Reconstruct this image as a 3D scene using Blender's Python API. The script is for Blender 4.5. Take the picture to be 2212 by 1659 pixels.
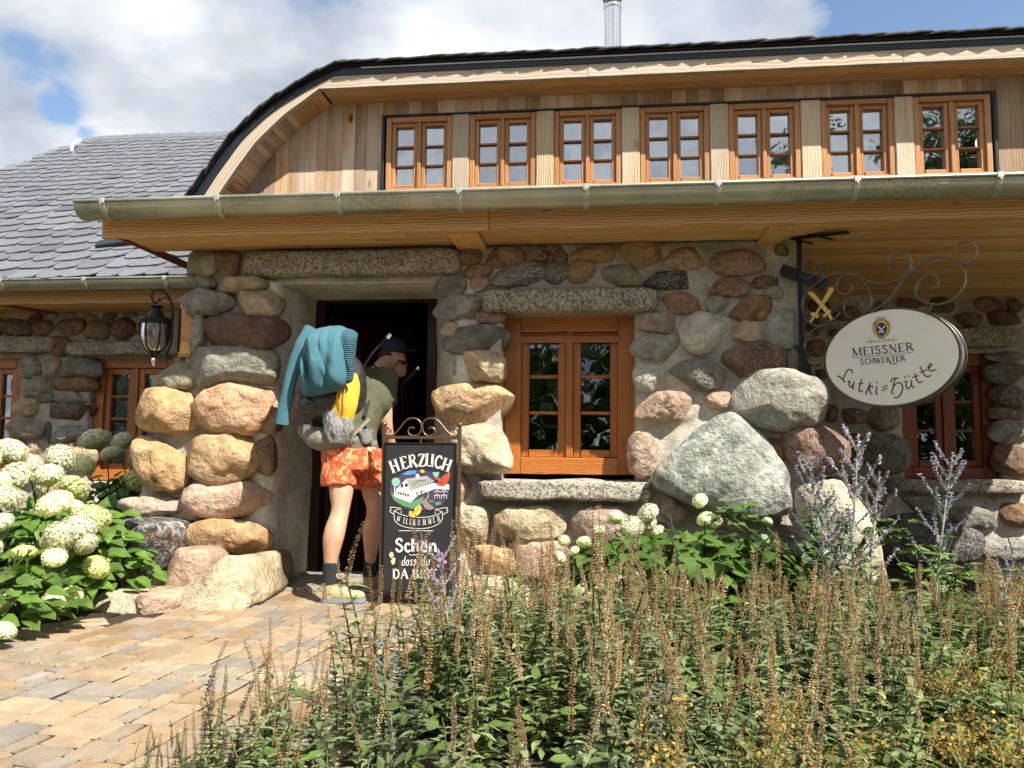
import bpy, bmesh, math, random
import numpy as np
from mathutils import Vector, Matrix, noise as mnoise

# ------------------------------------------------------------------ scene
for o in list(bpy.data.objects):
    bpy.data.objects.remove(o)
SC = bpy.context.scene
COL = SC.collection

# camera -----------------------------------------------------------------
YAW, PITCH, ROLL = math.radians(6.5), math.radians(5.0), math.radians(.57)
CAM = np.array([0., -5.15, .95])
cd = bpy.data.cameras.new('camera')
cd.sensor_width = 36; cd.lens = 36*1662/2212; cd.clip_start = .05; cd.clip_end = 500
co = bpy.data.objects.new('camera', cd); COL.objects.link(co)
RC = Matrix.Rotation(YAW, 3, 'Z') @ Matrix.Rotation(math.pi/2+PITCH, 3, 'X') @ Matrix.Rotation(ROLL, 3, 'Z')
co.matrix_world = Matrix.Translation(CAM.tolist()) @ RC.to_4x4()
SC.camera = co

# sun --------------------------------------------------------------------
SUN_AZ, SUN_EL = math.radians(50), math.radians(50)     # azimuth to the right of the facade's normal
SD = Vector((math.sin(SUN_AZ)*math.cos(SUN_EL), -math.cos(SUN_AZ)*math.cos(SUN_EL), math.sin(SUN_EL)))
sl = bpy.data.lights.new('sun', 'SUN'); sl.energy = 5.0; sl.angle = math.radians(.53); sl.color = (1, .93, .82)
so = bpy.data.objects.new('sun', sl); COL.objects.link(so)
so.rotation_euler = SD.to_track_quat('Z', 'Y').to_euler(); so.location = (6, -8, 12)

# sky --------------------------------------------------------------------
W = bpy.data.worlds.new('World'); SC.world = W; W.use_nodes = True
nt = W.node_tree; nt.nodes.clear()
def WN(t, **k):
    n = nt.nodes.new(t)
    for a, b in k.items(): setattr(n, a, b)
    return n
def wl(a, b): nt.links.new(a, b)
def wmath(op, a, b=None, c=None):
    n = WN('ShaderNodeMath', operation=op)
    for i, v in enumerate((a, b, c)):
        if v is None: continue
        if isinstance(v, (int, float)): n.inputs[i].default_value = v
        else: wl(v, n.inputs[i])
    return n.outputs[0]
sky = WN('ShaderNodeTexSky', sky_type='NISHITA'); sky.sun_disc = False
sky.sun_elevation = SUN_EL; sky.sun_rotation = math.radians(130); sky.air_density = 1.1; sky.dust_density = .6; sky.ozone_density = 1.6
bg1 = WN('ShaderNodeBackground'); bg1.inputs[1].default_value = .095
wl(sky.outputs[0], bg1.inputs[0])
tc = WN('ShaderNodeTexCoord'); sep = WN('ShaderNodeSeparateXYZ'); wl(tc.outputs['Generated'], sep.inputs[0])
zz = wmath('ADD', wmath('MAXIMUM', sep.outputs[2], 0.0), .30)
cmb = WN('ShaderNodeCombineXYZ')
wl(wmath('DIVIDE', sep.outputs[0], zz), cmb.inputs[0]); wl(wmath('DIVIDE', sep.outputs[1], zz), cmb.inputs[1])
def wnoise(scale, detail, rough, off, dist=0.):
    mp = WN('ShaderNodeMapping'); mp.inputs['Location'].default_value = off
    wl(cmb.outputs[0], mp.inputs[0])
    n = WN('ShaderNodeTexNoise'); n.inputs['Scale'].default_value = scale; n.inputs['Detail'].default_value = detail
    n.inputs['Roughness'].default_value = rough; n.inputs['Distortion'].default_value = dist
    wl(mp.outputs[0], n.inputs['Vector']); return n.outputs['Fac']
def wramp(v, stops):
    r = WN('ShaderNodeValToRGB'); e = r.color_ramp.elements
    while len(e) < len(stops): e.new(.5)
    for i, (p, c) in enumerate(stops):
        e[i].position = p; e[i].color = (c, c, c, 1) if isinstance(c, (int, float)) else (*c, 1)
    wl(v, r.inputs[0]); return r.outputs[0]
cover = wnoise(1.9, 6, .58, (3.1, 7.7, 0), .15)
# broken cumulus: cloudy all round, with gaps in the cover
def gap(d, k, amt):
    v = Vector(d).normalized()
    dp = WN('ShaderNodeVectorMath', operation='DOT_PRODUCT'); wl(tc.outputs['Generated'], dp.inputs[0]); dp.inputs[1].default_value = v
    return wmath('MULTIPLY', wmath('MAXIMUM', wmath('SUBTRACT', 1.0, wmath('MULTIPLY', wmath('SUBTRACT', 1.0, dp.outputs['Value']), k)), 0.0), amt)
def vdir(x, y): return RC @ Vector(((x-1106.)/1662., -(y-829.5)/1662., -1.))
GAPS = [(vdir(85, 150), 500, .22), (vdir(150, 245), 1700, .17), (vdir(205, 315), 3000, .17), (vdir(15, 50), 1500, .12), (vdir(2350, -90), 26, .62), (vdir(1950, 20), 700, .14), (vdir(700, -150), 60, .10)]
cv = wmath('ADD', cover, .10)
for g in GAPS: cv = wmath('SUBTRACT', cv, gap(*g))
mask = wramp(cv, [(.40, 0.), (.47, .75), (.56, 1.)])
shade = wnoise(2.0, 5, .55, (9.3, 1.2, 4), .1)
ccol = wramp(shade, [(.33, (.33, .37, .44)), (.45, (.52, .55, .61)), (.54, (.70, .715, .74)), (.64, (.95, .95, .94))])
bg2 = WN('ShaderNodeBackground'); bg2.inputs[1].default_value = .69; wl(ccol, bg2.inputs[0])
mx = WN('ShaderNodeMixShader'); wl(mask, mx.inputs[0]); wl(bg1.outputs[0], mx.inputs[1]); wl(bg2.outputs[0], mx.inputs[2])
wo = WN('ShaderNodeOutputWorld'); wl(mx.outputs[0], wo.inputs[0])

# exposure ---------------------------------------------------------------
vs = SC.view_settings; vs.view_transform = 'Standard'; vs.look = 'None'; vs.gamma = 1; vs.use_curve_mapping = False
vs.exposure = 1.0
SC.render.engine = 'CYCLES'
SC.cycles.max_bounces = 6; SC.cycles.transparent_max_bounces = 8; SC.cycles.diffuse_bounces = 3
SC.cycles.glossy_bounces = 4; SC.cycles.transmission_bounces = 6; SC.cycles.caustics_reflective = False; SC.cycles.caustics_refractive = False

# ------------------------------------------------------------------ sight lines: photo pixel (2212 px wide) -> point of a plane
RCN = np.array(RC)
def ray(x, y): return RCN @ np.array([(x-1106.)/1662., -(y-829.5)/1662., -1.])
def onY(x, y, Y):
    d = ray(x, y); return CAM + d*((Y-CAM[1])/d[1])
def onZ(x, y, Z):
    d = ray(x, y); return CAM + d*((Z-CAM[2])/d[2])
def onP(x, y, p, n):
    d = ray(x, y); return CAM + d*(np.dot(np.array(p)-CAM, n)/np.dot(d, n))
CROPS = dict(V=(0, 0, 1/1.15732), A=(0, 600, 2.9105), B=(620, 600, 2.9105), C=(1200, 600, 2.9105), D=(1800, 560, 2.9105),
             E=(0, 1050, 2.572), F=(1100, 1100, 2.572), G=(1700, 1050, 2.572), S=(1950, 570, 3.6058), T=(930, 1030, 3.32),
             H=(460, 100, 3.95), M=(680, 780, 4.1475), N=(720, 1130, 4.1475), L=(330, 700, 6.912), Q=(230, 780, 5.03))
def cv_(c, x, y):
    ox, oy, s = CROPS[c]; return ((ox+x/s)/1.15732, (oy+y/s)/1.15732)

# ------------------------------------------------------------------ object helpers
WPOS = {}
def link(o, parent=None, loc=(0, 0, 0)):
    COL.objects.link(o)
    loc = Vector([float(v) for v in loc]); WPOS[o.name] = loc
    if parent is not None:
        o.parent = parent; o.location = loc-WPOS[parent.name]
    else: o.location = loc
    return o
def tag(o, label, cat=None, group=None, kind=None):
    if label: o['label'] = label
    if cat: o['category'] = cat
    if group: o['group'] = group
    if kind: o['kind'] = kind
    return o
def empty(name, loc, label, cat, group=None):
    o = bpy.data.objects.new(name, None); o.empty_display_size = .1
    link(o, None, loc); return tag(o, label, cat, group)
def copy_tree(o, loc, rotz=0., scale=1., label=None):
    c = o.copy(); COL.objects.link(c); c.location = loc; c.rotation_euler = (0, 0, rotz)
    c.scale = (scale,)*3 if isinstance(scale, (int, float)) else scale
    WPOS[c.name] = Vector(loc)
    if label: c['label'] = label
    for ch in o.children:
        d = ch.copy(); COL.objects.link(d); d.parent = c
    return c
def mesh_obj(name, V, Fc, mat, parent=None, origin=None, smooth=False, tint=None, uv=None):
    V = np.asarray(V, float)
    if origin is None:
        mn, mxx = V.min(0), V.max(0); origin = np.array([(mn[0]+mxx[0])/2, (mn[1]+mxx[1])/2, mn[2]])
    origin = np.asarray(origin, float)
    me = bpy.data.meshes.new(name); me.from_pydata((V-origin).tolist(), [], [list(map(int, f)) for f in Fc])
    if smooth: me.polygons.foreach_set('use_smooth', [True]*len(me.polygons))
    if uv is not None:
        l = me.uv_layers.new(name='UVMap'); l.data.foreach_set('uv', np.asarray(uv, np.float32).ravel())
    if tint is not None:
        a = me.color_attributes.new('tint', 'FLOAT_COLOR', 'CORNER')
        a.data.foreach_set('color', np.asarray(tint, np.float32).ravel())
    if mat is not None: me.materials.append(mat)
    me.update()
    o = bpy.data.objects.new(name, me)
    return link(o, parent, origin)

class MB:
    """collects bevelled boxes, tubes, ribbons into one mesh, with UVs that run along each piece"""
    def __init__(s, seed=0): s.v = []; s.f = []; s.uv = []; s.t = []; s.rnd = random.Random(seed)
    def face(s, idx, uvs, t): s.f.append(idx); s.uv.extend(uvs); s.t.extend([(t, t, t, 1)]*len(idx))
    def box(s, c, size, ax=None, bev=.004, var=.12):
        c = np.asarray(c, float); h = np.asarray(size, float)/2
        A = np.eye(3) if ax is None else np.asarray(ax, float)     # rows = local axes
        b = min(bev, *(h*.45)); base = len(s.v)
        L = int(np.argmax(h)); o1, o2 = [i for i in range(3) if i != L]
        ou, ov = s.rnd.uniform(0, 40), s.rnd.uniform(0, 40); t = 1+s.rnd.uniform(-var, var)
        loc = []
        for k in range(8):
            sg = np.array([1 if k >> i & 1 else -1 for i in range(3)], float)
            for i in range(3):
                q = sg*(h-b); q[i] = sg[i]*h[i]; loc.append(q)
        for q in loc: s.v.append(c+q@A)
        def U(i):
            q = loc[i]; return (ou+q[L], ov+q[o1]+q[o2]*1.0)
        def add(ids):
            n = np.cross(loc[ids[1]]-loc[ids[0]], loc[ids[2]]-loc[ids[0]]); m = sum(loc[i] for i in ids)
            det = np.linalg.det(A)
            if np.dot(n, m)*det < 0: ids = ids[::-1]
            s.face([base+i for i in ids], [U(i) for i in ids], t)
        for i in range(3):
            a1, a2 = [k for k in range(3) if k != i]
            for sg in (0, 1):
                ks = [(sg << i) | (p << a1) | (q << a2) for p, q in ((0, 0), (1, 0), (1, 1), (0, 1))]
                add([k*3+i for k in ks])
        for i in range(3):
            a1, a2 = [k for k in range(3) if k != i]
            for p in (0, 1):
                for q in (0, 1):
                    k0 = (p << a1) | (q << a2); k1 = k0 | (1 << i)
                    add([k0*3+a1, k1*3+a1, k1*3+a2, k0*3+a2])
        for k in range(8): add([k*3, k*3+1, k*3+2])
    def beam(s, p0, p1, w, d, up=(0, 0, 1), bev=.004, var=.12):
        p0, p1 = np.asarray(p0, float), np.asarray(p1, float); x = p1-p0; L = np.linalg.norm(x); x = x/L
        z = np.asarray(up, float); z = z-x*np.dot(z, x); z /= np.linalg.norm(z); y = np.cross(z, x)
        s.box((p0+p1)/2, (L, w, d), (x, y, z), bev, var)
    def tube(s, pts, r, n=6, cap=True, var=.0):
        pts = [np.asarray(p, float) for p in pts]; rr = r if hasattr(r, '__len__') else [r]*len(pts)
        base = len(s.v); t = 1+s.rnd.uniform(-var, var)
        tang = [pts[min(i+1, len(pts)-1)]-pts[max(i-1, 0)] for i in range(len(pts))]
        ref = np.array([.13, .27, .95]); d0 = tang[0]/np.linalg.norm(tang[0])
        if abs(np.dot(ref, d0)) > .9: ref = np.array([.9, .3, .1])
        u = np.cross(d0, ref); u /= np.linalg.norm(u); Ls = 0
        for i, p in enumerate(pts):
            d = tang[i]/(np.linalg.norm(tang[i])+1e-12); u = u-d*np.dot(u, d); u /= np.linalg.norm(u); w = np.cross(d, u)
            for k in range(n):
                a = 2*math.pi*k/n; s.v.append(p+rr[i]*(math.cos(a)*u+math.sin(a)*w))
        for i in range(len(pts)-1):
            l2 = Ls+np.linalg.norm(pts[i+1]-pts[i])
            for k in range(n):
                a, b = base+i*n+k, base+i*n+(k+1) % n
                s.face([a, b, b+n, a+n], [(Ls, k*.1), (Ls, k*.1+.1), (l2, k*.1+.1), (l2, k*.1)], t)
            Ls = l2
        if cap:
            s.face([base+k for k in range(n)][::-1], [(0, 0)]*n, t)
            s.face([base+(len(pts)-1)*n+k for k in range(n)], [(0, 0)]*n, t)
    def bar(s, pts, nrm, w, d):
        """flat bar along pts: w wide across nrm, d thick"""
        pts = [np.asarray(p, float) for p in pts]; N = np.asarray(nrm, float); base = len(s.v); m = len(pts)
        for i, p in enumerate(pts):
            tn = pts[min(i+1, m-1)]-pts[max(i-1, 0)]; tn /= np.linalg.norm(tn); b = np.cross(N, tn)
            for q in ((-1, -1), (1, -1), (1, 1), (-1, 1)): s.v.append(p+N*q[0]*w/2+b*q[1]*d/2)
        for i in range(m-1):
            for k in range(4):
                a, b = base+i*4+k, base+i*4+(k+1) % 4
                s.face([a, b, b+4, a+4], [(i*.02, k*.03), (i*.02, k*.03+.03), (i*.02+.02, k*.03+.03), (i*.02+.02, k*.03)], 1)
        s.face([base+k for k in range(4)][::-1], [(0, 0)]*4, 1); s.face([base+(m-1)*4+k for k in range(4)], [(0, 0)]*4, 1)
    def prism(s, poly, n, d, var=.1):
        """polygon (3d points) extruded by d along n"""
        base = len(s.v); m = len(poly); n = np.asarray(n, float); t = 1+s.rnd.uniform(-var, var)
        P = [np.asarray(p, float) for p in poly]
        s.v += P+[p+n*d for p in P]
        nn = sum(np.cross(P[i]-P[0], P[(i+1) % m]-P[0]) for i in range(m))
        fl = np.dot(nn, n) > 0
        ou, ov = s.rnd.uniform(0, 30), s.rnd.uniform(0, 30)
        e1 = P[1]-P[0]; e1 = e1/(np.linalg.norm(e1)+1e-9); e2 = np.cross(n, e1); e2 /= np.linalg.norm(e2)+1e-9
        uvp = [(ou+float(np.dot(p-P[0], e1)), ov+float(np.dot(p-P[0], e2))) for p in P]
        b = list(range(m))
        bot, top = (b[::-1], b) if fl else (b, b[::-1])
        s.face([base+i for i in bot], [uvp[i] for i in bot], t); s.face([base+m+i for i in top], [uvp[i] for i in top], t)
        for i in range(m):
            j = (i+1) % m; q = [base+i, base+j, base+m+j, base+m+i]; u = [uvp[i], uvp[j], uvp[j], uvp[i]]
            if not fl: q, u = q[::-1], u[::-1]
            s.face(q, u, t)
    def ball(s, c, r, seg=10, rings=7, ax=None):
        base = len(s.v); c = np.asarray(c, float); r = np.asarray(r if hasattr(r, '__len__') else [r]*3, float)
        A = np.eye(3) if ax is None else np.asarray(ax, float)
        for i in range(1, rings):
            a = math.pi*i/rings
            for k in range(seg):
                b = 2*math.pi*k/seg
                s.v.append(c+(np.array([math.sin(a)*math.cos(b), math.sin(a)*math.sin(b), math.cos(a)])*r)@A)
        s.v.append(c+np.array([0, 0, r[2]])@A); s.v.append(c-np.array([0, 0, r[2]])@A); T, B = len(s.v)-2, len(s.v)-1
        for i in range(rings-2):
            for k in range(seg):
                a, b = base+i*seg+k, base+i*seg+(k+1) % seg
                s.face([a, a+seg, b+seg, b], [(0, 0)]*4, 1)
        for k in range(seg):
            s.face([T, base+k, base+(k+1) % seg], [(0, 0)]*3, 1)
            e = base+(rings-2)*seg; s.face([B, e+(k+1) % seg, e+k], [(0, 0)]*3, 1)
    def lathe(s, c, prof, n=16, ax=None):
        base = len(s.v); A = np.eye(3) if ax is None else np.asarray(ax, float); c = np.asarray(c, float)
        for r, z in prof:
            for k in range(n):
                a = 2*math.pi*k/n; s.v.append(c+np.array([r*math.cos(a), r*math.sin(a), z])@A)
        for i in range(len(prof)-1):
            for k in range(n):
                a, b = base+i*n+k, base+i*n+(k+1) % n
                s.face([a, b, b+n, a+n], [(0, 0)]*4, 1)
    def build(s, name, mat, parent=None, origin=None, smooth=False):
        return mesh_obj(name, s.v, s.f, mat, parent, origin, smooth, s.t, s.uv)

# ------------------------------------------------------------------ materials
class NT:
    def __init__(s, name):
        s.m = bpy.data.materials.new(name); s.m.use_nodes = True; s.t = s.m.node_tree
        s.b = s.t.nodes['Principled BSDF']; s.out = s.t.nodes['Material Output']
    def n(s, t, **k):
        x = s.t.nodes.new(t)
        for a, b in k.items(): setattr(x, a, b)
        return x
    def l(s, a, b): s.t.links.new(a, b)
    def val(s, sock, v):
        if isinstance(v, (int, float)): sock.default_value = v
        elif isinstance(v, tuple): sock.default_value = (*v, 1) if len(v) == 3 and sock.type == 'RGBA' else v
        else: s.l(v, sock)
    def math(s, op, a, b=0., c=None, clamp=False):
        x = s.n('ShaderNodeMath', operation=op, use_clamp=clamp); s.val(x.inputs[0], a); s.val(x.inputs[1], b)
        if c is not None: s.val(x.inputs[2], c)
        return x.outputs[0]
    def coord(s, kind='Object', scale=(1, 1, 1), rnd=True):
        t = s.n('ShaderNodeTexCoord'); mp = s.n('ShaderNodeMapping'); mp.inputs['Scale'].default_value = scale
        v = t.outputs[kind]
        if rnd:
            oi = s.n('ShaderNodeObjectInfo'); cb = s.n('ShaderNodeCombineXYZ')
            s.l(s.math('MULTIPLY', oi.outputs['Random'], 37.), cb.inputs[0]); s.l(s.math('MULTIPLY', oi.outputs['Random'], 91.), cb.inputs[1])
            ad = s.n('ShaderNodeVectorMath', operation='ADD'); s.l(v, ad.inputs[0]); s.l(cb.outputs[0], ad.inputs[1]); v = ad.outputs[0]
        s.l(v, mp.inputs[0]); return mp.outputs[0]
    def noise(s, vec, scale, detail=4, rough=.55, dist=0.):
        x = s.n('ShaderNodeTexNoise'); s.l(vec, x.inputs['Vector']); x.inputs['Scale'].default_value = scale
        x.inputs['Detail'].default_value = detail; x.inputs['Roughness'].default_value = rough; x.inputs['Distortion'].default_value = dist
        return x.outputs['Fac']
    def voro(s, vec, scale, feat='F1', out='Distance'):
        x = s.n('ShaderNodeTexVoronoi', feature=feat); s.l(vec, x.inputs['Vector']); x.inputs['Scale'].default_value = scale
        return x.outputs[out]
    def ramp(s, v, stops, interp='LINEAR'):
        r = s.n('ShaderNodeValToRGB'); e = r.color_ramp.elements; r.color_ramp.interpolation = interp
        while len(e) < len(stops): e.new(.5)
        for i, (p, c) in enumerate(stops):
            e[i].position = p; e[i].color = (c, c, c, 1) if isinstance(c, (int, float)) else (*c, 1)
        s.l(v, r.inputs[0]); return r.outputs[0]
    def mix(s, f, a, b, mode='MIX'):
        x = s.n('ShaderNodeMix', data_type='RGBA', blend_type=mode); s.val(x.inputs[0], f); s.val(x.inputs[6], a); s.val(x.inputs[7], b)
        return x.outputs[2]
    def bump(s, h, strength=.4, dist=.01, nrm=None):
        x = s.n('ShaderNodeBump'); x.inputs['Strength'].default_value = strength; x.inputs['Distance'].default_value = dist
        s.l(h, x.inputs['Height'])
        if nrm is not None: s.l(nrm, x.inputs['Normal'])
        return x.outputs[0]
    def ocol(s):
        return s.n('ShaderNodeObjectInfo').outputs['Color']
    def tint(s):
        return s.n('ShaderNodeVertexColor', layer_name='tint').outputs[0]
    def done(s, col=None, rough=.7, metal=0., nrm=None, spec=None):
        if col is not None: s.val(s.b.inputs['Base Color'], col)
        s.val(s.b.inputs['Roughness'], rough); s.b.inputs['Metallic'].default_value = metal
        if nrm is not None: s.l(nrm, s.b.inputs['Normal'])
        if spec is not None: s.b.inputs['Specular IOR Level'].default_value = spec
        return s.m

def m_plain(name, col, rough=.6, metal=0., spec=None, var=.15, scale=25., bump=0.):
    k = NT(name); v = k.coord('Object', rnd=False); n = k.noise(v, scale, 5)
    c = k.mix(1., col, k.ramp(n, [(.3, 1-var), (.7, 1+var)]), 'MULTIPLY')
    return k.done(c, rough, metal, k.bump(n, .3, bump) if bump else None, spec)

def m_stone(name='fieldstone', kind=0):
    k = NT(name); v = k.coord('Object')
    big = k.noise(v, 7, 3, .6, .4); mid = k.noise(v, 26, 4, .68); sp = k.noise(v, 150, 2, .7); sp2 = k.voro(v, 95, 'F1', 'Color')
    base = k.ocol()
    if kind == 1:      # banded gneiss
        w = k.n('ShaderNodeTexWave', wave_type='BANDS', bands_direction='Z'); k.l(v, w.inputs['Vector'])
        w.inputs['Scale'].default_value = 14; w.inputs['Distortion'].default_value = 9; w.inputs['Detail'].default_value = 4; w.inputs['Detail Scale'].default_value = 1.4
        base = k.mix(k.ramp(w.outputs['Fac'], [(.35, 0.), (.7, .75)]), base, (.035, .032, .03))
    if kind == 2:      # green boulder with pale veins
        d = k.noise(v, 5.5, 9, .72, 1.6)
        base = k.mix(k.ramp(d, [(.40, 0.), (.52, .45), (.60, 1.)]), base, (.50, .52, .46))
        base = k.mix(k.ramp(k.noise(v, 2.6, 5, .6, .5), [(.60, 0.), (.72, .5)]), base, (.48, .40, .24))
    if kind == 3:      # black, brown and white rock
        d = k.noise(v, 3.2, 4, .6, .6)
        base = k.mix(k.ramp(d, [(.42, 0.), (.5, 1.)]), (.10, .055, .035), (.040, .043, .048))
        base = k.mix(k.ramp(k.noise(v, 6, 9, .78, 1.4), [(.50, 0.), (.60, .85)]), base, (.60, .60, .58))
    c = k.mix(1., base, k.ramp(big, [(.25, .62), (.5, 1.), (.75, 1.38)]), 'MULTIPLY')
    c = k.mix(1., c, k.ramp(mid, [(.25, .66), (.5, 1.), (.75, 1.3)]), 'MULTIPLY')
    rnd = k.n('ShaderNodeObjectInfo').outputs['Random']; r2 = k.math('FRACT', k.math('MULTIPLY', rnd, 7.3)); r3 = k.math('FRACT', k.math('MULTIPLY', rnd, 17.9))
    c = k.mix(k.math('MULTIPLY_ADD', r2, .75, .12), c, k.ramp(sp, [(.34, .6), (.5, 1.), (.66, 1.38)]), 'MULTIPLY')
    vein = k.ramp(k.noise(v, 4.5, 5, .6, 2.5), [(.465, 0.), (.50, 1.), (.535, 0.)])
    c = k.mix(k.math('MULTIPLY', vein, k.math('MULTIPLY', r3, .55)), c, k.mix(.5, base, (.62, .58, .50)))
    st = k.ramp(k.noise(v, 5.5, 3, .6, .8), [(.50, 1.), (.66, .45)])
    c = k.mix(k.math('MULTIPLY', r2, .9), c, st, 'MULTIPLY')
    bw = k.n('ShaderNodeRGBToBW'); k.l(sp2, bw.inputs[0])
    c = k.mix(k.math('MULTIPLY', k.ramp(bw.outputs[0], [(.66, 0.), (.74, 1.)]), k.math('MULTIPLY', r3, .5)), c, k.mix(.55, base, (.75, .72, .66)))
    c = k.mix(k.ramp(k.noise(v, 3.1, 4, .6), [(.56, 0.), (.70, .40)]), c, (.23, .235, .19))
    h = k.math("ADD", k.math("MULTIPLY", big, 1.3), k.math('ADD', k.math('MULTIPLY', mid, .8), k.math('MULTIPLY', sp, .22)))
    return k.done(c, .82, 0, k.bump(h, .9, .034), .3)

def m_granite(name, col, dark):
    k = NT(name); v = k.coord('Object')
    sp = k.voro(v, 85, 'F1', 'Color'); bw = k.n('ShaderNodeRGBToBW'); k.l(sp, bw.inputs[0])
    n = k.noise(v, 110, 4, .7); big = k.noise(v, 5, 5, .6)
    c = k.mix(k.ramp(bw.outputs[0], [(.30, 1.), (.55, 0.)]), col, dark)
    c = k.mix(k.ramp(n, [(.55, 0.), (.68, .7)]), c, (.62, .60, .54))
    c = k.mix(1., c, k.ramp(big, [(.3, .7), (.7, 1.25)]), 'MULTIPLY')
    h = k.math('ADD', k.noise(v, 24, 6, .7), k.math('MULTIPLY', n, .35))
    return k.done(c, .85, 0, k.bump(h, .8, .02), .3)

def m_mortar(name, col):
    k = NT(name); v = k.coord('Object', rnd=False)
    big = k.noise(v, 2.2, 5, .6); n = k.noise(v, 22, 6, .7); f = k.noise(v, 180, 3, .7)
    c = k.mix(1., col, k.ramp(big, [(.3, .62), (.7, 1.28)]), 'MULTIPLY')
    c = k.mix(1., c, k.ramp(n, [(.3, .70), (.7, 1.14)]), 'MULTIPLY')
    c = k.mix(.6, c, k.ramp(f, [(.35, .6), (.65, 1.35)]), 'MULTIPLY')
    h = k.math('ADD', n, k.math('MULTIPLY', f, .5))
    return k.done(c, .92, 0, k.bump(h, .8, .02), .2)

def m_wood(name, light, dark, grey=None, rough=.6, knots=.6, ring=20., streak=.55, gloss=.3):
    """u runs along the grain (metres)"""
    k = NT(name); t = k.n('ShaderNodeTexCoord')
    def mp(sc):
        m = k.n('ShaderNodeMapping'); m.inputs['Scale'].default_value = sc; k.l(t.outputs['UV'], m.inputs[0]); return m.outputs[0]
    a = k.noise(mp((2.2, 55, 1)), 1., 6, .6, .3); fine = k.noise(mp((9, 320, 1)), 1., 3, .6)
    wv = k.n('ShaderNodeTexWave', wave_type='BANDS', bands_direction='Y'); k.l(mp((.55, 1, 1)), wv.inputs['Vector'])
    wv.inputs['Scale'].default_value = ring; wv.inputs['Distortion'].default_value = 7.; wv.inputs['Detail'].default_value = 3.; wv.inputs['Detail Scale'].default_value = .55
    big = k.noise(mp((1.1, 6, 1)), 1., 4, .6)
    g = k.math('ADD', k.math('MULTIPLY', wv.outputs['Fac'], .42), k.math('ADD', k.math('MULTIPLY', a, streak), k.math('MULTIPLY', fine, .2)))
    c = k.mix(k.ramp(g, [(.34, 1.), (.5, .45), (.66, 0.)]), light, dark)
    if grey is not None:
        c = k.mix(k.ramp(big, [(.36, 0.), (.62, grey[1])]), c, grey[0])
    if knots:
        kv = k.voro(mp((2.6, 5.2, 1)), 1.); kc = k.noise(mp((4, 9, 1)), 2., 2)
        c = k.mix(k.math('MULTIPLY', k.ramp(kv, [(.06, 1.), (.13, 0.)]), knots), c, tuple(x*.35 for x in dark))
    c = k.mix(1., c, k.tint(), 'MULTIPLY')
    return k.done(c, rough, 0, k.bump(g, .35, .004), gloss)

def m_leaf(name, col, tip=None, trans=.35, rough=.5, spec=.35):
    k = NT(name); v = k.coord('Object'); n = k.noise(v, 14, 3); oi = k.n('ShaderNodeObjectInfo')
    c = k.mix(1., col, k.ramp(n, [(.25, .60), (.75, 1.45)]), 'MULTIPLY')
    c = k.mix(1., c, k.tint(), 'MULTIPLY')
    rd = oi.outputs['Random']; c = k.mix(k.math('MULTIPLY', rd, .4), c, k.mix(1., c, (1.32, 1.18, .85), 'MULTIPLY')); c = k.mix(1., c, k.ramp(k.math('FRACT', k.math('MULTIPLY', rd, 5.7)), [(0., .72), (1., 1.25)]), 'MULTIPLY')
    if tip: c = k.mix(k.ramp(k.noise(v, 6, 2), [(.55, 0.), (.75, .8)]), c, tip)
    m = k.done(c, rough, 0, None, spec)
    tr = k.n('ShaderNodeBsdfTranslucent'); mx = k.n('ShaderNodeMixShader'); mx.inputs[0].default_value = trans
    k.val(tr.inputs[0], k.mix(1., c, (1.25, 1.35, .55), 'MULTIPLY'))
    k.l(k.b.outputs[0], mx.inputs[1]); k.l(tr.outputs[0], mx.inputs[2]); k.l(mx.outputs[0], k.out.inputs[0])
    return m

def m_glass(name, base=.10, tintc=(.9, .93, .92)):
    k = NT(name); fr = k.n('ShaderNodeFresnel'); fr.inputs[0].default_value = 1.5
    f = k.math('ADD', k.math('MULTIPLY', fr.outputs[0], 1.3), base, clamp=True)
    gl = k.n('ShaderNodeBsdfGlossy'); gl.inputs['Roughness'].default_value = .015; gl.inputs['Color'].default_value = (.95, .97, 1, 1)
    v = k.coord('Object'); k.l(k.bump(k.noise(v, 3., 2), .06, .05), gl.inputs['Normal'])
    tr = k.n('ShaderNodeBsdfTransparent'); tr.inputs[0].default_value = (*tintc, 1)
    mx = k.n('ShaderNodeMixShader'); k.l(f, mx.inputs[0]); k.l(tr.outputs[0], mx.inputs[1]); k.l(gl.outputs[0], mx.inputs[2])
    k.l(mx.outputs[0], k.out.inputs[0]); return k.m

def m_zinc(name):
    k = NT(name); v = k.coord('Object', rnd=False)
    n = k.noise(v, 3.0, 6, .65); f = k.noise(v, 70, 4, .7)
    c = k.mix(k.ramp(n, [(.35, 0.), (.65, 1.)]), (.36, .37, .31), (.50, .495, .42))
    c = k.mix(k.math('MULTIPLY', k.ramp(k.noise(v, 1.3, 3), [(.48, 0.), (.58, 1.)]), k.ramp(f, [(.45, 0.), (.6, .65)])), c, (.20, .175, .11))
    return k.done(c, k.ramp(n, [(.3, .36), (.7, .55)]), .75, k.bump(f, .12, .004))

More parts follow.
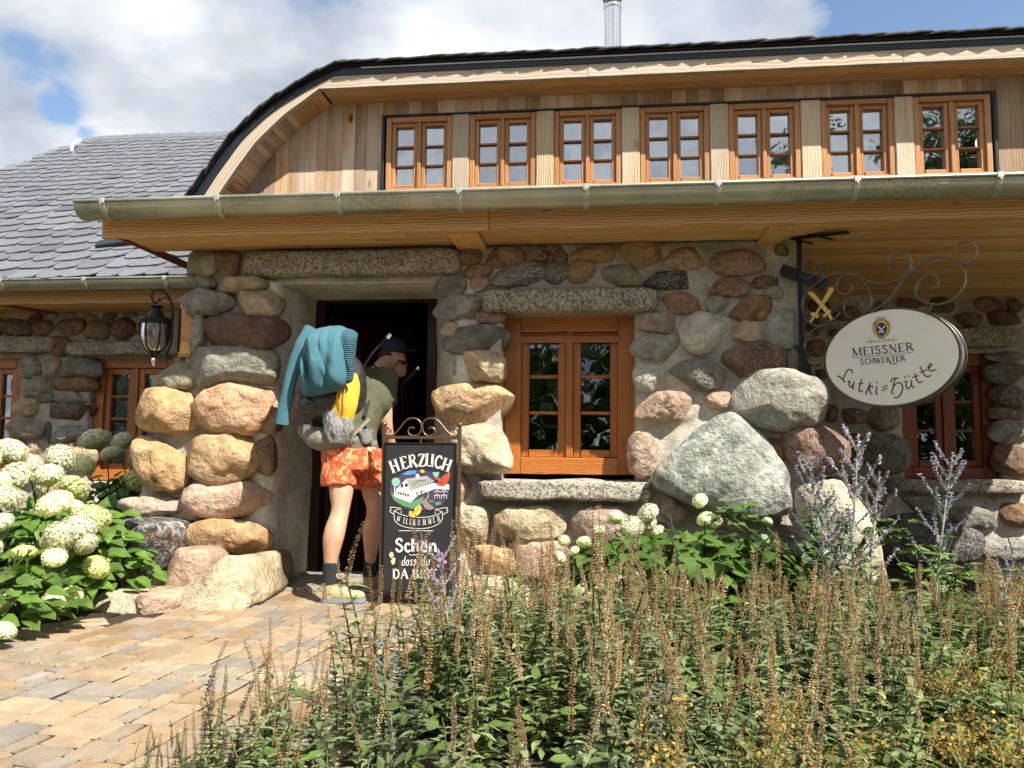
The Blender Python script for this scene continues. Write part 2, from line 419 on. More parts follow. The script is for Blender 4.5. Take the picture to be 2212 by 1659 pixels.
MAT = {}
MAT['stone'] = m_stone('fieldstone', 0); MAT['gneiss'] = m_stone('banded_gneiss', 1)
MAT['green'] = m_stone('green_boulder', 2); MAT['blackrock'] = m_stone('black_white_rock', 3)
MAT['granite'] = m_granite('granite', (.41, .365, .28), (.13, .115, .09)); MAT['granite_pale'] = m_granite('granite_pale', (.50, .46, .38), (.17, .15, .13))
MAT['mortar'] = m_mortar('mortar', (.54, .50, .43)); MAT['plaster'] = m_mortar('plaster', (.82, .78, .70))
MAT['pine'] = m_wood('new_pine', (.72, .43, .185), (.44, .215, .075), knots=.85, ring=16)
MAT['pine_soffit'] = m_wood('pine_soffit', (.76, .455, .20), (.48, .25, .09), knots=.8, ring=14)
MAT['grey_pine'] = m_wood('weathered_fascia', (.56, .46, .35), (.36, .27, .19), ((.55, .50, .43), .6), .75, knots=.35, ring=12)
MAT['clad'] = m_wood('weathered_cladding', (.55, .31, .155), (.21, .098, .045), ((.60, .50, .39), .95), .8, knots=.9, ring=18)
MAT['post'] = m_wood('weathered_post', (.60, .47, .31), (.33, .21, .11), ((.60, .54, .45), .6), .8, knots=.5, ring=18)
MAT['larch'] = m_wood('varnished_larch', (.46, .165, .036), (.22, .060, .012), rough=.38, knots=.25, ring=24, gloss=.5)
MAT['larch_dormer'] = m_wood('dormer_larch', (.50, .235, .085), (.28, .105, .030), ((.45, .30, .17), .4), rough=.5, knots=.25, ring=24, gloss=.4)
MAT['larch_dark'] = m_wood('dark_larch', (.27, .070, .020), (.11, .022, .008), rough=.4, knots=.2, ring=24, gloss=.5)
MAT['door'] = m_wood('mahogany_door', (.042, .011, .007), (.016, .005, .004), rough=.4, knots=0, ring=20, gloss=.4)
MAT['zinc'] = m_zinc('zinc'); MAT['glass'] = m_glass('window_glass', .06); MAT['glass_dormer'] = m_glass('dormer_glass', .30)
MAT['black_metal'] = m_plain('black_iron', (.018, .018, .02), .45, .6); MAT['anthracite'] = m_plain('anthracite_sheet', (.030, .036, .045), .45, .5)
MAT['bronze'] = m_plain('bronze_frame', (.20, .14, .085), .38, .85); MAT['iron'] = m_plain('forged_iron', (.10, .09, .08), .4, .8)
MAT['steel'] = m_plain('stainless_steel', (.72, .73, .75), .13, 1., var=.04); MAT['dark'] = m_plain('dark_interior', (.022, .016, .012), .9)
MAT['white'] = m_plain('white_paint', (.78, .77, .74), .5, var=.05)
# ================================================================== GROUND
def m_soil():
    k = NT('garden_soil'); v = k.coord('Object', rnd=False); n = k.noise(v, 9, 8, .7); f = k.noise(v, 70, 4, .7)
    c = k.mix(k.ramp(n, [(.3, 0.), (.7, 1.)]), (.045, .032, .020), (.10, .075, .048))
    return k.done(c, .95, 0, k.bump(k.math('ADD', n, f), .9, .04), .1)
def m_lawn():
    k = NT('lawn'); v = k.coord('Object', rnd=False); n = k.noise(v, 3, 8, .7)
    return k.done(k.mix(k.ramp(n, [(.3, 0.), (.7, 1.)]), (.02, .04, .009), (.05, .08, .02)), .9)
g = mesh_obj('ground', [(-150, -150, -.06), (150, -150, -.06), (150, 150, -.06), (-150, 150, -.06)], [(0, 1, 2, 3)], m_lawn(), origin=(0, 0, -.06))
tag(g, 'lawn and ground around the stone tavern', kind='structure')
def m_paver(rough=False):
    k = NT('rough_edging' if rough else 'concrete_paver'); v = k.coord('Object')
    n = k.noise(v, 9, 5, .6); f = k.noise(v, 190, 3, .75); m = k.noise(v, 40, 5, .7)
    c = k.mix(1., k.ocol(), k.ramp(n, [(.3, .80), (.7, 1.20)]), 'MULTIPLY')
    c = k.mix(.8, c, k.ramp(f, [(.35, .62), (.65, 1.36)]), 'MULTIPLY')
    c = k.mix(k.ramp(k.noise(v, 3, 3), [(.55, 0.), (.75, .35)]), c, (.34, .33, .31))
    h = k.math('ADD', k.math('MULTIPLY', m, 2.4 if rough else .35), k.math('MULTIPLY', f, .4))
    return k.done(c, .85, 0, k.bump(h, .8 if rough else .5, .02 if rough else .006), .25)
MAT['paver'] = m_paver(); MAT['rough'] = m_paver(True)
MAT['joint'] = m_mortar('joint_sand', (.06, .048, .033))
PR = math.radians(-5)                                     # paving runs a little off the facade
px_, py_ = np.array([math.cos(PR), math.sin(PR)]), np.array([-math.sin(PR), math.cos(PR)])
P0 = np.array([-1.27, -2.03])                             # a point on the rough band
pav = mesh_obj('paving', [(-4.2, -5.6, -.008), (-.15, -5.6, -.008), (-.15, -2.6, -.008), (-.15, 1.0, -.008), (-2.35, 1.0, -.008), (-2.75, -1.0, -.008), (-4.2, -2.5, -.008)],
               [(0, 1, 2, 3, 4, 5, 6)], MAT['joint'], origin=(-1.5, -2, -.008))
tag(pav, 'tan and grey paving leading up to the tavern door', kind='structure')
def pav_in(x, y):
    if y > .62 or x > -.35+max(0, (-1.25-y))*-.30: return False
    if y > -1.25 and x > -.42: return False
    if y > -.02 and (x < -2.2 or x > -.85): return False
    if y > -1.15 and x < -2.62-(y+1.15)*-.05: return False
    if y <= -1.15 and x < -2.82-(-1.15-y)*1.02: return False
    d = abs(x-(-1.1))+abs(y+5.15)*0
    return y > -4.0
rp = random.Random(5)
PC = [(.35, .255, .160), (.37, .275, .178), (.33, .235, .140), (.315, .25, .18), (.30, .245, .185), (.275, .24, .195), (.265, .238, .205), (.375, .285, .19), (.36, .26, .165), (.34, .25, .17), (.295, .205, .120)]
pmesh = {}
def paver_mesh(w, d, rough, k):
    key = (w, d, rough, k)
    if key in pmesh: return pmesh[key]
    rr = random.Random(w*100+d*10+k); mb = MB(k)
    W_, D_ = w*.078-.0115, d*.078-.0115
    hx, hy = W_/2, D_/2; n = 7; ring = []
    per = []
    for a, b in (((-hx, -hy), (hx, -hy)), ((hx, -hy), (hx, hy)), ((hx, hy), (-hx, hy)), ((-hx, hy), (-hx, -hy))):
        for i in range(4):
            t = i/4; j = .003 if not rough else .006
            per.append((a[0]*(1-t)+b[0]*t+rr.uniform(-j, j), a[1]*(1-t)+b[1]*t+rr.uniform(-j, j)))
    m = len(per); V = []
    for (sc, z) in ((1., -.05), (1., -.009), (1-.007/hy, 0.)):
        for x, y in per: V.append((x*sc, y*sc, z))
    Fc = [[i, (i+1) % m, m+(i+1) % m, m+i] for i in range(m)]+[[m+i, m+(i+1) % m, 2*m+(i+1) % m, 2*m+i] for i in range(m)]
    Fc.append([2*m+i for i in range(m)])
    me = bpy.data.meshes.new('paver'); me.from_pydata(V, [], Fc); me.materials.append(MAT['rough' if rough else 'paver'])
    pmesh[key] = me; return me
def put_paver(cx, cy, w, d, rough=False, z=0.):
    c = P0+px_*cx+py_*cy
    if not pav_in(*c): return
    o = bpy.data.objects.new('edging_stone' if rough else 'paver', paver_mesh(w, d, rough, rp.randrange(3)))
    link(o, pav, (c[0], c[1], z+rp.uniform(-.0025, .0025))); o.rotation_euler = (rp.uniform(-.006, .006), rp.uniform(-.006, .006), PR+rp.uniform(-.008, .008))
    col = rp.choice(PC); f = rp.uniform(.72, .98)
    if rough: col = rp.choice([(.50, .41, .28), (.48, .37, .235), (.52, .45, .33)])
    o.color = (col[0]*f, col[1]*f, col[2]*f, 1)
M_ = .078
occ = set(); SZ = [(3, 2), (3, 2), (3, 2), (2, 2), (2, 2), (2, 3), (3, 1), (1, 2), (2, 1), (2, 3)]
for j in range(-26, 40):
    if j in (0, 1):
        continue
    for i in range(-40, 26):
        if (i, j) in occ: continue
        opts = SZ[:]; rp.shuffle(opts)
        for w, d in opts+[(1, 1)]:
            cells = [(i+a, j+b) for a in range(w) for b in range(d)]
            if any(c in occ or c[1] in (0, 1) for c in cells): continue
            occ.update(cells); put_paver((i+w/2)*M_, (j+d/2)*M_, w, d); break
i = -40
while i < 26:                                             # rough split-face band across the path
    w = rp.choice((2, 3, 3)); put_paver((i+w/2)*M_, M_, w, 2, True, .004); i += w
a0, a1 = np.array([-4.1, -2.42]), np.array([-2.72, -1.12])   # edging along the hydrangea bed
for t in np.arange(.04, 1, .115):
    c = a0*(1-t)+a1*t; o = bpy.data.objects.new('edging_stone', paver_mesh(3, 2, True, 1))
    link(o, pav, (c[0], c[1], .006)); o.rotation_euler = (0, 0, math.atan2(*(a1-a0)[::-1])+rp.uniform(-.04, .04)); f = rp.uniform(.9, 1.1); o.color = (.48*f, .39*f, .27*f, 1)
fcs = mesh_obj('bounce_ground', [(-14, -10.6, -.045), (14, -10.6, -.045), (14, -4.3, -.045), (-14, -4.3, -.045)], [(0, 1, 2, 3)], m_mortar('bounce_gravel', (.46, .38, .28)), origin=(0, -7, -.045))  # unseen pale ground, added to bounce warm light onto soffit and shaded wall
tag(fcs, 'pale gravel ground added unseen behind the viewer to bounce warm light', kind='structure')
# planting beds
def bed(name, pts, label):
    V = [(x, y, -.013) for x, y in pts]; o = mesh_obj(name, V, [list(range(len(V)))], MAT['soil'], origin=(*np.mean(pts, 0), -.015))
    tag(o, label, kind='structure'); return o
MAT['soil'] = m_soil()
bed('planting_bed', [(-.33, 0.3), (-.40, -1.2), (-.62, -2.0), (-1.05, -2.9), (-1.2, -4.2), (6, -4.2), (6, 2.1), (1.2, 2.1), (1.2, .3)], 'dark soil of the flower bed in front of the window')
bed('planting_bed', [(-2.78, -1.1), (-4.15, -2.45), (-9, -2.45), (-9, 2.1), (-3.0, 2.1), (-2.7, .1)], 'dark soil of the hydrangea bed beside the path')

# ================================================================== HOUSE
HOUSE = empty('stone_house', (-.6, 1., 0), 'fieldstone tavern with slate roof, timber dormer and plastered doorway', 'house')

# ---------- stones and mortar
def superellipse(w, h, n, rot, rr, N=40):
    ph = [rr.uniform(0, 6.28) for _ in range(4)]; am = [rr.uniform(.02, .06), rr.uniform(.015, .045), rr.uniform(.01, .035), rr.uniform(.005, .02)]
    pts = []
    for i in range(N):
        a = 2*math.pi*i/N; c, s = math.cos(a), math.sin(a)
        r = 1+sum(am[k]*math.cos((k+2)*a+ph[k]) for k in range(4))
        x = math.copysign(abs(c)**(2/n), c)*w/2*r; z = math.copysign(abs(s)**(2/n), s)*h/2*r
        cr, sr = math.cos(rot), math.sin(rot); pts.append((x*cr-z*sr, x*sr+z*cr))
    return np.array(pts)
def smooth_poly(P, it=2):
    P = np.array(P, float)
    for _ in range(it):
        Q = np.roll(P, -1, 0); P = np.stack([P*.78+Q*.22, P*.22+Q*.78], 1).reshape(-1, 2)
    return P
def resample(P, N):
    d = np.r_[0, np.cumsum(np.linalg.norm(np.roll(P, -1, 0)-P, axis=1))]; Q = np.vstack([P, P[:1]])
    t = np.linspace(0, d[-1], N, endpoint=False); return np.stack([np.interp(t, d, Q[:, 0]), np.interp(t, d, Q[:, 1])], 1)
def stone_mesh(name, out, bulge, seed, mat, parent, Y, flat=2.5, back=.09, rough=1.):
    """out: outline (x,z) in world; bulges towards -Y from plane Y"""
    N = len(out); c = out.mean(0); R_ = out-c; size = math.sqrt(abs(np.ptp(out[:, 0])*np.ptp(out[:, 1])))
    K = 12; V = []; prof = [(.86, back)]+[((math.cos(a))**(2/flat), -bulge*math.sin(a)**(2/flat)) for a in np.linspace(0, math.pi/2*.93, K)]
    for s_, y in prof:
        for q in R_: V.append((q[0]*s_, y, q[1]*s_))
    V.append((0, prof[-1][1]*1.01, 0)); V = np.array(V)
    rr = random.Random(seed); off = Vector((rr.uniform(0, 90), rr.uniform(0, 90), rr.uniform(0, 90)))
    # lumps, then a few chipped flats
    D = np.zeros(len(V))
    for i, p in enumerate(V):
        q = Vector(p)
        D[i] = mnoise.noise(q*(1.6/size)+off)*.12*size+mnoise.noise(q*(4.2/size)+off*1.7)*.065*size+mnoise.noise(q*(9./size)+off*.7)*.03*size+mnoise.noise(q*30+off)*.005
    ctr = np.array([0, .02, 0]); dirv = V-ctr; dirv /= np.linalg.norm(dirv, axis=1)[:, None]+1e-9
    wgt = np.clip((-V[:, 1]/max(bulge, 1e-3))*1.2+.25, .12, 1)
    V = V+dirv*(D*wgt*(rough if name == 'stone' else .45))[:, None]
    for _ in range(rr.choice((3, 4, 5, 6)) if size < .42 else 2):
        n = np.array([rr.uniform(-1.5, 1.5), -1, rr.uniform(-1.5, 1.5)]); n /= np.linalg.norm(n)
        h = V@n; lim = h.max()*rr.uniform(.62, .88); over = np.clip(h-lim, 0, None); V = V-n*(over*.9)[:, None]
    Fc = []
    for i in range(len(prof)-1):
        for k in range(N):
            a, b = i*N+k, i*N+(k+1) % N; Fc.append((a, b, b+N, a+N))
    e = (len(prof)-1)*N
    for k in range(N): Fc.append((e+k, e+(k+1) % N, len(V)-1))
    Fc.append(list(range(N))[::-1])
    V = V+np.array([c[0], Y, c[1]])
    Fc = [tuple(f)[::-1] for f in Fc]
    return mesh_obj(name, V, Fc, mat, parent, origin=(c[0], Y, c[1]), smooth=True)
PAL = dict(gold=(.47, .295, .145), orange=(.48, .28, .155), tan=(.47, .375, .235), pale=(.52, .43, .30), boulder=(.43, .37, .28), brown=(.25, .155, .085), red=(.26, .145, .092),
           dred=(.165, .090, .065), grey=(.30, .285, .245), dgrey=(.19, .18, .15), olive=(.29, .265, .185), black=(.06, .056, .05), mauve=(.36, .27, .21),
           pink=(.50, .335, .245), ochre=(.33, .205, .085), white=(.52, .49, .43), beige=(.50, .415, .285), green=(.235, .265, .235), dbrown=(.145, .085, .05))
OUTL = {}
SEEDN = [100]
def S_(wall, key, crop, x0, y0, x1, y1, col, Y=0., rot=0., n=None, b=None, mat='stone', poly=None, name='stone', flat=None, back=.09):
    SEEDN[0] += 1; rr = random.Random(SEEDN[0])
    if poly is not None:
        pts = np.array([onY(*cv_(crop, *p), Y)[[0, 2]] for p in poly]); out = resample(smooth_poly(pts, 2), 48)
        if (out[:, 0]*np.roll(out[:, 1], -1)-np.roll(out[:, 0], -1)*out[:, 1]).sum() < 0: out = out[::-1]
    else:
        a, c = onY(*cv_(crop, x0, y0), Y), onY(*cv_(crop, x1, y1), Y); w, h = abs(c[0]-a[0])*1.15, abs(a[2]-c[2])*1.16
        out = superellipse(w, h, n or rr.uniform(2.2, 3.1), math.radians(rot), rr)+np.array([(a[0]+c[0])/2, (a[2]+c[2])/2])
    ms = min(np.ptp(out[:, 0]), np.ptp(out[:, 1]))
    o = stone_mesh(name, out, b if b is not None else min(.13, max(.035, ms*.34)), SEEDN[0], MAT[mat], wall, Y, flat or rr.uniform(2.4, 3.6), back)
    f = rr.uniform(.88, 1.12); C_ = PAL[col]; o.color = (C_[0]*f, C_[1]*f, C_[2]*f, 1)
    OUTL.setdefault(key, []).append(out); return o
def mortar_wall(name, key, x0, x1, z0, z1, Y, holes, inside=None, depth=.45, step=.022, lab=None):
    nx, nz = int((x1-x0)/step)+1, int((z1-z0)/step)+1
    X = np.linspace(x0, x1, nx); Z = np.linspace(z0, z1, nz); XX, ZZ = np.meshgrid(X, Z)
    dist = np.full(XX.shape, 1.)
    for out in OUTL.get(key, []):
        c = out.mean(0); d = out-c; th = np.arctan2(d[:, 1], d[:, 0]); r = np.hypot(d[:, 0], d[:, 1]); i = np.argsort(th)
        tt = np.r_[th[i]-2*math.pi, th[i], th[i]+2*math.pi]; rr = np.r_[r[i], r[i], r[i]]
        dx, dz = XX-c[0], ZZ-c[1]; dd = np.hypot(dx, dz)-np.interp(np.arctan2(dz, dx), tt, rr); dist = np.minimum(dist, dd)
    lift = .032*np.exp(-np.clip(dist, 0, None)/.035)
    nz_ = np.array([[mnoise.noise(Vector((x*3, z*3, 5)))*.014+mnoise.noise(Vector((x*11, z*11, 9)))*.007 for x in X] for z in Z])
    YY = Y+.030-lift+nz_
    keep = np.ones((nz-1, nx-1), bool)
    xc, zc = (X[1:]+X[:-1])/2, (Z[1:]+Z[:-1])/2
    for hx0, hx1, hz0, hz1 in holes:
        keep &= ~((xc[None] > hx0) & (xc[None] < hx1) & (zc[:, None] > hz0) & (zc[:, None] < hz1))
    if inside is not None:
        keep &= np.array([[inside(x, z) for x in xc] for z in zc])
    V = np.stack([XX, YY, ZZ], -1).reshape(-1, 3); B = V.copy(); B[:, 1] = Y+depth; n0 = len(V); V = np.vstack([V, B]); Fc = []
    for j in range(nz-1):
        for i in range(nx-1):
            if not keep[j, i]: continue
            a, b, c, d = j*nx+i, j*nx+i+1, (j+1)*nx+i+1, (j+1)*nx+i; Fc.append((a, b, c, d))
            if j == 0 or not keep[j-1, i]: Fc.append((b, a, a+n0, b+n0))
            if j == nz-2 or not keep[j+1, i]: Fc.append((d, c, c+n0, d+n0))
            if i == 0 or not keep[j, i-1]: Fc.append((a, d, d+n0, a+n0))
            if i == nx-2 or not keep[j, i+1]: Fc.append((c, b, b+n0, c+n0))
    used = sorted({i for f in Fc for i in f}); re = {u: k for k, u in enumerate(used)}
    return V[used], [tuple(re[i] for i in f) for f in Fc]

# one empty mesh per wall first, filled after its stones are known
def wall_part(name, label):
    me = bpy.data.meshes.new(name); me.materials.append(MAT['mortar']); o = bpy.data.objects.new(name, me); link(o, HOUSE, (0, 0, 0)); o['label'] = label; return o
def fill(o, VF, smooth=True):
    V, Fc = VF; o.data.from_pydata(V.tolist(), [], Fc); o.data.polygons.foreach_set('use_smooth', [True]*len(o.data.polygons)); o.data.update()
W1 = wall_part('entrance_wall', 'mortared fieldstone wall around the door and the front window')
W2 = wall_part('recessed_wall', 'shaded fieldstone wall behind the oval sign')
W3 = wall_part('side_wall', 'low fieldstone wall left of the entrance')

# --- pillar left of the door
for a in [('A', 1375, 82, 1485, 150, 'brown'), ('A', 1365, 92, 1592, 255, 'olive'), ('A', 1608, 72, 1732, 248, 'brown'), ('A', 1358, 262, 1562, 362, 'grey'),
          ('A', 1562, 283, 1935, 372, 'tan'), ('A', 1310, 385, 1672, 538, 'grey'), ('A', 1700, 378, 2050, 568, 'tan'), ('A', 1460, 558, 2062, 797, 'dred'),
          ('A', 1378, 540, 1492, 792, 'grey'), ('A', 1405, 793, 1998, 1058, 'grey'), ('A', 1003, 1108, 1442, 1388, 'gold'), ('A', 1448, 1072, 1962, 1402, 'orange'),
          ('E', 1210, 90, 1668, 402, 'gold'), ('E', 808, 488, 1168, 628, 'mauve'), ('E', 1110, 565, 1282, 648, 'beige'), ('E', 1220, 403, 1732, 602, 'pink'),
          ('E', 1205, 650, 1727, 862, 'gold'), 
          ('E', 1650, 100, 1752, 355, 'brown'), ('A', 1900, 1185, 2022, 1400, 'brown'), ('E', 1150, 490, 1250, 570, 'mauve')]:
    S_(W1, 'm', *a, Y=-.02, b=.12 if a[3]-a[1] > 330 else None)
S_(W1, 'm', 'A', 0, 0, 0, 0, 'olive', poly=[(1110, 1020), (1170, 950), (1290, 880), (1420, 862), (1452, 960), (1450, 1050), (1380, 1092), (1230, 1085), (1130, 1060)])
S_(W1, 'm', 'E', 0, 0, 0, 0, 'gold', b=.12, Y=-.03, poly=[(842, 180), (870, 110), (930, 88), (1010, 110), (1090, 165), (1195, 230), (1245, 290), (1225, 420), (1180, 470), (1060, 475), (980, 460), (900, 380), (850, 270)])
S_(W1, 'm', 'E', 0, 0, 0, 0, 'dgrey', b=.20, Y=-.30, back=.35, mat='blackrock', flat=4, poly=[(635, 690), (760, 665), (870, 622), (1000, 625), (1145, 655), (1135, 760), (1110, 880), (1040, 985), (960, 1002), (770, 1000), (690, 930), (625, 820)])
S_(W1, 'm', 'E', 0, 0, 0, 0, 'beige', b=.24, Y=-.62, back=.5, poly=[(495, 1325), (510, 1250), (590, 1160), (690, 1090), (780, 1085), (900, 1100), (1050, 1095), (1165, 1140), (1150, 1245), (1080, 1262), (850, 1265), (700, 1300), (600, 1330)])
S_(W1, 'm', 'E', 0, 0, 0, 0, 'tan', b=.26, Y=-.50, back=.45, flat=3.4, poly=[(1080, 1245), (1150, 1160), (1230, 1085), (1340, 1000), (1430, 915), (1520, 865), (1600, 900), (1660, 980), (1700, 1090), (1710, 1170), (1560, 1235), (1440, 1268), (1250, 1265)])
S_(W1, 'm', 'E', 1088, 840, 1352, 1132, 'pink', Y=-.34, b=.14, back=.35); S_(W1, 'm', 'E', 890, 1110, 1122, 1247, 'pink', Y=-.76, b=.12, back=.3); S_(W1, 'm', 'E', 1600, 865, 1768, 1132, 'tan', Y=-.16, b=.14, back=.3)
S_(W1, 'm', 'E', 760, 990, 1100, 1130, 'beige', Y=-.30, b=.12, back=.35)
# --- between door and window
for a in [('B', 1545, 65, 1692, 177, 'brown'), ('B', 1715, 55, 2012, 192, 'red'), ('B', 1558, 193, 1762, 277, 'brown'), ('B', 1620, 273, 1757, 362, 'mauve'),
          ('B', 1360, 263, 1572, 407, 'dgrey'), ('B', 1350, 408, 1697, 567, 'grey'), ('B', 1408, 613, 1542, 717, 'tan'), ('B', 1660, 528, 1872, 602, 'brown'),
          ('B', 1380, 1058, 1927, 1317, 'gold'), ('F', 85, 233, 197, 387, 'pink'), ('F', 80, 428, 312, 652, 'pale'),
          ('F', 385, 428, 772, 642, 'tan'), ('F', 850, 448, 1222, 732, 'mauve'), ('F', 170, 678, 512, 862, 'gold'), ('F', 500, 648, 832, 882, 'pink'),
          ('F', 120, 880, 620, 1130, 'pale'), ('F', 640, 930, 1000, 1150, 'tan'), ('F', 1040, 780, 1420, 1100, 'pale'), ('F', 1440, 880, 1850, 1150, 'tan'), ('F', -90, 660, 120, 950, 'tan')]:
    S_(W1, 'm', *a, Y=-.01)
S_(W1, 'm', 'B', 1450, 638, 1892, 822, 'dgrey', n=3); S_(W1, 'm', 'B', 0, 0, 0, 0, 'tan', b=.12, poly=[(1435, 925), (1520, 850), (1640, 800), (1780, 805), (1880, 860), (1896, 950), (1870, 1030), (1800, 1048), (1600, 1030), (1500, 985)])
S_(W1, 'm', 'B', 0, 0, 0, 0, 'pale', b=.13, Y=-.02, poly=[(1435, 1440), (1500, 1360), (1640, 1335), (1800, 1338), (1900, 1400), (1935, 1520), (1930, 1640), (1890, 1700), (1700, 1705), (1540, 1690), (1450, 1600)])
# --- right of the window
for a in [('C', 390, 50, 672, 167, 'dred'), ('C', 690, 45, 982, 172, 'ochre'), ('C', 1003, 35, 1317, 192, 'ochre'), ('C', 1335, 68, 1612, 217, 'ochre'), ('C', 1638, 83, 2042, 247, 'red'),
          ('C', 478, 178, 660, 312, 'dgrey'), ('C', 640, 178, 828, 308, 'ochre'), ('C', 870, 198, 1177, 332, 'olive'), ('C', 1630, 283, 1957, 402, 'brown'), ('C', 1985, 268, 2182, 352, 'dbrown'),
          ('C', 2050, 343, 2215, 422, 'olive'), ('C', 1333, 383, 1632, 527, 'red'), ('C', 1650, 403, 1797, 532, 'grey'), ('C', 1818, 423, 2147, 582, 'brown'),
          ('C', 1845, 598, 2047, 737, 'tan'), ('D', 323, 658, 572, 892, 'grey'), ('C', 1785, 768, 2182, 1002, 'dbrown'), ('C', 1640, 1108, 1822, 1227, 'pink'), ('D', 480, 930, 640, 1090, 'dgrey'),
          ('F', 1210, -40, 1390, 217, 'pink'), ('G', 548, 93, 667, 312, 'red')]:
    S_(W1, 'm', *a)
S_(W1, 'm', 'C', 93, 173, 452, 327, 'grey', mat='gneiss'); S_(W1, 'm', 'C', 1213, 233, 1597, 362, 'black', mat='gneiss')
S_(W1, 'm', 'C', 1133, 528, 1437, 672, 'mauve', rot=-6); S_(W1, 'm', 'C', 1113, 693, 1457, 867, 'grey', rot=-5)
S_(W1, 'm', 'C', 1468, 550, 1812, 812, 'white', n=2.6); S_(W1, 'm', 'C', 1130, 905, 1322, 1092, 'white'); S_(W1, 'm', 'C', 1368, 888, 1772, 1082, 'dgrey', rot=-8)
S_(W1, 'm', 'C', 0, 0, 0, 0, 'pink', b=.09, poly=[(1100, 1290), (1150, 1150), (1200, 1095), (1330, 1100), (1500, 1130), (1590, 1200), (1570, 1270), (1470, 1310), (1360, 1342), (1220, 1325)])
S_(W1, 'm', 'D', 100, 1100, 742, 1472, 'grey', b=.17, Y=-.03, n=2.4, rot=-6)
S_(W1, 'm', 'G', 685, 38, 1067, 327, 'dred', b=.13, Y=-.03, n=2.5)
S_(W1, 'm', 'V', 0, 0, 0, 0, 'green', b=.18, Y=-.05, mat='green', flat=3.6, poly=[(1410, 1035), (1440, 995), (1478, 955), (1540, 908), (1605, 888), (1648, 920), (1672, 965), (1692, 1010), (1714, 1085), (1700, 1117), (1620, 1117), (1560, 1105), (1490, 1078), (1420, 1055)])
S_(W1, 'm', 'F', 0, 0, 0, 0, 'mauve', poly=[(1395, 345), (1450, 350), (1530, 410), (1650, 480), (1640, 525), (1540, 530), (1450, 510), (1400, 440)])
S_(W1, 'm', 'G', 0, 0, 0, 0, 'pale', b=.1, poly=[(420, 1000), (450, 830), (540, 760), (640, 790), (740, 880), (820, 1000), (810, 1060), (600, 1080)])
S_(W1, 'm', 'G', 150, 560, 520, 700, 'pale')
# the stone on the corner runs round it: side stones facing right
for k, (z, h, w, c) in enumerate([(.2, .2, .4, 'tan'), (.55, .22, .42, 'dgrey'), (.9, .26, .45, 'dred'), (1.25, .24, .5, 'grey'), (1.55, .18, .4, 'dbrown'), (1.8, .16, .5, 'brown'), (2.05, .2, .42, 'dgrey'), (2.25, .12, .4, 'brown')]):
    for q in range(4):
        rr = random.Random(k*7+q); out = superellipse(w*rr.uniform(.8, 1), h, 2.5, 0, rr)
        o = stone_mesh('stone', out, .07, 900+k*5+q, MAT['stone'], W1, 0.); WPOS[o.name] = Vector((1.30, .28+q*.47, z))
        o.location = WPOS[o.name]-WPOS[W1.name]; o.rotation_euler = (0, 0, math.pi/2); o.color = (*PAL[c], 1)
# small stones packed into the remaining mortar
def pack_stones(wall, key, x0, x1, z0, z1, Y, holes, tries, ws, hs, cols, seed, gapm=.022, inside=None):
    rr = random.Random(seed); fc = []
    def prep(out):
        c = out.mean(0); d = out-c; th = np.arctan2(d[:, 1], d[:, 0]); r = np.hypot(d[:, 0], d[:, 1]); i = np.argsort(th); fc.append((c, np.r_[th[i]-2*math.pi, th[i], th[i]+2*math.pi], np.r_[r[i], r[i], r[i]], r.max()))
    for o in OUTL.get(key, []): prep(o)
    for _ in range(tries):
        w, h = rr.uniform(*ws), rr.uniform(*hs); c = np.array([rr.uniform(x0, x1), rr.uniform(z0, z1)])
        if inside is not None and not inside(c[0]-w*.3, c[1]): continue
        if any(a-w/2-.01 < c[0] < b+w/2+.01 and p-h/2-.01 < c[1] < q+h/2+.01 for a, b, p, q in holes): continue
        out = superellipse(w, h, rr.uniform(2.2, 3.2), math.radians(rr.uniform(-10, 10)), rr)+c; ok = True; pts = np.vstack([out[::2], c])
        for (cc, tt, r_, rm) in fc:
            if np.hypot(*(cc-c)) > rm+max(w, h)*.6+.03: continue
            d = pts-cc
            if (np.hypot(d[:, 0], d[:, 1]) < np.interp(np.arctan2(d[:, 1], d[:, 0]), tt, r_)+gapm).any(): ok = False; break
        if not ok: continue
        prep(out); OUTL.setdefault(key, []).append(out); SEEDN[0] += 1
        o = stone_mesh('stone', out, min(w, h)*rr.uniform(.28, .4), SEEDN[0], MAT['stone'], wall, Y, rr.uniform(2.4, 3.4)); C_ = PAL[rr.choice(cols)]; f = rr.uniform(.85, 1.1); o.color = (C_[0]*f, C_[1]*f, C_[2]*f, 1)
# openings of the entrance bay
DX0, DX1 = -2.30, -.99; DZ1 = 2.12
WX0, WX1, WZ0, WZ1 = -.66, .245, .78, 1.90
def inside_bay(x, z):
    if x < -2.5:
        lim = np.interp(z, [0, .35, .8, 1.1, 1.35, 1.6, 2.4], [-3.35, -3.30, -3.18, -3.12, -3.05, -2.93, -2.88]); return x > lim
    return True
pack_stones(W1, 'm', .45, 1.22, .02, .62, 0., [], 260, (.10, .26), (.08, .17), ['tan', 'pale', 'mauve', 'grey', 'pink'], 3)
pack_stones(W1, 'm', -.9, 1.2, .02, 2.3, 0., [(WX0-.04, WX1+.04, WZ0-.3, WZ1+.2)], 500, (.06, .13), (.05, .09), ['tan', 'brown', 'grey', 'mauve', 'dgrey'], 5)
fill(W1, mortar_wall('entrance_wall', 'm', -3.4, 1.30, -.05, 2.37, 0., [(DX0, DX1, -1, DZ1), (WX0, WX1, WZ0-.03, WZ1)], inside_bay, depth=.5))
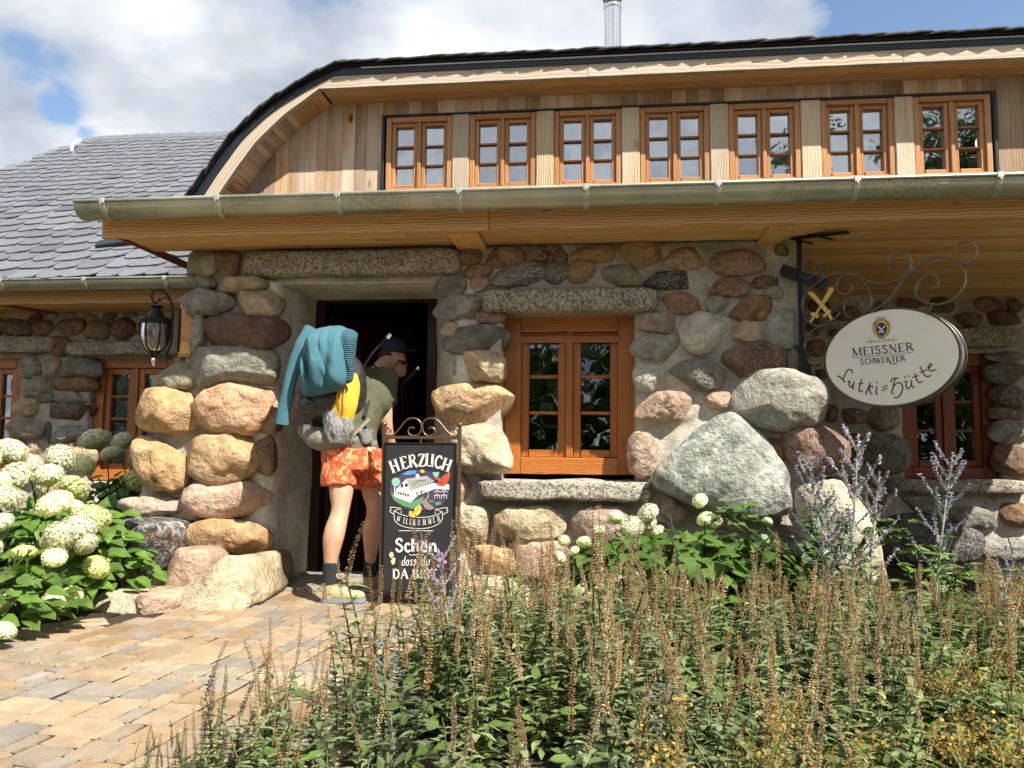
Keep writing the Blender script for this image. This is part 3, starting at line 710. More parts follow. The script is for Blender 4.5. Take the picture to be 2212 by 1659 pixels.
# --- recessed wall on the right
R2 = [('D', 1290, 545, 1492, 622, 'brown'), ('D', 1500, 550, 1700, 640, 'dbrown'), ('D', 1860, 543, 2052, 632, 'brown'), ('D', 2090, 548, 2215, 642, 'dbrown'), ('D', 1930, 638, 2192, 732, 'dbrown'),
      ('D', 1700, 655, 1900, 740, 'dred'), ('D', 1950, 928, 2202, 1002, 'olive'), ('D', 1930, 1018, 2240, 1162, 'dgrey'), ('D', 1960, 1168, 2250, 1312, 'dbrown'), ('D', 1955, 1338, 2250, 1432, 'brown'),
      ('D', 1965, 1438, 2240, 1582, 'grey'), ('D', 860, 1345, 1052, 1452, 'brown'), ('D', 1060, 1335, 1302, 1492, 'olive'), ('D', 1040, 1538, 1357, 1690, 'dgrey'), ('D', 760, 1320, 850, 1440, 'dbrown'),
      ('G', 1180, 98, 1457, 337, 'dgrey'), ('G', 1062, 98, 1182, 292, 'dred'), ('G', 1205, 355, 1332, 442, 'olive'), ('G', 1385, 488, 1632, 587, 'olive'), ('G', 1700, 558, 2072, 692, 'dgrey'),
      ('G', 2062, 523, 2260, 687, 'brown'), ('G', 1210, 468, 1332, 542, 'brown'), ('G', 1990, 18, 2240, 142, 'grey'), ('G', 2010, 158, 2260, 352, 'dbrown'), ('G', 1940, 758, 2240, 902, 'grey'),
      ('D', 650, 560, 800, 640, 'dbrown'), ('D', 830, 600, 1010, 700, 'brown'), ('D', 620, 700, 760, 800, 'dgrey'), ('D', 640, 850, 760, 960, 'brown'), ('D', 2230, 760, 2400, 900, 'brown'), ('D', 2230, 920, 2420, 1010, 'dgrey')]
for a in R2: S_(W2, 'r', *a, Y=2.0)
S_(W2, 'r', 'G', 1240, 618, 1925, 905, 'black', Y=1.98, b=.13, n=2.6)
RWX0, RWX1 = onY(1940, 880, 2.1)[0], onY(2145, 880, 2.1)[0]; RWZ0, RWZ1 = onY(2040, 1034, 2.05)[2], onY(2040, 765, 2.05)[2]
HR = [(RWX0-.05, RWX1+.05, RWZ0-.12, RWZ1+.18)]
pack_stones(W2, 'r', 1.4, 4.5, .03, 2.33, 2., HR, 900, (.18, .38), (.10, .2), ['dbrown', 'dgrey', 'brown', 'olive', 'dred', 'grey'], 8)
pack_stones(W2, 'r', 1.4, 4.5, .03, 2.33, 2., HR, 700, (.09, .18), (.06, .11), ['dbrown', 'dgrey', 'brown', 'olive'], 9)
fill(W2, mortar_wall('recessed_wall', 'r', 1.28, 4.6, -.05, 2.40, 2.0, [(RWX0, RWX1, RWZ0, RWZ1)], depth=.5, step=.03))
# --- wall left of the entrance
R3 = [('A', 18, 568, 247, 697, 'dred'), ('A', 218, 543, 317, 602, 'dbrown'), ('A', 328, 538, 422, 582, 'olive'), ('A', 453, 533, 572, 577, 'olive'), ('A', 253, 598, 402, 702, 'brown'), ('A', 418, 578, 612, 707, 'brown'),
      ('A', 618, 598, 807, 722, 'red'), ('A', 598, 533, 722, 587, 'olive'), ('A', 748, 533, 862, 592, 'dgrey'), ('A', 833, 573, 1007, 717, 'dred'), ('A', -120, 560, 12, 692, 'brown'), ('A', 870, 530, 1000, 565, 'olive'),
      ('A', 368, 713, 512, 837, 'brown'), ('A', 163, 858, 312, 1002, 'grey'), ('A', 328, 848, 442, 1002, 'mauve'), ('A', 438, 863, 722, 1002, 'dgrey'), ('A', 163, 1003, 392, 1137, 'olive'), ('A', 388, 1003, 702, 1097, 'brown'),
      ('A', 393, 1108, 672, 1182, 'grey'), ('A', 273, 1108, 385, 1182, 'dgrey'), ('A', 123, 1158, 282, 1282, 'tan'), ('A', 288, 1198, 672, 1312, 'dbrown'), ('A', 78, 1278, 312, 1437, 'mauve'), ('A', 338, 1348, 655, 1467, 'grey'),
      ('A', 308, 1328, 372, 1482, 'dgrey'), ('A', 198, 1478, 302, 1562, 'pink'), ('A', 428, 1478, 592, 1562, 'gold'), ('A', 700, 575, 830, 600, 'dgrey'), ('A', 1020, 560, 1150, 690, 'brown'), ('A', 500, 1500, 700, 1640, 'tan'), ('A', 60, 1460, 190, 1600, 'tan'),
      ('A', 300, 1580, 480, 1700, 'mauve'), ('A', 100, 1620, 290, 1760, 'grey')]
for a in R3: S_(W3, 'l', *a, Y=2.0)
LWA = (onY(*cv_('A', -260, 900), 2.1)[0], onY(*cv_('A', 205, 900), 2.1)[0]); LWB = (onY(*cv_('A', 705, 900), 2.1)[0], onY(*cv_('A', 1300, 900), 2.1)[0])
LZ1 = onY(*cv_('A', 900, 855), 2.1)[2]; LZ0 = .62
HL = [(LWA[0]-.05, LWA[1]+.05, LZ0-.05, LZ1+.2), (LWB[0]-.05, LWB[1]+.05, LZ0-.05, LZ1+.2)]
pack_stones(W3, 'l', -7.5, -3., .05, 1.2, 2., HL, 500, (.16, .34), (.10, .18), ['tan', 'mauve', 'pink', 'grey', 'brown'], 18)
pack_stones(W3, 'l', -7., -3., .9, 2.25, 2., HL, 500, (.07, .15), (.05, .10), ['dbrown', 'dgrey', 'brown', 'olive'], 19)
fill(W3, mortar_wall('side_wall', 'l', -8.6, -2.9, -.05, 2.36, 2.0, [(LWA[0], LWA[1], LZ0, LZ1), (LWB[0], LWB[1], LZ0, LZ1)], depth=.5, step=.03))
# side of the pillar facing left
mb = MB(3); mb.box((-2.86, 1.05, 1.17), (.14, 1.95, 2.4), bev=.03); mb.box((1.22, 1.25, 1.17), (.14, 1.6, 2.4), bev=.03); mb.build('return_wall', MAT['mortar'], HOUSE)

# ---------- dressed granite: lintels and sills
def granite(name, crop, x0, y0, x1, y1, Y, d0, d1, mat, wob=.012, seed=1):
    a, c = onY(*cv_(crop, x0, y0), Y+d0), onY(*cv_(crop, x1, y1), Y+d0)
    nx, ny, nz = max(8, int((c[0]-a[0])/.05)), 5, 5
    bm = bmesh.new(); bmesh.ops.create_cube(bm, size=1.); bmesh.ops.subdivide_edges(bm, edges=bm.edges[:], cuts=7, use_grid_fill=True)
    me = bpy.data.meshes.new(name); w, h = c[0]-a[0], a[2]-c[2]; dp = d1-d0
    for v in bm.verts:
        p = v.co*2; e = 10.  # rounded box
        k = (abs(p.x)**e+abs(p.y)**e+abs(p.z)**e)**(1/e); p = p/max(k, 1e-6)*1. if k > 1 else p
        q = Vector((p.x*w/2, p.y*dp/2, p.z*h/2)); o_ = Vector((seed*3.7, 1.1, seed))
        nn = mnoise.noise_vector(q*5+o_)*wob+mnoise.noise_vector(q*19+o_)*wob*.6; v.co = q+nn
    bm.to_mesh(me); bm.free(); me.polygons.foreach_set('use_smooth', [True]*len(me.polygons)); me.materials.append(MAT[mat])
    o = bpy.data.objects.new(name, me); return link(o, HOUSE, ((a[0]+c[0])/2, Y+(d0+d1)/2, (a[2]+c[2])/2))
granite('door_lintel', 'V', 514, 541, 990, 588, 0, -.10, .42, 'granite', .016, 1)
granite('window_lintel', 'V', 1041, 624, 1420, 668, 0, -.10, .2, 'granite', .01, 2)
granite('window_sill', 'V', 1030, 1036, 1408, 1085, 0, -.12, .25, 'granite_pale', .016, 3)
granite('window_lintel', 'D', 1690, 752, 2165, 890, 2., -.08, .2, 'granite', .012, 4)
granite('window_sill', 'G', 1350, 378, 2260, 480, 2., -.10, .25, 'granite', .012, 5)
granite('window_lintel', 'A', -300, 697, 370, 815, 2., -.10, .2, 'granite', .016, 6)
granite('window_lintel', 'A', 465, 738, 1330, 835, 2., -.10, .2, 'granite', .014, 7)
# ================================================================== DOORWAY
FY = .62                                                  # plane of the door frame
FX0, FX1, FZ1 = onY(683, 640, FY)[0], onY(945, 640, FY)[0], onY(800, 629, FY)[2]
def plaster_jamb(name, xf, xb, sgn):
    """rounded plaster reveal from the wall face to the door frame"""
    V = []; Fc = []; zs = np.linspace(-.02, 2.13, 60); prof = []
    for t in np.linspace(0, 1, 14):
        if t < .35:
            a = t/.35*math.pi/2; prof.append((xf+sgn*(-.10+.10*math.sin(a)), .10-.10*math.cos(a)-.02))
        else:
            q = (t-.35)/.65; prof.append((xf+(xb-xf)*q, .08+q*(FY-.06)))
    prof = [(prof[0][0]-sgn*.22, prof[0][1]+.06)]+prof
    for z in zs:
        for x, y in prof:
            w = mnoise.noise(Vector((x*4, y*4, z*2.2)))*.016+mnoise.noise(Vector((x*15, y*15, z*9)))*.006
            V.append((x+sgn*w-sgn*.03*max(0, .45-z), y-w*.7, z))
    m = len(prof)
    for j in range(len(zs)-1):
        for i in range(m-1):
            a, b = j*m+i, j*m+i+1; f = (a, b, b+m, a+m); Fc.append(f if sgn > 0 else f[::-1])
    return mesh_obj(name, V, Fc, MAT['plaster'], HOUSE, smooth=True)
plaster_jamb('door_reveal', -2.235, FX0+.005, 1); plaster_jamb('door_reveal', -1.03, FX1-.005, -1)
mb = MB(1); mb.box(((FX0+FX1)/2, .34, 2.135), (1.5, .62, .03), bev=.003); mb.build('door_reveal', MAT['plaster'], HOUSE)
mb = MB(2); mb.box((-1.62, .30, -.004), (1.40, .78, .05), bev=.008); mb.build('threshold', MAT['granite'], HOUSE)
mb = MB(4); t_ = .075
mb.box((FX0+t_/2, FY+.05, FZ1/2), (t_, .10, FZ1)); mb.box((FX1-t_/2, FY+.05, FZ1/2), (t_, .10, FZ1)); mb.box(((FX0+FX1)/2, FY+.052, FZ1-.045), (FX1-FX0, .10, .09))
mb.build('door_frame', MAT['door'], HOUSE)
# door leaf swung inwards
mb = MB(5); a = math.radians(52); dx, dy = np.array([math.cos(a), math.sin(a), 0]), np.array([-math.sin(a), math.cos(a), 0])
h0 = np.array([FX0+.08, FY+.10, .02]); ax = (dx, dy, np.array([0, 0, 1.]))
def leaf(u, z, w, h, off=0., th=.05): mb.box(h0+dx*(u+w/2)+dy*off+np.array([0, 0, z+h/2]), (w, th, h), ax, .004, .2)
leaf(0, 0, .13, 1.98); leaf(.72, 0, .13, 1.98); leaf(.13, 0, .59, .22); leaf(.13, .95, .59, .14); leaf(.13, 1.80, .59, .18)
for i in range(4): leaf(.14+i*.145, .22, .142, .74, .004, .035); leaf(.14+i*.145, 1.09, .142, .72, .004, .035)
dl = mb.build('door_leaf', MAT['door'], HOUSE)
mb = MB(6); p = h0+dx*.78-dy*.06+np.array([0, 0, 1.03]); mb.tube([p+dy*.03, p-dy*.02, p-dy*.02-dx*.11], .010, 8); mb.build('door_handle', MAT['black_metal'], dl)
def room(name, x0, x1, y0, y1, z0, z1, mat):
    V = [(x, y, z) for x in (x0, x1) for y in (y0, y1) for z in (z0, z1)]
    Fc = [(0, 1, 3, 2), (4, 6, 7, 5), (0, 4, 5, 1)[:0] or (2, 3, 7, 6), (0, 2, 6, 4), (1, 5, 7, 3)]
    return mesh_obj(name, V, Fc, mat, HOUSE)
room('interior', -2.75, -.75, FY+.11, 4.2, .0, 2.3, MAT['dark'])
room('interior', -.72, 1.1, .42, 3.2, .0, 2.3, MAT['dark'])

# ================================================================== WINDOWS
def window(name, x0, x1, z0, z1, Y, mat, fw, cw, bar, glass, rows=3, frame_d=.09, pmat=None, lab=None, split=.05):
    """outer frame with two casements of `rows` panes"""
    mb = MB(int(x0*100) & 1023); b = .005
    mb.box((x0+fw/2, Y, (z0+z1)/2), (fw, frame_d, z1-z0), bev=b); mb.box((x1-fw/2, Y, (z0+z1)/2), (fw, frame_d, z1-z0), bev=b)
    mb.box(((x0+x1)/2, Y-.003, z1-fw/2), (x1-x0-2*fw, frame_d, fw), bev=b); mb.box(((x0+x1)/2, Y-.003, z0+fw/2), (x1-x0-2*fw, frame_d, fw), bev=b)
    W_ = mb.build(name, mat, HOUSE)
    if lab: W_['label'] = lab
    ix0, ix1, iz0, iz1 = x0+fw, x1-fw, z0+fw, z1-fw; mid = (ix0+ix1)/2
    mb = MB(int(x1*77) & 1023); yc = Y+.012; cd_ = .055
    mb.box((mid, yc-.018, (iz0+iz1)/2), (split, cd_, iz1-iz0), bev=b)
    for s_, (a, c) in enumerate(((ix0, mid-split/2), (mid+split/2, ix1))):
        mb.box((a+cw/2, yc, (iz0+iz1)/2), (cw, cd_, iz1-iz0), bev=b); mb.box((c-cw/2, yc, (iz0+iz1)/2), (cw, cd_, iz1-iz0), bev=b)
        mb.box(((a+c)/2, yc+.002, iz1-cw/2), (c-a-2*cw, cd_, cw), bev=b); mb.box(((a+c)/2, yc-.002, iz0+cw/2), (c-a-2*cw, cd_+.012, cw), bev=b)
    mb.build('casement', mat, W_)
    for a, c in ((ix0+cw, mid-split/2-cw), (mid+split/2+cw, ix1-cw)):
        ph = (iz1-iz0-2*cw)/rows
        for r in range(rows):
            zb = iz0+cw+r*ph
            if r:
                mb = MB(r); mb.box(((a+c)/2, yc-.004, zb), (c-a, .034, bar), bev=.005); mb.build('glazing_bar', mat, W_)
            mb = MB(r); mb.box(((a+c)/2, yc+.006, zb+ph/2), (c-a+.004, .004, ph-.002), bev=.0005); q = mb.build('pane', glass, W_)
            q.rotation_euler = (random.Random(zb+a).uniform(-.014, .014), 0, random.Random(a-zb).uniform(-.02, .02))
    return W_
Wf = window('window', WX0, WX1, WZ0+.015, WZ1, .22, MAT['larch'], .115, .055, .022, MAT['glass'], lab='honey brown larch window with six panes beside the door')
mb = MB(8); mb.box(((WX0+WX1)/2, .19, WZ1-.165), (.70, .04, .05), bev=.006); mb.build('weather_bar', MAT['larch'], Wf)
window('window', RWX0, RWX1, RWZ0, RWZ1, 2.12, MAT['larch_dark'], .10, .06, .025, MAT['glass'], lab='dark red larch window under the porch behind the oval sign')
Wb = window('window', LWB[0], LWB[1], LZ0, LZ1, 2.12, MAT['larch'], .11, .06, .025, MAT['glass'], rows=4, lab='larch window with drawings in its panes behind the lantern')
window('window', LWA[0], LWA[1], LZ0, LZ1, 2.12, MAT['larch'], .11, .06, .025, MAT['glass'], rows=4, lab='larch window at the left edge of the photo')
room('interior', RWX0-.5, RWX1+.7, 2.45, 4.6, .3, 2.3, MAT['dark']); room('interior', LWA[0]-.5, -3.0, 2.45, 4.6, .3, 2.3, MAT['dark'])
# paper drawings in the left window: grey sheets with ink sketches
mb = MB(1); xa, xb = LWB[0]+.17, (LWB[0]+LWB[1])/2-.08
mb.box(((xa+xb)/2, 2.19, (LZ0+LZ1)/2), (xb-xa, .004, LZ1-LZ0-.3), bev=.001); pp = mb.build('paper', m_plain('grey_paper', (.26, .29, .31), .8, var=.08), Wb)
mb = MB(1); xc, xd = (LWB[0]+LWB[1])/2+.08, LWB[1]-.17
mb.box(((xc+xd)/2, 2.19, (LZ0+LZ1)/2), (xd-xc, .004, LZ1-LZ0-.3), bev=.001); mb.build('paper', MAT['white'], Wb)
ink = MB(2)
def inkline(pts, w=.006):
    P = [onY(*cv_('Q', *p), 2.184) for p in pts]; ink.bar(P, (0, 1, 0), .002, w)
for pts in ([(430, 890), (445, 840), (475, 825), (505, 845), (510, 880), (480, 890), (450, 860)], [(415, 940), (460, 920), (520, 935), (560, 905), (545, 890)], [(385, 960), (375, 1060), (400, 1070), (500, 1070), (510, 960)],
            [(400, 980), (405, 1055)], [(430, 975), (432, 1060)], [(460, 975), (462, 1060)], [(490, 970), (485, 1060)], [(360, 1080), (430, 1090), (520, 1080)], [(420, 945), (470, 950), (530, 940)],
            [(340, 1260), (360, 1210), (385, 1195), (405, 1240), (400, 1280), (350, 1300), (335, 1340), (390, 1350)], [(400, 1330), (430, 1270), (490, 1245), (545, 1270), (530, 1320), (450, 1370), (400, 1370)], [(420, 1350), (500, 1290), (540, 1285)], [(320, 1365), (370, 1350)], [(450, 1360), (520, 1350)],
            [(300, 1580), (360, 1550), (420, 1570), (470, 1555), (500, 1580)]): inkline(pts)
ink.build('ink_drawing', MAT['black_metal'], Wb)
# lit lamps behind the panes on the right
k = NT('lamp_glow'); k.b.inputs['Emission Color'].default_value = (1, .62, .25, 1); k.b.inputs['Emission Strength'].default_value = 9.; MAT['glow'] = k.m
for n_, (c, Y_) in enumerate(((('V', 2118, 305), .9), (('V', 1967, 953), 2.9), (('V', 2057, 942), 2.9))):
    p = onY(c[1], c[2], Y_); mb = MB(1); mb.ball(p, .018 if n_ else .03, 10, 8); mb.tube([p+np.array([0, 0, .015]), p+np.array([0, 0, .35])], .004, 6)
    bl = mb.build('pendant_lamp', MAT['black_metal']); mb = MB(1); mb.ball(p-np.array([0, 0, .012]), (.022, .022, .028) if n_ else (.035, .035, .05), 10, 8); mb.build('bulb', MAT['glow'], bl)
    tag(bl, ['lit pendant lamp behind the rightmost dormer window', 'small lit lamp in the left half of the window behind the oval sign', 'small lit lamp in the right half of the window behind the oval sign'][n_], 'lamp')

# ================================================================== EAVES
XR = 4.4
SOF = 2.357
def board_x(name, x0, x1, yc, zc, w, th, mat, parent=HOUSE, seed=0, var=.14, flat=True):
    mb = MB(seed); mb.box(((x0+x1)/2, yc, zc), (x1-x0, w, th) if flat else (x1-x0, th, w), bev=.004, var=var); return mb.build(name, mat, parent)
JX = onY(1057, 480, -.42)[0]
board_x('fascia_board', -3.33, JX-.0015, -.40, 2.422, .146, .045, MAT['pine'], seed=3, flat=False)
board_x('fascia_board', JX+.0015, XR, -.40, 2.422, .146, .045, MAT['pine'], seed=9, flat=False)
y = -.375; n = 0
rs = random.Random(4)
while y < 2.02:                                            # soffit boards run along the wall
    w = .118; x0 = -3.19+(y+.375)*0 if y < 0 else 1.17
    if y+w > 0.06 and x0 < 0: x0 = 1.17
    cuts = [x0]; xx = x0+rs.uniform(1.6, 3.0)
    while xx < XR-.6: cuts.append(xx); xx += rs.uniform(2, 3.2)
    cuts.append(XR)
    for q in range(len(cuts)-1): board_x('soffit_board', cuts[q]+.001, cuts[q+1]-.001, y+w/2, SOF+.012, w-.003, .02, MAT['pine_soffit'], seed=50+n, var=.2); n += 1
    y += w
for (p, q) in (((960, 500), (1042, 500)), ((1655, 478), (1722, 478))):   # cross battens under the soffit
    a, c = onY(*p, -.37), onY(*q, -.37); mb = MB(int(p[0])); mb.box(((a[0]+c[0])/2, -.165, SOF-.012), ((c[0]-a[0])*.8, .40, .022)); mb.build('cross_batten', MAT['pine'], HOUSE)
mb = MB(31); mb.beam((-3.205, -.42, SOF+.014), (-3.205, 0.9, SOF+.014), .02, .055); mb.build('edge_trim', MAT['larch_dark'], HOUSE)
# black strip under the gutter
mb = MB(1); mb.box((.55, -.45, 2.508), (XR+3.3, .075, .02)); mb.build('drip_edge', MAT['anthracite'], HOUSE)
MAT['zinc_light'] = m_plain('galvanised_strap', (.46, .46, .42), .5, .6, var=.1)
def gutter(name, x0, x1, yc, zc, r, brackets, endcap=True, lab=None):
    V = []; Fc = []; nseg = 20; xs = np.arange(x0, x1+.2, .25); prof = []
    for i in range(nseg+1):
        a = math.pi*(i/nseg); prof.append((yc-r*math.cos(a), zc-r*math.sin(a)))    # front lip -> back lip
    bead = [(yc-r-.010+.010*math.cos(b), zc+.002+.010*math.sin(b)) for b in np.linspace(math.pi*1.75, 0, 8)]
    prof = bead[::-1][:0]+[(yc-r+.011*math.cos(b)-.002, zc+.004+.011*math.sin(b)) for b in np.linspace(-math.pi*.2, math.pi*1.5, 9)]+prof
    m = len(prof); rr = random.Random(1)
    for x in xs:
        for (yy, z_) in prof: V.append((x, yy, z_))
    for j in range(len(xs)-1):
        for i in range(m-1): Fc.append((j*m+i, (j+1)*m+i, (j+1)*m+i+1, j*m+i+1))
    if endcap:
        b = len(V); V.append((x0, yc, zc)); V += [(x0, yy, z_) for (yy, z_) in prof[9:]]
        for i in range(len(prof)-10): Fc.append((b, b+1+i, b+2+i))
    o = mesh_obj(name, V, Fc, MAT['zinc'], HOUSE, smooth=True)
    sm = o.modifiers.new('solid', 'SOLIDIFY'); sm.thickness = .003; sm.offset = 0
    if lab: o['label'] = lab
    for x in [brackets[0]+.33, brackets[2]+.62, brackets[-2]-.3]:                # soldered sleeves
        mb = MB(1); mb.bar([(x, yc-(r+.0015)*math.cos(a), zc-(r+.0015)*math.sin(a)) for a in np.linspace(0, math.pi, 16)], (1, 0, 0), .05, .003); mb.build('gutter_joint', MAT['zinc'], o)
    for x in brackets:
        mb = MB(1); pts = [(x, yc-(r+.005)*math.cos(a), zc-(r+.005)*math.sin(a)) for a in np.linspace(-.12, math.pi*.95, 16)]; mb.bar(pts, (1, 0, 0), .034, .009)
        mb.box((x, yc-r-.012, zc+.0), (.036, .012, .034), bev=.003); mb.tube([(x, yc-r-.02, zc-.022), (x, yc-r-.006, zc-.022)], .006, 8)
        mb.build('gutter_bracket', MAT['zinc_light'], o)
gb = [onY(vx, 430, -.62)[0] for vx in (226, 472, 731, 992, 1266, 1551, 1850, 2158)]+[3.1]
gutter('gutter', -3.385, XR, -.545, 2.532, .092, gb, lab='mossy zinc half-round gutter above the entrance')
lg = [onY(vx, 615, 1.2)[0] for vx in (5, 185, 358)]
gutter('gutter', -9.0, -2.95, 1.26, 2.455, .085, lg+[lg[0]-.9], lab='zinc half-round gutter of the low slate roof')
board_x('fascia_board', -9, -2.9, 1.42, 2.335, .12, .045, MAT['pine'], seed=71, flat=False)
for j in range(5): board_x('soffit_board', -9, -2.9, 1.50+j*.115, 2.318, .112, .02, MAT['pine_soffit'], seed=80+j, var=.2)
a, c = onY(30, 660, 1.6), onY(75, 660, 1.6)
mb = MB(3); mb.beam((a[0]-.1, 1.44, 2.298), (a[0]+.12, 2.0, 2.298), .09, .02); mb.build('cross_batten', MAT['larch_dark'], HOUSE)
# shallow roof behind the gutter, up to the dormer wall
V = [(-3.3, -.47, 2.50), (XR, -.47, 2.50), (XR, 2.2, 3.05), (-3.3, 1.7, 2.95), (-3.3, -.47, 2.53), (XR, -.47, 2.53), (XR, 2.2, 3.08), (-3.3, 1.7, 2.98)]
mesh_obj('porch_roof', V, [(0, 3, 2, 1), (4, 5, 6, 7), (0, 1, 5, 4), (1, 2, 6, 5), (2, 3, 7, 6), (3, 0, 4, 7)], MAT['anthracite'], HOUSE)
# dark flashing where the porch meets the low roof
p = [onY(*cv_('V', *q), .9) for q in ((215, 537), (262, 528), (330, 526))]

# ================================================================== DORMER
YF, YW = .07, .35
def hz(pts): return [onY(*cv_('H', *p), YF) for p in pts]
inner = hz([(290, 1610), (360, 1495), (450, 1360), (560, 1200), (700, 1010), (840, 875), (1000, 720), (1160, 610), (1330, 510)])
outer = hz([(150, 1610), (220, 1505), (330, 1330), (470, 1140), (590, 970), (730, 840), (870, 710), (1060, 590), (1250, 475), (1480, 355)])
metal = hz([(60, 1610), (130, 1500), (250, 1325), (390, 1120), (520, 945), (680, 800), (840, 660), (1040, 530), (1250, 410), (1560, 300)])
top_ = hz([(0, 1610), (60, 1510), (140, 1420), (250, 1270), (350, 1130), (450, 1005), (540, 880), (640, 800), (830, 630), (950, 540), (1190, 390), (1450, 240), (1590, 195)])
ZI, ZO, ZM, ZT = 3.578, 3.668, 3.725, 3.785
inner[-1][2] = ZI; outer[-1][2] = ZO; metal[-1][2] = ZM; top_[-1][2] = ZT
def _x(L, z): return L+[np.array([XR, YF, z])]
def curve_resample(P, N):
    P = np.array(P); d = np.r_[0, np.cumsum(np.linalg.norm(np.diff(P, axis=0), axis=1))]; t = np.linspace(0, d[-1], N)
    Q = np.stack([np.interp(t, d, P[:, k]) for k in range(3)], 1)
    for _ in range(2): Q[1:-1] = Q[1:-1]*.5+(Q[:-2]+Q[2:])*.25
    return Q
NC = 26
cin, cou, cme, cto = [curve_resample(L, NC) for L in (inner, outer, metal, top_)]
cto = cme*.55+cto*.45
def strip(name, lo, hi, y0, y1, mat, x_end, zlo, zhi, seed, pieces=None):
    """front band between two curves, then the straight run"""
    mb = MB(seed); m = len(lo)
    poly_lo = [np.array([p[0], y0, p[2]]) for p in lo]; poly_hi = [np.array([p[0], y0, p[2]]) for p in hi]
    base = len(mb.v); L = 0
    for i in range(m):
        mb.v += [poly_lo[i], poly_hi[i], poly_hi[i]+np.array([0, y1-y0, 0]), poly_lo[i]+np.array([0, y1-y0, 0])]
    for i in range(m-1):
        d = np.linalg.norm(poly_lo[i+1]-poly_lo[i]); a = base+i*4
        for k in range(4):
            b = (k+1) % 4; mb.face([a+k, a+k+4, a+b+4, a+b], [(L, k*.1), (L+d, k*.1), (L+d, k*.1+.1), (L, k*.1+.1)], 1.)
        L += d
    mb.face([base, base+1, base+2, base+3], [(0, 0)]*4, 1); e = base+(m-1)*4; mb.face([e+3, e+2, e+1, e], [(0, 0)]*4, 1)
    mb.build(name, mat, HOUSE)
    x0l, x0h = lo[-1][0], hi[-1][0]
    cuts = pieces or [x_end]; prev = None
    for q, xe in enumerate(cuts):
        mb = MB(seed+q+1)
        xs = (x0l+.002, x0h+.002) if prev is None else (prev+.003, prev+.003)
        zl = lo[-1][2]; zh = hi[-1][2]
        mb.prism([(xs[0], y0, zl), (xe, y0, zl), (xe, y0, zh), (xs[1], y0, zh)], (0, 1, 0), y1-y0); mb.build(name, mat, HOUSE); prev = xe
strip('dormer_fascia', cin, cou, YF, YF+.045, MAT['grey_pine'], XR, ZI, ZO, 7, [onY(1270, 140, YF)[0], onY(1950, 120, YF)[0], XR])
strip('dormer_drip_sheet', cou, cme, YF-.012, YF+.03, MAT['anthracite'], XR, ZO, ZM, 17)
strip('dormer_roof_edge', cme, cto, YF-.03, YF+.35, MAT['black_metal'], XR, ZM, ZT, 27)
mb = MB(5); mb.beam((-1.72, YF-.016, ZM-.012), (XR, YF-.016, ZM-.012), .006, .012); mb.build('vent_mesh', MAT['zinc'], HOUSE)
# roof skin behind the edge, rising to the back
V = []; Fc = []; edge = [np.array([p[0], YF, p[2]]) for p in cto]+[np.array([XR, YF, cto[-1][2]])]
for p in edge: V += [p+np.array([0, .01, -.012]), p+np.array([.15, 3.0, .55])]
for i in range(len(edge)-1): Fc.append((2*i, 2*i+2, 2*i+3, 2*i+1))
roofD = mesh_obj('dormer_roof', V, Fc, MAT['anthracite'], HOUSE); sm = roofD.modifiers.new('solid', 'SOLIDIFY'); sm.thickness = .03
roofD['label'] = 'slate roof sweeping down over the dormer'
# slates along the dormer edge
def m_slate():
    k = NT('slate'); v = k.coord('Object'); n = k.noise(v, 8, 5, .6); f = k.noise(v, 60, 4, .7)
    c = k.mix(1., k.ocol(), k.ramp(n, [(.3, .82), (.7, 1.16)]), 'MULTIPLY')
    c = k.mix(.4, c, k.ramp(f, [(.3, .75), (.7, 1.25)]), 'MULTIPLY')
    return k.done(c, .55, 0, k.bump(k.math('ADD', n, k.math('MULTIPLY', f, .4)), .3, .006), .4)
MAT['slate'] = m_slate()
def slate_mesh(k):
    rr = random.Random(k); P = [(-.5, .62), (.52, .62), (.54, .0), (.50, -.22), (.40, -.40), (.25, -.50), (.0, -.52), (-.30, -.50), (-.46, -.46), (-.52, -.34)]
    P = [(x+rr.uniform(-.035, .035), y+rr.uniform(-.035, .035)) for x, y in P]
    V = [(x, y, .0) for x, y in P]+[(x*.995, y*.995, 1.) for x, y in P]; m = len(P)
    Fc = [list(range(m))[::-1] if True else 0, [m+i for i in range(m)]]+[[i, (i+1) % m, m+(i+1) % m, m+i] for i in range(m)]
    Fc[0] = list(range(m)); Fc[1] = Fc[1][::-1]; Fc = [f[::-1] for f in Fc]
    me = bpy.data.meshes.new('slate'); me.from_pydata(V, [], Fc); me.materials.append(MAT['slate']); return me
SLM = [slate_mesh(k) for k in range(5)]
def slate(parent, p, ex, ey, w, h, th, col, rr):
    ex = np.array(ex); ey = np.array(ey); ez = np.cross(ex, ey); o = bpy.data.objects.new('slate', rr.choice(SLM))
    M = Matrix(((ex[0]*w, ey[0]*h, ez[0]*th), (ex[1]*w, ey[1]*h, ez[1]*th), (ex[2]*w, ey[2]*h, ez[2]*th)))
    link(o, parent, p); L_ = o.location.copy(); o.matrix_local = Matrix.Translation(L_) @ M.to_4x4(); o.color = (*col, 1); return o
rs = random.Random(9)
path = [p for p in edge]; acc = 0
P_ = np.array(path); dd = np.r_[0, np.cumsum(np.linalg.norm(np.diff(P_, axis=0), axis=1))]
t = .05
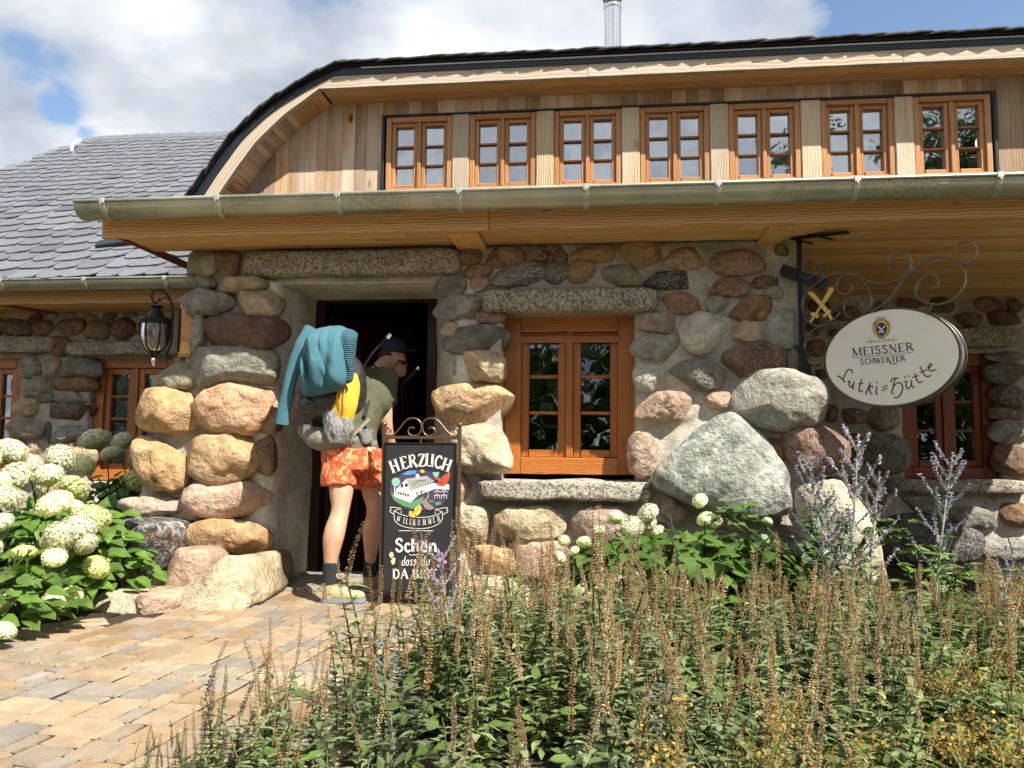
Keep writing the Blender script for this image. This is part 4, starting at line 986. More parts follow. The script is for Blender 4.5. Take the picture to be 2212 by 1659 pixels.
while t < dd[-1]:
    p = np.array([np.interp(t, dd, P_[:, k]) for k in range(3)]); q = np.array([np.interp(min(t+.05, dd[-1]), dd, P_[:, k]) for k in range(3)]); ex = q-p
    if np.linalg.norm(ex) < 1e-6: break
    ex /= np.linalg.norm(ex); ax_ = math.radians(6); ey = np.array([0, math.cos(.18), math.sin(.18)]); ey = ey-ex*np.dot(ey, ex); ey /= np.linalg.norm(ey)
    nz = np.cross(ex, ey); tilt = .06 if ex[2] < .3 else .10
    ex2 = ex*math.cos(tilt)-nz*math.sin(tilt)*-1; ex2 = ex2-ey*np.dot(ex2, ey); ex2 /= np.linalg.norm(ex2)
    slate(roofD, p+nz*(.002+rs.uniform(0, .008))+ey*.05, ex2, ey, .26, .22, .010, (.045+rs.uniform(0, .015),)*3, rs); t += .155+rs.uniform(-.02, .02)
# dormer soffit: boards along the straight run, short boards round the curve
wall_in = [np.array([p[0]+.0, YW, p[2]]) for p in cin]
for j in range(3): board_x('dormer_soffit', cin[-1][0]+.01, XR, YF+.045+.09*j+.045, ZI+.014, .088, .02, MAT['pine'], seed=120+j, var=.18)
for i in range(NC-1):
    a, b = cin[i], cin[i+1]; d = b-a; L_ = np.linalg.norm(d); d /= L_; nn = np.array([-d[2], 0, d[0]])
    mb = MB(140+i); mb.box((a+b)/2+nn*.012+np.array([0, (YW-YF)/2+.02, 0]), (YW-YF-.045, L_*.985, .02), (np.array([0, 1., 0]), d, -nn), bev=.002, var=.25)
    mb.build('dormer_soffit', MAT['clad'] if i < 19 else MAT['pine'], HOUSE)
# dormer cladding
WLx = [onY(v, 300, YW)[0] for v in (836, 1015, 1197, 1382, 1573, 1772, 1972)]; WRx = [onY(v, 300, YW)[0] for v in (978, 1158, 1342, 1532, 1728, 1930, 2140)]
WTOP, WBOT = 3.462, 2.86
def clad_top(x):
    return float(np.interp(x, [p[0] for p in cin], [p[2] for p in cin])) if x < cin[-1][0] else ZI
x = cin[0][0]+.02; n = 0; rs = random.Random(21)
while x < XR:
    w = rs.choice((.085, .10, .12, .135)); xe = min(x+w, XR)
    left = WLx[0]-.035; right = WRx[-1]+.045
    if x < left < xe: xe = left
    if x < right < xe: xe = right
    zt0, zt1 = clad_top(x)+.03, clad_top(xe)+.03; zb = 2.62
    if left-1e-6 <= x < right: zb = WTOP+.012
    if xe-x > .012:
        mb = MB(200+n); off = rs.uniform(-.003, .003); ou, ov = rs.uniform(0, 40), rs.uniform(0, 40); tt = 1+rs.uniform(-.42, .30)
        P = [(x+.001, YW+off, zb), (xe-.001, YW+off, zb), (xe-.001, YW+off, zt1), (x+.001, YW+off, zt0)]
        if zt1 > zb+.02 and zt0 > zb+.005:
            base = len(mb.v); mb.v += [np.array(p) for p in P]+[np.array(p)+np.array([0, .03, 0]) for p in P]
            uv = [(ou+p[2], ov+p[0]) for p in P]
            mb.face([base+i for i in (0, 1, 2, 3)], uv, tt); mb.face([base+i for i in (7, 6, 5, 4)], uv[::-1], tt)
            for i in range(4):
                j = (i+1) % 4; mb.face([base+j, base+i, base+4+i, base+4+j], [uv[j], uv[i], uv[i], uv[j]], tt)
            mb.build('cladding_board', MAT['clad'], HOUSE)
    x = xe; n += 1
for i in range(7):
    window('dormer_window', WLx[i], WRx[i], WBOT, WTOP-.008, YW+.012, MAT['larch_dormer'], .040, .030, .013, MAT['glass_dormer'], frame_d=.07, split=.030)
    if i < 6:
        mb = MB(300+i); mb.box(((WRx[i]+WLx[i+1])/2, YW-.002, (WBOT+WTOP)/2-.03), (WLx[i+1]-WRx[i]-.004, .06, WTOP-WBOT+.05), bev=.006, var=.2); mb.build('window_post', MAT['post'], HOUSE)
mb = MB(1); mb.box(((WLx[0]+WRx[-1])/2, YW-.022, WTOP+.004), (WRx[-1]-WLx[0]+.07, .016, .016)); mb.box((WLx[0]-.024, YW-.02, 3.16), (.022, .018, .62)); mb.box((WRx[-1]+.024, YW-.02, 3.16), (.026, .018, .62))
mb.build('blind_rail', MAT['anthracite'], HOUSE)
# attic room: pale panels stand in for the white shapes in the panes
MAT['room'] = m_plain('attic_wall', (.12, .125, .14), .9); room('interior', WLx[0]-.3, XR, YW+.09, 2.6, 2.7, 3.70, MAT['room'])
MAT['attic_panel'] = m_plain('white_panel', (.85, .85, .88), .6, var=.03)
for i in range(5):
    w = WRx[i]-WLx[i]
    for u in (.27, .72):
        for (za, zb) in ((2.70, 2.90), (2.915, 3.06), (3.075, 3.22)):
            mb = MB(1); mb.box((WLx[i]+w*u+.055, YW+.15, (za+zb)/2), (w*.27, .012, zb-za)); mb.build('pale_panel', MAT['attic_panel'], HOUSE)

# ================================================================== LOW SLATE ROOF ON THE LEFT
E0 = np.array([-9.5, 1.22, 2.47]); sl_ = math.atan2(4.79-2.47, 3.55-1.22); eu = np.array([1., 0, 0]); ev = np.array([0, math.cos(sl_), math.sin(sl_)]); en = np.cross(eu, ev)
def on_roof(x, y): return onP(x, y, E0, en)
hipA, hipB = on_roof(200, 305), on_roof(0, 373); SL = np.linalg.norm(np.array([0, 3.55-1.22, 4.79-2.47]))
def uv_of(p): return p[0], float(np.dot(p-E0, ev))
(hu, hv), (hu2, hv2) = uv_of(hipA), uv_of(hipB); hs = (hv-hv2)/(hu-hu2)
def hip_u(v): return hu-(hv-v)/hs
uL = hip_u(0)
V = [np.array([uL, *E0[1:]]), np.array([-1., *E0[1:]]), np.array([-1., 0, 0])+np.array([0, *(E0+ev*hv)[1:]]), np.array([hu, *(E0+ev*hv)[1:]]), np.array([uL-1, 5.5, 2.47]), np.array([hu, 3.9, 4.7]), np.array([-1, 3.9, 4.7]), np.array([-1, 6, 2.4])]
V = [v-np.array([0, 0, .02]) for v in V]
roofL = mesh_obj('slate_roof', V, [(0, 1, 2, 3), (0, 3, 5, 4), (3, 2, 6, 5), (5, 6, 7, 4)], MAT['anthracite'], HOUSE); roofL['label'] = 'grey slate roof with hipped end left of the dormer'
rs = random.Random(33); rows = []; v = .02
cand = []
while v < hv+.02:
    f = v/hv; w = .275*(1-.42*f); h = .172*(1-.42*f); u = hip_u(v)-.05-rs.uniform(0, w)
    while u < -2.55:
        ww = w*rs.uniform(.7, 1.35)
        uu = u+ww/2; vv = v+h/2+(.0)+math.sin(uu*1.3+v)*.012+.10*((uu*.9+rs.uniform(-.05, .05)) % .0001)
        if uu > hip_u(vv)-.02 and not (uu > -3.0 and vv < .5): cand.append((uu, vv+rs.uniform(-.016, .016), ww*1.06, h*1.55, f))
        u += ww
    v += h*.92
cand.sort(key=lambda c: -c[2]*c[3]/((np.linalg.norm(E0+eu*(c[0]+9.5)+ev*c[1]-CAM))**2))
import itertools
rest = MB(0); tiltS = .10
for i, (uu, vv, ww, hh, f) in enumerate(cand):
    p = E0+eu*(uu+9.5)+ev*vv+en*(.006); r = rs.uniform(-.09, .09)+.19; c = rs.uniform(.82, 1.16); c *= .8 if rs.random() < .12 else 1.; col = (.135*c, .145*c, .168*c)
    ex = eu*math.cos(r)+ev*math.sin(r); ey = -eu*math.sin(r)+ev*math.cos(r)
    ey = ey*math.cos(tiltS)-en*math.sin(tiltS); ey /= np.linalg.norm(ey); ex = ex-ey*np.dot(ex, ey); ex /= np.linalg.norm(ex)
    ez = np.cross(ex, ey); p = p+en*(hh*.5*math.sin(tiltS))
    if i < 300: slate(roofL, p, ex, ey, ww, hh, .011, col, rs)
    else:
        me = rs.choice(SLM); b = len(rest.v)
        for q in me.vertices: rest.v.append(p+ex*q.co.x*ww+ey*q.co.y*hh+ez*q.co.z*.011)
        for pl in me.polygons: rest.face([b+k for k in pl.vertices], [(0, 0)]*len(pl.vertices), 1)
k_ = m_slate(); 
ro = rest.build('slates', k_, roofL, origin=tuple(E0+ev*2.0)); ro['kind'] = 'stuff'; ro.color = (.135, .145, .168, 1)
# ridge and hip capping slates
for j in range(30):
    u = hu+j*.15; slate(roofL, E0+eu*(u+9.5)+ev*(hv-.03)+en*.022, eu*math.cos(.03)+en*math.sin(.03), ev, .21, .12, .006, (.135, .145, .168), rs)
# snow hook on the roof
p = on_roof(163, 332); mb = MB(1); mb.bar([p+en*.01-ev*.05, p+en*.05-ev*.04, p+en*.10, p+en*.12+ev*.12, p+en*.10+ev*.2], eu, .035, .008); mb.build('roof_hook', MAT['white'], roofL)
# dark flashing at the foot of the porch
a = on_roof(214, 538); b = on_roof(330, 528); mb = MB(2); mb.beam(a+en*.05, b+en*.08, .10, .03, up=en); mb.build('flashing', MAT['anthracite'], roofL)

# ================================================================== FLUE
fl = empty('flue_pipe', (.13, 2.5, 3.9), 'shiny stainless steel flue pipe above the dormer roof', 'flue')
p = onY(1323, 95, 2.5); q = onY(1323, 10, 2.5); r_ = .5*(onY(1342, 60, 2.5)[0]-onY(1305, 60, 2.5)[0])
mb = MB(1); mb.lathe((p[0], 2.5, 0), [(r_, 3.9), (r_, q[2]-.02)], 24); mb.build('pipe', MAT['steel'], fl, smooth=True)
mb = MB(1); mb.lathe((p[0], 2.5, 0), [(r_, q[2]-.06), (r_+.006, q[2]-.055), (r_+.006, q[2]-.03), (r_, q[2]-.02), (r_, q[2]), (r_*.55, q[2]+.005)], 24); mb.build('collar', MAT['steel'], fl, smooth=True)
mb = MB(1); mb.lathe((p[0], 2.5, 0), [(r_*.5, q[2]), (r_*.5, q[2]+.05), (r_*1.15, q[2]+.05), (r_*1.15, q[2]+.065), (.01, q[2]+.16)], 24); mb.build('rain_cap', MAT['steel'], fl)
# ================================================================== LETTERING
T_, t__ = .17, .075
def _st(x): return ([(x, 0), (x, 1)], T_, 1)
GL = {
 'H': (.80, [_st(.14), _st(.66), ([(.14, .52), (.66, .52)], t__, 0)]),
 'E': (.68, [_st(.14), ([(.14, .96), (.58, .96), (.59, .80)], t__, 0), ([(.14, .52), (.46, .52)], t__, 0), ([(.14, .04), (.60, .04), (.62, .22)], t__, 0)]),
 'R': (.76, [_st(.14), ([(.14, .96), (.42, .96), (.58, .86), (.58, .66), (.42, .53), (.14, .51)], .10, 0), ([(.36, .52), (.72, .0)], T_, 0)]),
 'Z': (.70, [([(.08, .80), (.08, .96), (.60, .96)], t__, 0), ([(.58, .96), (.10, .04)], T_, 0), ([(.08, .04), (.62, .04), (.64, .22)], t__, 0)]),
 'L': (.64, [_st(.14), ([(.14, .04), (.56, .04), (.58, .22)], t__, 0)]),
 'I': (.30, [_st(.15)]),
 'C': (.74, [([(.64, .76), (.52, .95), (.32, .96), (.14, .76), (.10, .5), (.14, .24), (.32, .04), (.52, .04), (.66, .22)], .13, 0)]),
 'M': (.98, [([(.12, 0), (.14, 1)], t__, 1), ([(.14, 1), (.46, .04)], T_, 0), ([(.46, .04), (.80, 1)], t__, 0), ([(.82, 1), (.84, 0)], T_, 1)]),
 'S': (.62, [([(.52, .76), (.44, .94), (.26, .97), (.11, .84), (.12, .64), (.34, .52), (.52, .38), (.54, .16), (.38, .02), (.20, .03), (.08, .24)], .13, 0)]),
 'N': (.82, [([(.14, 0), (.14, 1)], t__, 1), ([(.12, 1), (.68, .0)], T_, 0), ([(.68, 0), (.68, 1)], t__, 1)]),
 'W': (1.0, [([(.04, 1), (.28, 0)], T_, 0), ([(.28, 0), (.48, .9)], t__, 0), ([(.46, .95), (.68, 0)], T_, 0), ([(.68, 0), (.92, 1)], t__, 0)]),
 'T': (.70, [_st(.35), ([(.06, .80), (.07, .96), (.63, .96), (.64, .80)], t__, 0)]),
 'D': (.80, [_st(.14), ([(.14, .96), (.42, .94), (.64, .74), (.66, .5), (.64, .26), (.42, .06), (.14, .04)], .12, 0)]),
 'A': (.78, [([(.05, 0), (.38, 1)], t__, 0), ([(.36, 1), (.70, 0)], T_, 0), ([(.18, .34), (.58, .34)], t__, 0)]),
 'B': (.70, [_st(.14), ([(.14, .96), (.40, .96), (.54, .84), (.52, .64), (.36, .53), (.14, .52)], .10, 0), ([(.36, .52), (.56, .42), (.60, .22), (.46, .06), (.14, .04)], .12, 0)]),
 'P': (.66, [_st(.14), ([(.14, .96), (.42, .96), (.58, .84), (.56, .60), (.40, .48), (.14, .47)], .10, 0)]),
 'V': (.76, [([(.05, 1), (.38, 0)], T_, 0), ([(.38, 0), (.70, 1)], t__, 0)]),
 'U': (.78, [([(.14, 1), (.14, .25), (.30, .03), (.50, .03), (.64, .25), (.64, 1)], .12, 0)]),
 'K': (.74, [_st(.14), ([(.16, .45), (.64, 1)], t__, 0), ([(.26, .56), (.68, 0)], T_, 0)]),
 'O': (.82, [([(.40, 1), (.18, .88), (.10, .5), (.18, .12), (.40, 0), (.62, .12), (.70, .5), (.62, .88), (.40, 1)], .12, 0)]),
 'c': (.52, [([(.46, .50), (.34, .62), (.18, .58), (.10, .32), (.18, .06), (.34, .0), (.48, .12)], .13, 0)]),
 'h': (.64, [_st(.13), ([(.15, .45), (.32, .61), (.48, .55), (.50, .0)], .14, 0)]),
 'o': (.58, [([(.28, .62), (.12, .52), (.09, .30), (.14, .08), (.28, 0), (.42, .08), (.48, .30), (.44, .52), (.28, .62)], .13, 0)]),
 'n': (.64, [([(.13, 0), (.13, .62)], .15, 1), ([(.15, .45), (.32, .61), (.48, .55), (.50, .0)], .14, 0)]),
 'd': (.58, [([(.46, 1), (.46, .0)], .11, 0), ([(.46, .50), (.32, .60), (.16, .52), (.09, .28), (.16, .04), (.30, .0), (.46, .15)], .10, 0)]),
 'a': (.58, [([(.46, .60), (.46, .0)], .11, 0), ([(.46, .50), (.32, .60), (.16, .52), (.09, .28), (.16, .04), (.30, .0), (.46, .15)], .10, 0)]),
 's': (.48, [([(.40, .52), (.26, .62), (.12, .52), (.20, .36), (.36, .26), (.38, .08), (.22, .0), (.08, .10)], .10, 0)]),
 'u': (.58, [([(.12, .60), (.12, .15), (.24, .0), (.38, .06), (.46, .2)], .11, 0), ([(.46, .60), (.46, .0)], .11, 0)]),
}
def chaikin(P, it=2):
    P = np.array(P, float)
    for _ in range(it):
        Q = np.empty((2*len(P)-2, P.shape[1])); Q[0::2] = P[:-1]*.75+P[1:]*.25; Q[1::2] = P[:-1]*.25+P[1:]*.75
        P = np.vstack([P[:1], Q, P[-1:]])
    return P
class Sheet:
    """flat paint on a plane: pixel strokes of one crop mapped to the plane, raised a little"""
    def __init__(s, crop, p, n, lift, th=.0006): s.c, s.p, s.n, s.lift, s.th = crop, np.array(p, float), np.array(n, float)/np.linalg.norm(n), lift, th; s.mb = MB(0)
    def P(s, x, y): return onP(*cv_(s.c, x, y), s.p+s.n*s.lift, s.n)
    def poly(s, pts): s.mb.prism([s.P(*q) for q in pts], s.n, s.th, 0)
    def stroke(s, pts, w, round_=True, taper=0.):
        P = np.array(pts, float)
        if len(P) > 2 and round_: P = chaikin(P, 2)
        d = np.gradient(P, axis=0) if len(P) > 1 else P; d = d/(np.linalg.norm(d, axis=1)[:, None]+1e-9); nn = np.stack([-d[:, 1], d[:, 0]], 1)
        tt = np.linspace(0, 1, len(P)); ww = w/2*(1-taper*np.abs(2*tt-1)**2)
        L, R = P+nn*ww[:, None], P-nn*ww[:, None]
        for i in range(len(P)-1): s.poly([L[i], L[i+1], R[i+1], R[i]])
    def glyph(s, ch, x, y, size, rot=0., xs=1., slant=0., wk=1.):
        w, st = GL[ch]; c, sn = math.cos(rot), math.sin(rot)
        def tr(u, v):
            u = u*xs+slant*v; return (x+size*(u*c+v*sn), y+size*(u*sn-v*c))
        for pts, wd, serif in st:
            P = np.array(pts, float)
            if len(P) > 2: P = chaikin(P, 2)
            s.stroke([tr(*q) for q in P], wd*size*wk, False)
            if serif:
                for e in (P[0], P[-1]):
                    if e[1] < .01 or e[1] > .55: s.stroke([tr(e[0]-.13/xs, abs(e[1]-.02)), tr(e[0]+.13/xs, abs(e[1]-.02))], .055*size, False)
        return w*xs*size
    def text(s, txt, x, y, x1, y1, size, xs=1., slant=0., wk=1., gap=.06):
        tot = sum(.35 if ch == ' ' else GL[ch][0]*xs for ch in txt)+gap*(len(txt)-1)
        L = math.hypot(x1-x, y1-y); k = L/(tot*size); rot = math.atan2(y1-y, x1-x); d = 0
        for ch in txt:
            if ch != ' ': s.glyph(ch, x+math.cos(rot)*d, y+math.sin(rot)*d, size, rot, xs*k, slant, wk)
            d += ((.35 if ch == ' ' else GL[ch][0]*xs)+gap)*size*k
    def disc(s, cx, cy, rx, ry, n=40, a0=0, a1=2*math.pi): s.poly([(cx+rx*math.cos(a), cy+ry*math.sin(a)) for a in np.linspace(a0, a1, n, endpoint=(a1-a0) < 6.2)])
    def build(s, name, mat, parent): return s.mb.build(name, mat, parent)
def flatmat(name, col, rough=.6): return m_plain(name, col, rough, var=.06)
MAT.update(ink=flatmat('black_ink', (.012, .013, .018)), navy=flatmat('navy_ink', (.015, .022, .11)), gold=m_plain('gold_paint', (.55, .38, .10), .4, .2), chalk=m_plain('chalk_white', (.80, .79, .75), .8, var=.14, scale=120),
           cream=m_plain('cream_enamel', (.74, .715, .64), .35, var=.03, scale=6), board=m_plain('blackboard', (.018, .019, .022), .55, var=.25, scale=9),
           p_green=flatmat('paint_green', (.10, .30, .14)), p_mint=flatmat('paint_mint', (.22, .52, .38)), p_blue=flatmat('paint_blue', (.10, .26, .60)), p_red=flatmat('paint_red', (.62, .09, .04)), p_yel=flatmat('paint_yellow', (.75, .55, .10)), p_grey=flatmat('paint_grey', (.42, .42, .40)), p_path=flatmat('paint_path', (.30, .22, .20)), p_pond=flatmat('paint_pond', (.06, .05, .10)), p_pink=flatmat('paint_pink', (.62, .22, .50)), p_cream=flatmat('paint_cream', (.70, .58, .36)))

# ================================================================== WELCOME BOARD
YB = -.40
WB = empty('welcome_board', (-1.06, YB, 0), 'black chalkboard in a bronze scroll frame by the doorway', 'sign')
bY = (0, -1, 0)
def bp(x, y, Y=YB): return onP(*cv_('T', x, y), (0, Y, 0), (0, 1, 0))
xl, xr_ = bp(92, 600)[0], bp(722, 600)[0]; ztop, zbar, zbot = bp(100, 118)[2], bp(400, 213)[2], bp(400, 1572)[2]
for x in (xl, xr_):
    mb = MB(1); mb.box((x, YB, (ztop+.02)/2), (.022, .022, ztop-.02), bev=.002); mb.build('post', MAT['bronze'], WB)
    mb = MB(1); mb.ball((x, YB, ztop+.012), .017, 12, 8); mb.build('finial', MAT['bronze'], WB, smooth=True)
    mb = MB(1); mb.beam((x, YB-.20, .018), (x, YB+.20, .018), .02, .02); mb.tube([(x, YB-.20, .014), (x, YB-.20, 0)], .012, 8); mb.build('foot', MAT['bronze'], WB)
for z in (zbar, max(.09, zbot)):
    mb = MB(1); mb.box(((xl+xr_)/2, YB, z), (xr_-xl-.02, .018, .02), bev=.002); mb.build('rail', MAT['bronze'], WB)
for pts in ([(350, 135), (320, 125), (298, 150), (305, 185), (345, 200), (390, 190), (412, 140), (408, 90), (375, 55), (320, 48), (275, 75), (235, 130), (190, 185), (150, 200), (118, 185), (110, 150), (135, 130), (158, 145), (150, 168)],
            [(470, 135), (500, 125), (525, 150), (520, 185), (480, 200), (438, 190), (418, 140), (420, 90), (452, 55), (505, 48), (550, 70), (590, 120), (640, 180), (680, 205), (712, 190), (718, 160), (695, 138), (670, 150), (678, 172)]):
    mb = MB(1); mb.tube([bp(*q) for q in chaikin(pts, 2)], .0055, 8); mb.build('scroll', MAT['bronze'], WB, smooth=True)
mb = MB(1)
for q in ((405, 240), (355, 1545)): mb.tube([bp(q[0], q[1]-28), bp(q[0], q[1]+30)], .006, 8)
mb.build('hanger', MAT['bronze'], WB)
c0, c1 = bp(118, 268), bp(668, 1510)
mb = MB(1); mb.box(((c0[0]+c1[0])/2, YB, (c0[2]+c1[2])/2), (c1[0]-c0[0], .03, c0[2]-c1[2]), bev=.004); bd = mb.build('panel', MAT['board'], WB)
mb = MB(1); e = .012
mb.box((c0[0]-e/2, YB, (c0[2]+c1[2])/2), (e, .038, c0[2]-c1[2]+2*e)); mb.box((c1[0]+e/2, YB, (c0[2]+c1[2])/2), (e, .038, c0[2]-c1[2]+2*e)); mb.box(((c0[0]+c1[0])/2, YB, c0[2]+e/2), (c1[0]-c0[0], .036, e)); mb.box(((c0[0]+c1[0])/2, YB, c1[2]-e/2), (c1[0]-c0[0], .036, e)); mb.build('panel_frame', MAT['black_metal'], WB)
PL = YB-.016
def sheet(lift=.0): return Sheet('T', (0, PL, 0), bY, lift)
# painted oval with the house, its garden, sun and butterflies
s = sheet(.001); s.disc(395, 652, 248, 170); s.build('painting', MAT['p_pond'], bd)
s = sheet(.003); s.poly([(150, 660), (200, 700), (320, 750), (430, 700), (415, 760), (340, 805), (260, 780), (180, 730)]); s.poly([(520, 750), (570, 745), (575, 770), (530, 775)]); s.poly([(470, 735), (510, 730), (512, 748), (475, 750)]); s.build('painting', MAT['p_green'], bd)
s = sheet(.003); s.poly([(238, 520), (300, 488), (370, 482), (360, 515), (300, 525)]); s.build('painting', MAT['p_blue'], bd)
s = sheet(.003); s.disc(198, 580, 36, 36, 14); s.poly([(500, 500), (560, 498), (545, 540), (520, 540)]); s.build('painting', MAT['p_mint'], bd)
s = sheet(.0045); s.poly([(440, 800), (410, 745), (450, 715), (465, 680), (430, 660), (385, 675), (420, 655), (470, 665), (475, 700), (455, 740), (520, 800), (480, 815)]); s.build('painting', MAT['p_path'], bd)
s = sheet(.0045); s.poly([(200, 640), (280, 560), (320, 645), (318, 755), (190, 705)]); s.poly([(318, 650), (500, 590), (640, 600), (640, 645), (520, 640), (385, 690), (320, 752)]); s.stroke([(185, 700), (190, 600)], 8); s.build('painting', MAT['white'], bd)
s = sheet(.006); s.poly([(278, 555), (455, 530), (520, 575), (325, 645)]); s.build('painting', MAT['p_grey'], bd)
s = sheet(.007)
for (x, y) in ((250, 610), (285, 605)): s.poly([(x-10, y-12), (x+10, y-12), (x+10, y+12), (x-10, y+12)])
for i in range(5): s.poly([(215+i*20, 660+i*5), (226+i*20, 662+i*5), (226+i*20, 680+i*5), (215+i*20, 678+i*5)])
for i in range(8): s.stroke([(300+i*26, 570-i*3), (350+i*20, 625-i*7)], 2.2, False)
s.stroke([(345, 600), (385, 565), (440, 570)], 3); s.stroke([(375, 690), (375, 660)], 8); s.stroke([(410, 675), (410, 650)], 8)
s.build('painting', MAT['ink'], bd)
s = sheet(.007); s.disc(378, 532, 16, 20, 14)
for x in (540, 598): s.stroke([(x-28, 665), (x, 650), (x+28, 665)], 5); s.stroke([(x, 655), (x, 715)], 4); s.stroke([(x-25, 690), (x+25, 690)], 5); s.stroke([(x-20, 690), (x-22, 720)], 4); s.stroke([(x+20, 690), (x+22, 720)], 4)
s.stroke([(210, 640), (280, 560), (318, 645)], 6, False)
s.build('painting', MAT['white'], bd)
s = sheet(.008); s.disc(418, 492, 13, 12, 14)
for i in range(8): a = i*math.pi/4; s.stroke([(418+14*math.cos(a), 492+13*math.sin(a)), (418+26*math.cos(a), 492+20*math.sin(a))], 3)
for cxx, cyy, k in ((352, 830, 1.),): s.poly([(cxx-5, cyy+5), (cxx+5, cyy-35), (cxx+45, cyy-60), (cxx+62, cyy-40), (cxx+50, cyy+5), (cxx+20, cyy+35)]); s.poly([(cxx-5, cyy), (cxx-40, cyy-10), (cxx-48, cyy+25), (cxx-25, cyy+45), (cxx+10, cyy+40)])
s.build('painting', MAT['p_yel'], bd)
s = sheet(.008); s.poly([(565, 590), (590, 530), (645, 498), (648, 540), (630, 580), (600, 612), (575, 608)]); s.poly([(560, 585), (510, 545), (540, 545), (575, 560)]); s.poly([(562, 590), (530, 580), (550, 605), (572, 608)]); s.build('painting', MAT['p_red'], bd)
s = sheet(.0095)
for q in ([(568, 592), (600, 555), (640, 510)], [(570, 600), (610, 580), (645, 540)], [(560, 585), (530, 555)], [(355, 832), (390, 800), (410, 780)], [(350, 835), (320, 840)]): s.stroke(q, 3.2)
s.build('painting', MAT['ink'], bd)
s = sheet(.003)
for q in ([(140, 1190), (155, 1160), (175, 1165), (180, 1195), (160, 1215)], [(155, 1240), (175, 1205), (195, 1215), (190, 1255), (170, 1270)]): s.poly(q)
s.build('painting', MAT['p_cream'], bd)
s = sheet(.003)
for q in ([(565, 1190), (580, 1160), (597, 1190), (582, 1205)], [(550, 1230), (565, 1200), (590, 1215), (575, 1255)], [(590, 1240), (608, 1225), (625, 1245), (605, 1265)], [(535, 1275), (550, 1255), (562, 1280), (548, 1295)]): s.poly(q)
s.build('painting', MAT['p_pink'], bd)
s = sheet(.002)
for ch, x, y, r in (('H', 172, 512, -.36), ('E', 252, 480, -.24), ('R', 312, 464, -.12), ('Z', 384, 455, -.03), ('L', 440, 450, .05), ('I', 482, 455, .10), ('C', 510, 462, .18), ('H', 568, 478, .34)):
    s.glyph(ch, x, y, 108, r, .82, 0, 1.05)
s.build('lettering', MAT['chalk'], bd)
s = sheet(.002)
for i, ch in enumerate('WILLKOMMEN'):
    xs = [205, 258, 280, 312, 342, 378, 422, 468, 510, 545][i]; u = (xs+15-392)/190; s.glyph(ch, xs, 940-u*u*40, 48, (-u*.20), .56, 0, .5)
for q in ([(182, 820), (184, 910), (260, 955), (385, 972), (500, 958), (584, 910), (586, 830)], [(182, 820), (262, 862), (390, 878), (500, 868), (586, 830)], [(182, 820), (244, 800), (242, 840)], [(244, 800), (140, 785), (165, 815), (140, 822), (182, 850)], [(586, 830), (525, 808), (525, 848)], [(525, 808), (638, 788), (612, 818), (640, 825), (586, 852)], [(222, 985), (510, 986)], [(305, 1180), (330, 1192), (350, 1182), (365, 1192), (385, 1180), (405, 1192), (425, 1182)]):
    s.stroke(q, 4.5, len(q) > 4)
s.build('lettering', MAT['chalk'], bd)
s = sheet(.002); s.text('Scho', 190, 1160, 465, 1160, 112, 1., 0, 1.15, .02); s.glyph('n', 468, 1160, 112, 0, 1.05, 0, 1.15); s.disc(420, 1078, 9, 9, 10); s.disc(448, 1078, 9, 9, 10)
s.build('lettering', MAT['chalk'], bd); s = sheet(.002)
s.text('dass', 240, 1276, 365, 1272, 78, 1., .18, .8, .02); s.text('du', 398, 1274, 478, 1272, 80, 1., .18, .8, .02)
s.build('lettering', MAT['chalk'], bd); s = sheet(.002)
s.text('DA', 172, 1386, 300, 1384, 84, 1., 0, 1.1); s.text('BIST', 335, 1386, 542, 1384, 84, 1., 0, 1.1)
s.build('lettering', MAT['chalk'], bd)

# doormat
mt = MB(3); mt.box((-.72, -.55, .008), (.40, .55, .018), bev=.006); o = mt.build('doormat', m_plain('brown_mat', (.13, .085, .055), .95, var=.3, scale=160, bump=.01)); tag(o, 'brown mat on the paving under the welcome board', 'mat')

# ================================================================== OVAL SIGN ON ITS BRACKET
SA = math.radians(39.5); sd = np.array([math.cos(SA), -math.sin(SA), 0]); sn = np.array([-math.sin(SA), -math.cos(SA), 0]); SP = np.array([1.33, -.10, 1.6])
def sp(x, y, off=0.): return onP(*cv_('S', x, y), SP+sn*off, sn)
OS = empty('hanging_sign', tuple(sp(170, 1340)), 'oval cream sign hanging from a scrolled iron bracket at the wall corner', 'sign')
mb = MB(1); a, b = sp(172, 105), sp(190, 1345); mb.beam((a[0], a[1], b[2]), (a[0], a[1], a[2]+.03), .028, .028, up=(1, 0, 0)); mb.build('post', MAT['black_metal'], OS)
mb = MB(2); mb.beam(sp(95, 96), sp(615, 38), .05, .012, bev=.002); mb.beam(sp(270, 60), sp(480, 105), .05, .01, bev=.002); mb.beam(sp(110, 100), sp(290, 140), .06, .01, bev=.002); mb.build('ceiling_plate', MAT['black_metal'], OS)
mb = MB(3); mb.beam(sp(12, 375, -.01), sp(418, 525, -.01), .02, .075, bev=.003); mb.build('clamp_arm', MAT['black_metal'], OS)
mb = MB(4); mb.beam(sp(125, 1100, -.01), sp(275, 1130, -.01), .02, .06); mb.box(sp(235, 1290, -.02), (.06, .03, .10)); mb.build('clamp_arm', MAT['black_metal'], OS)
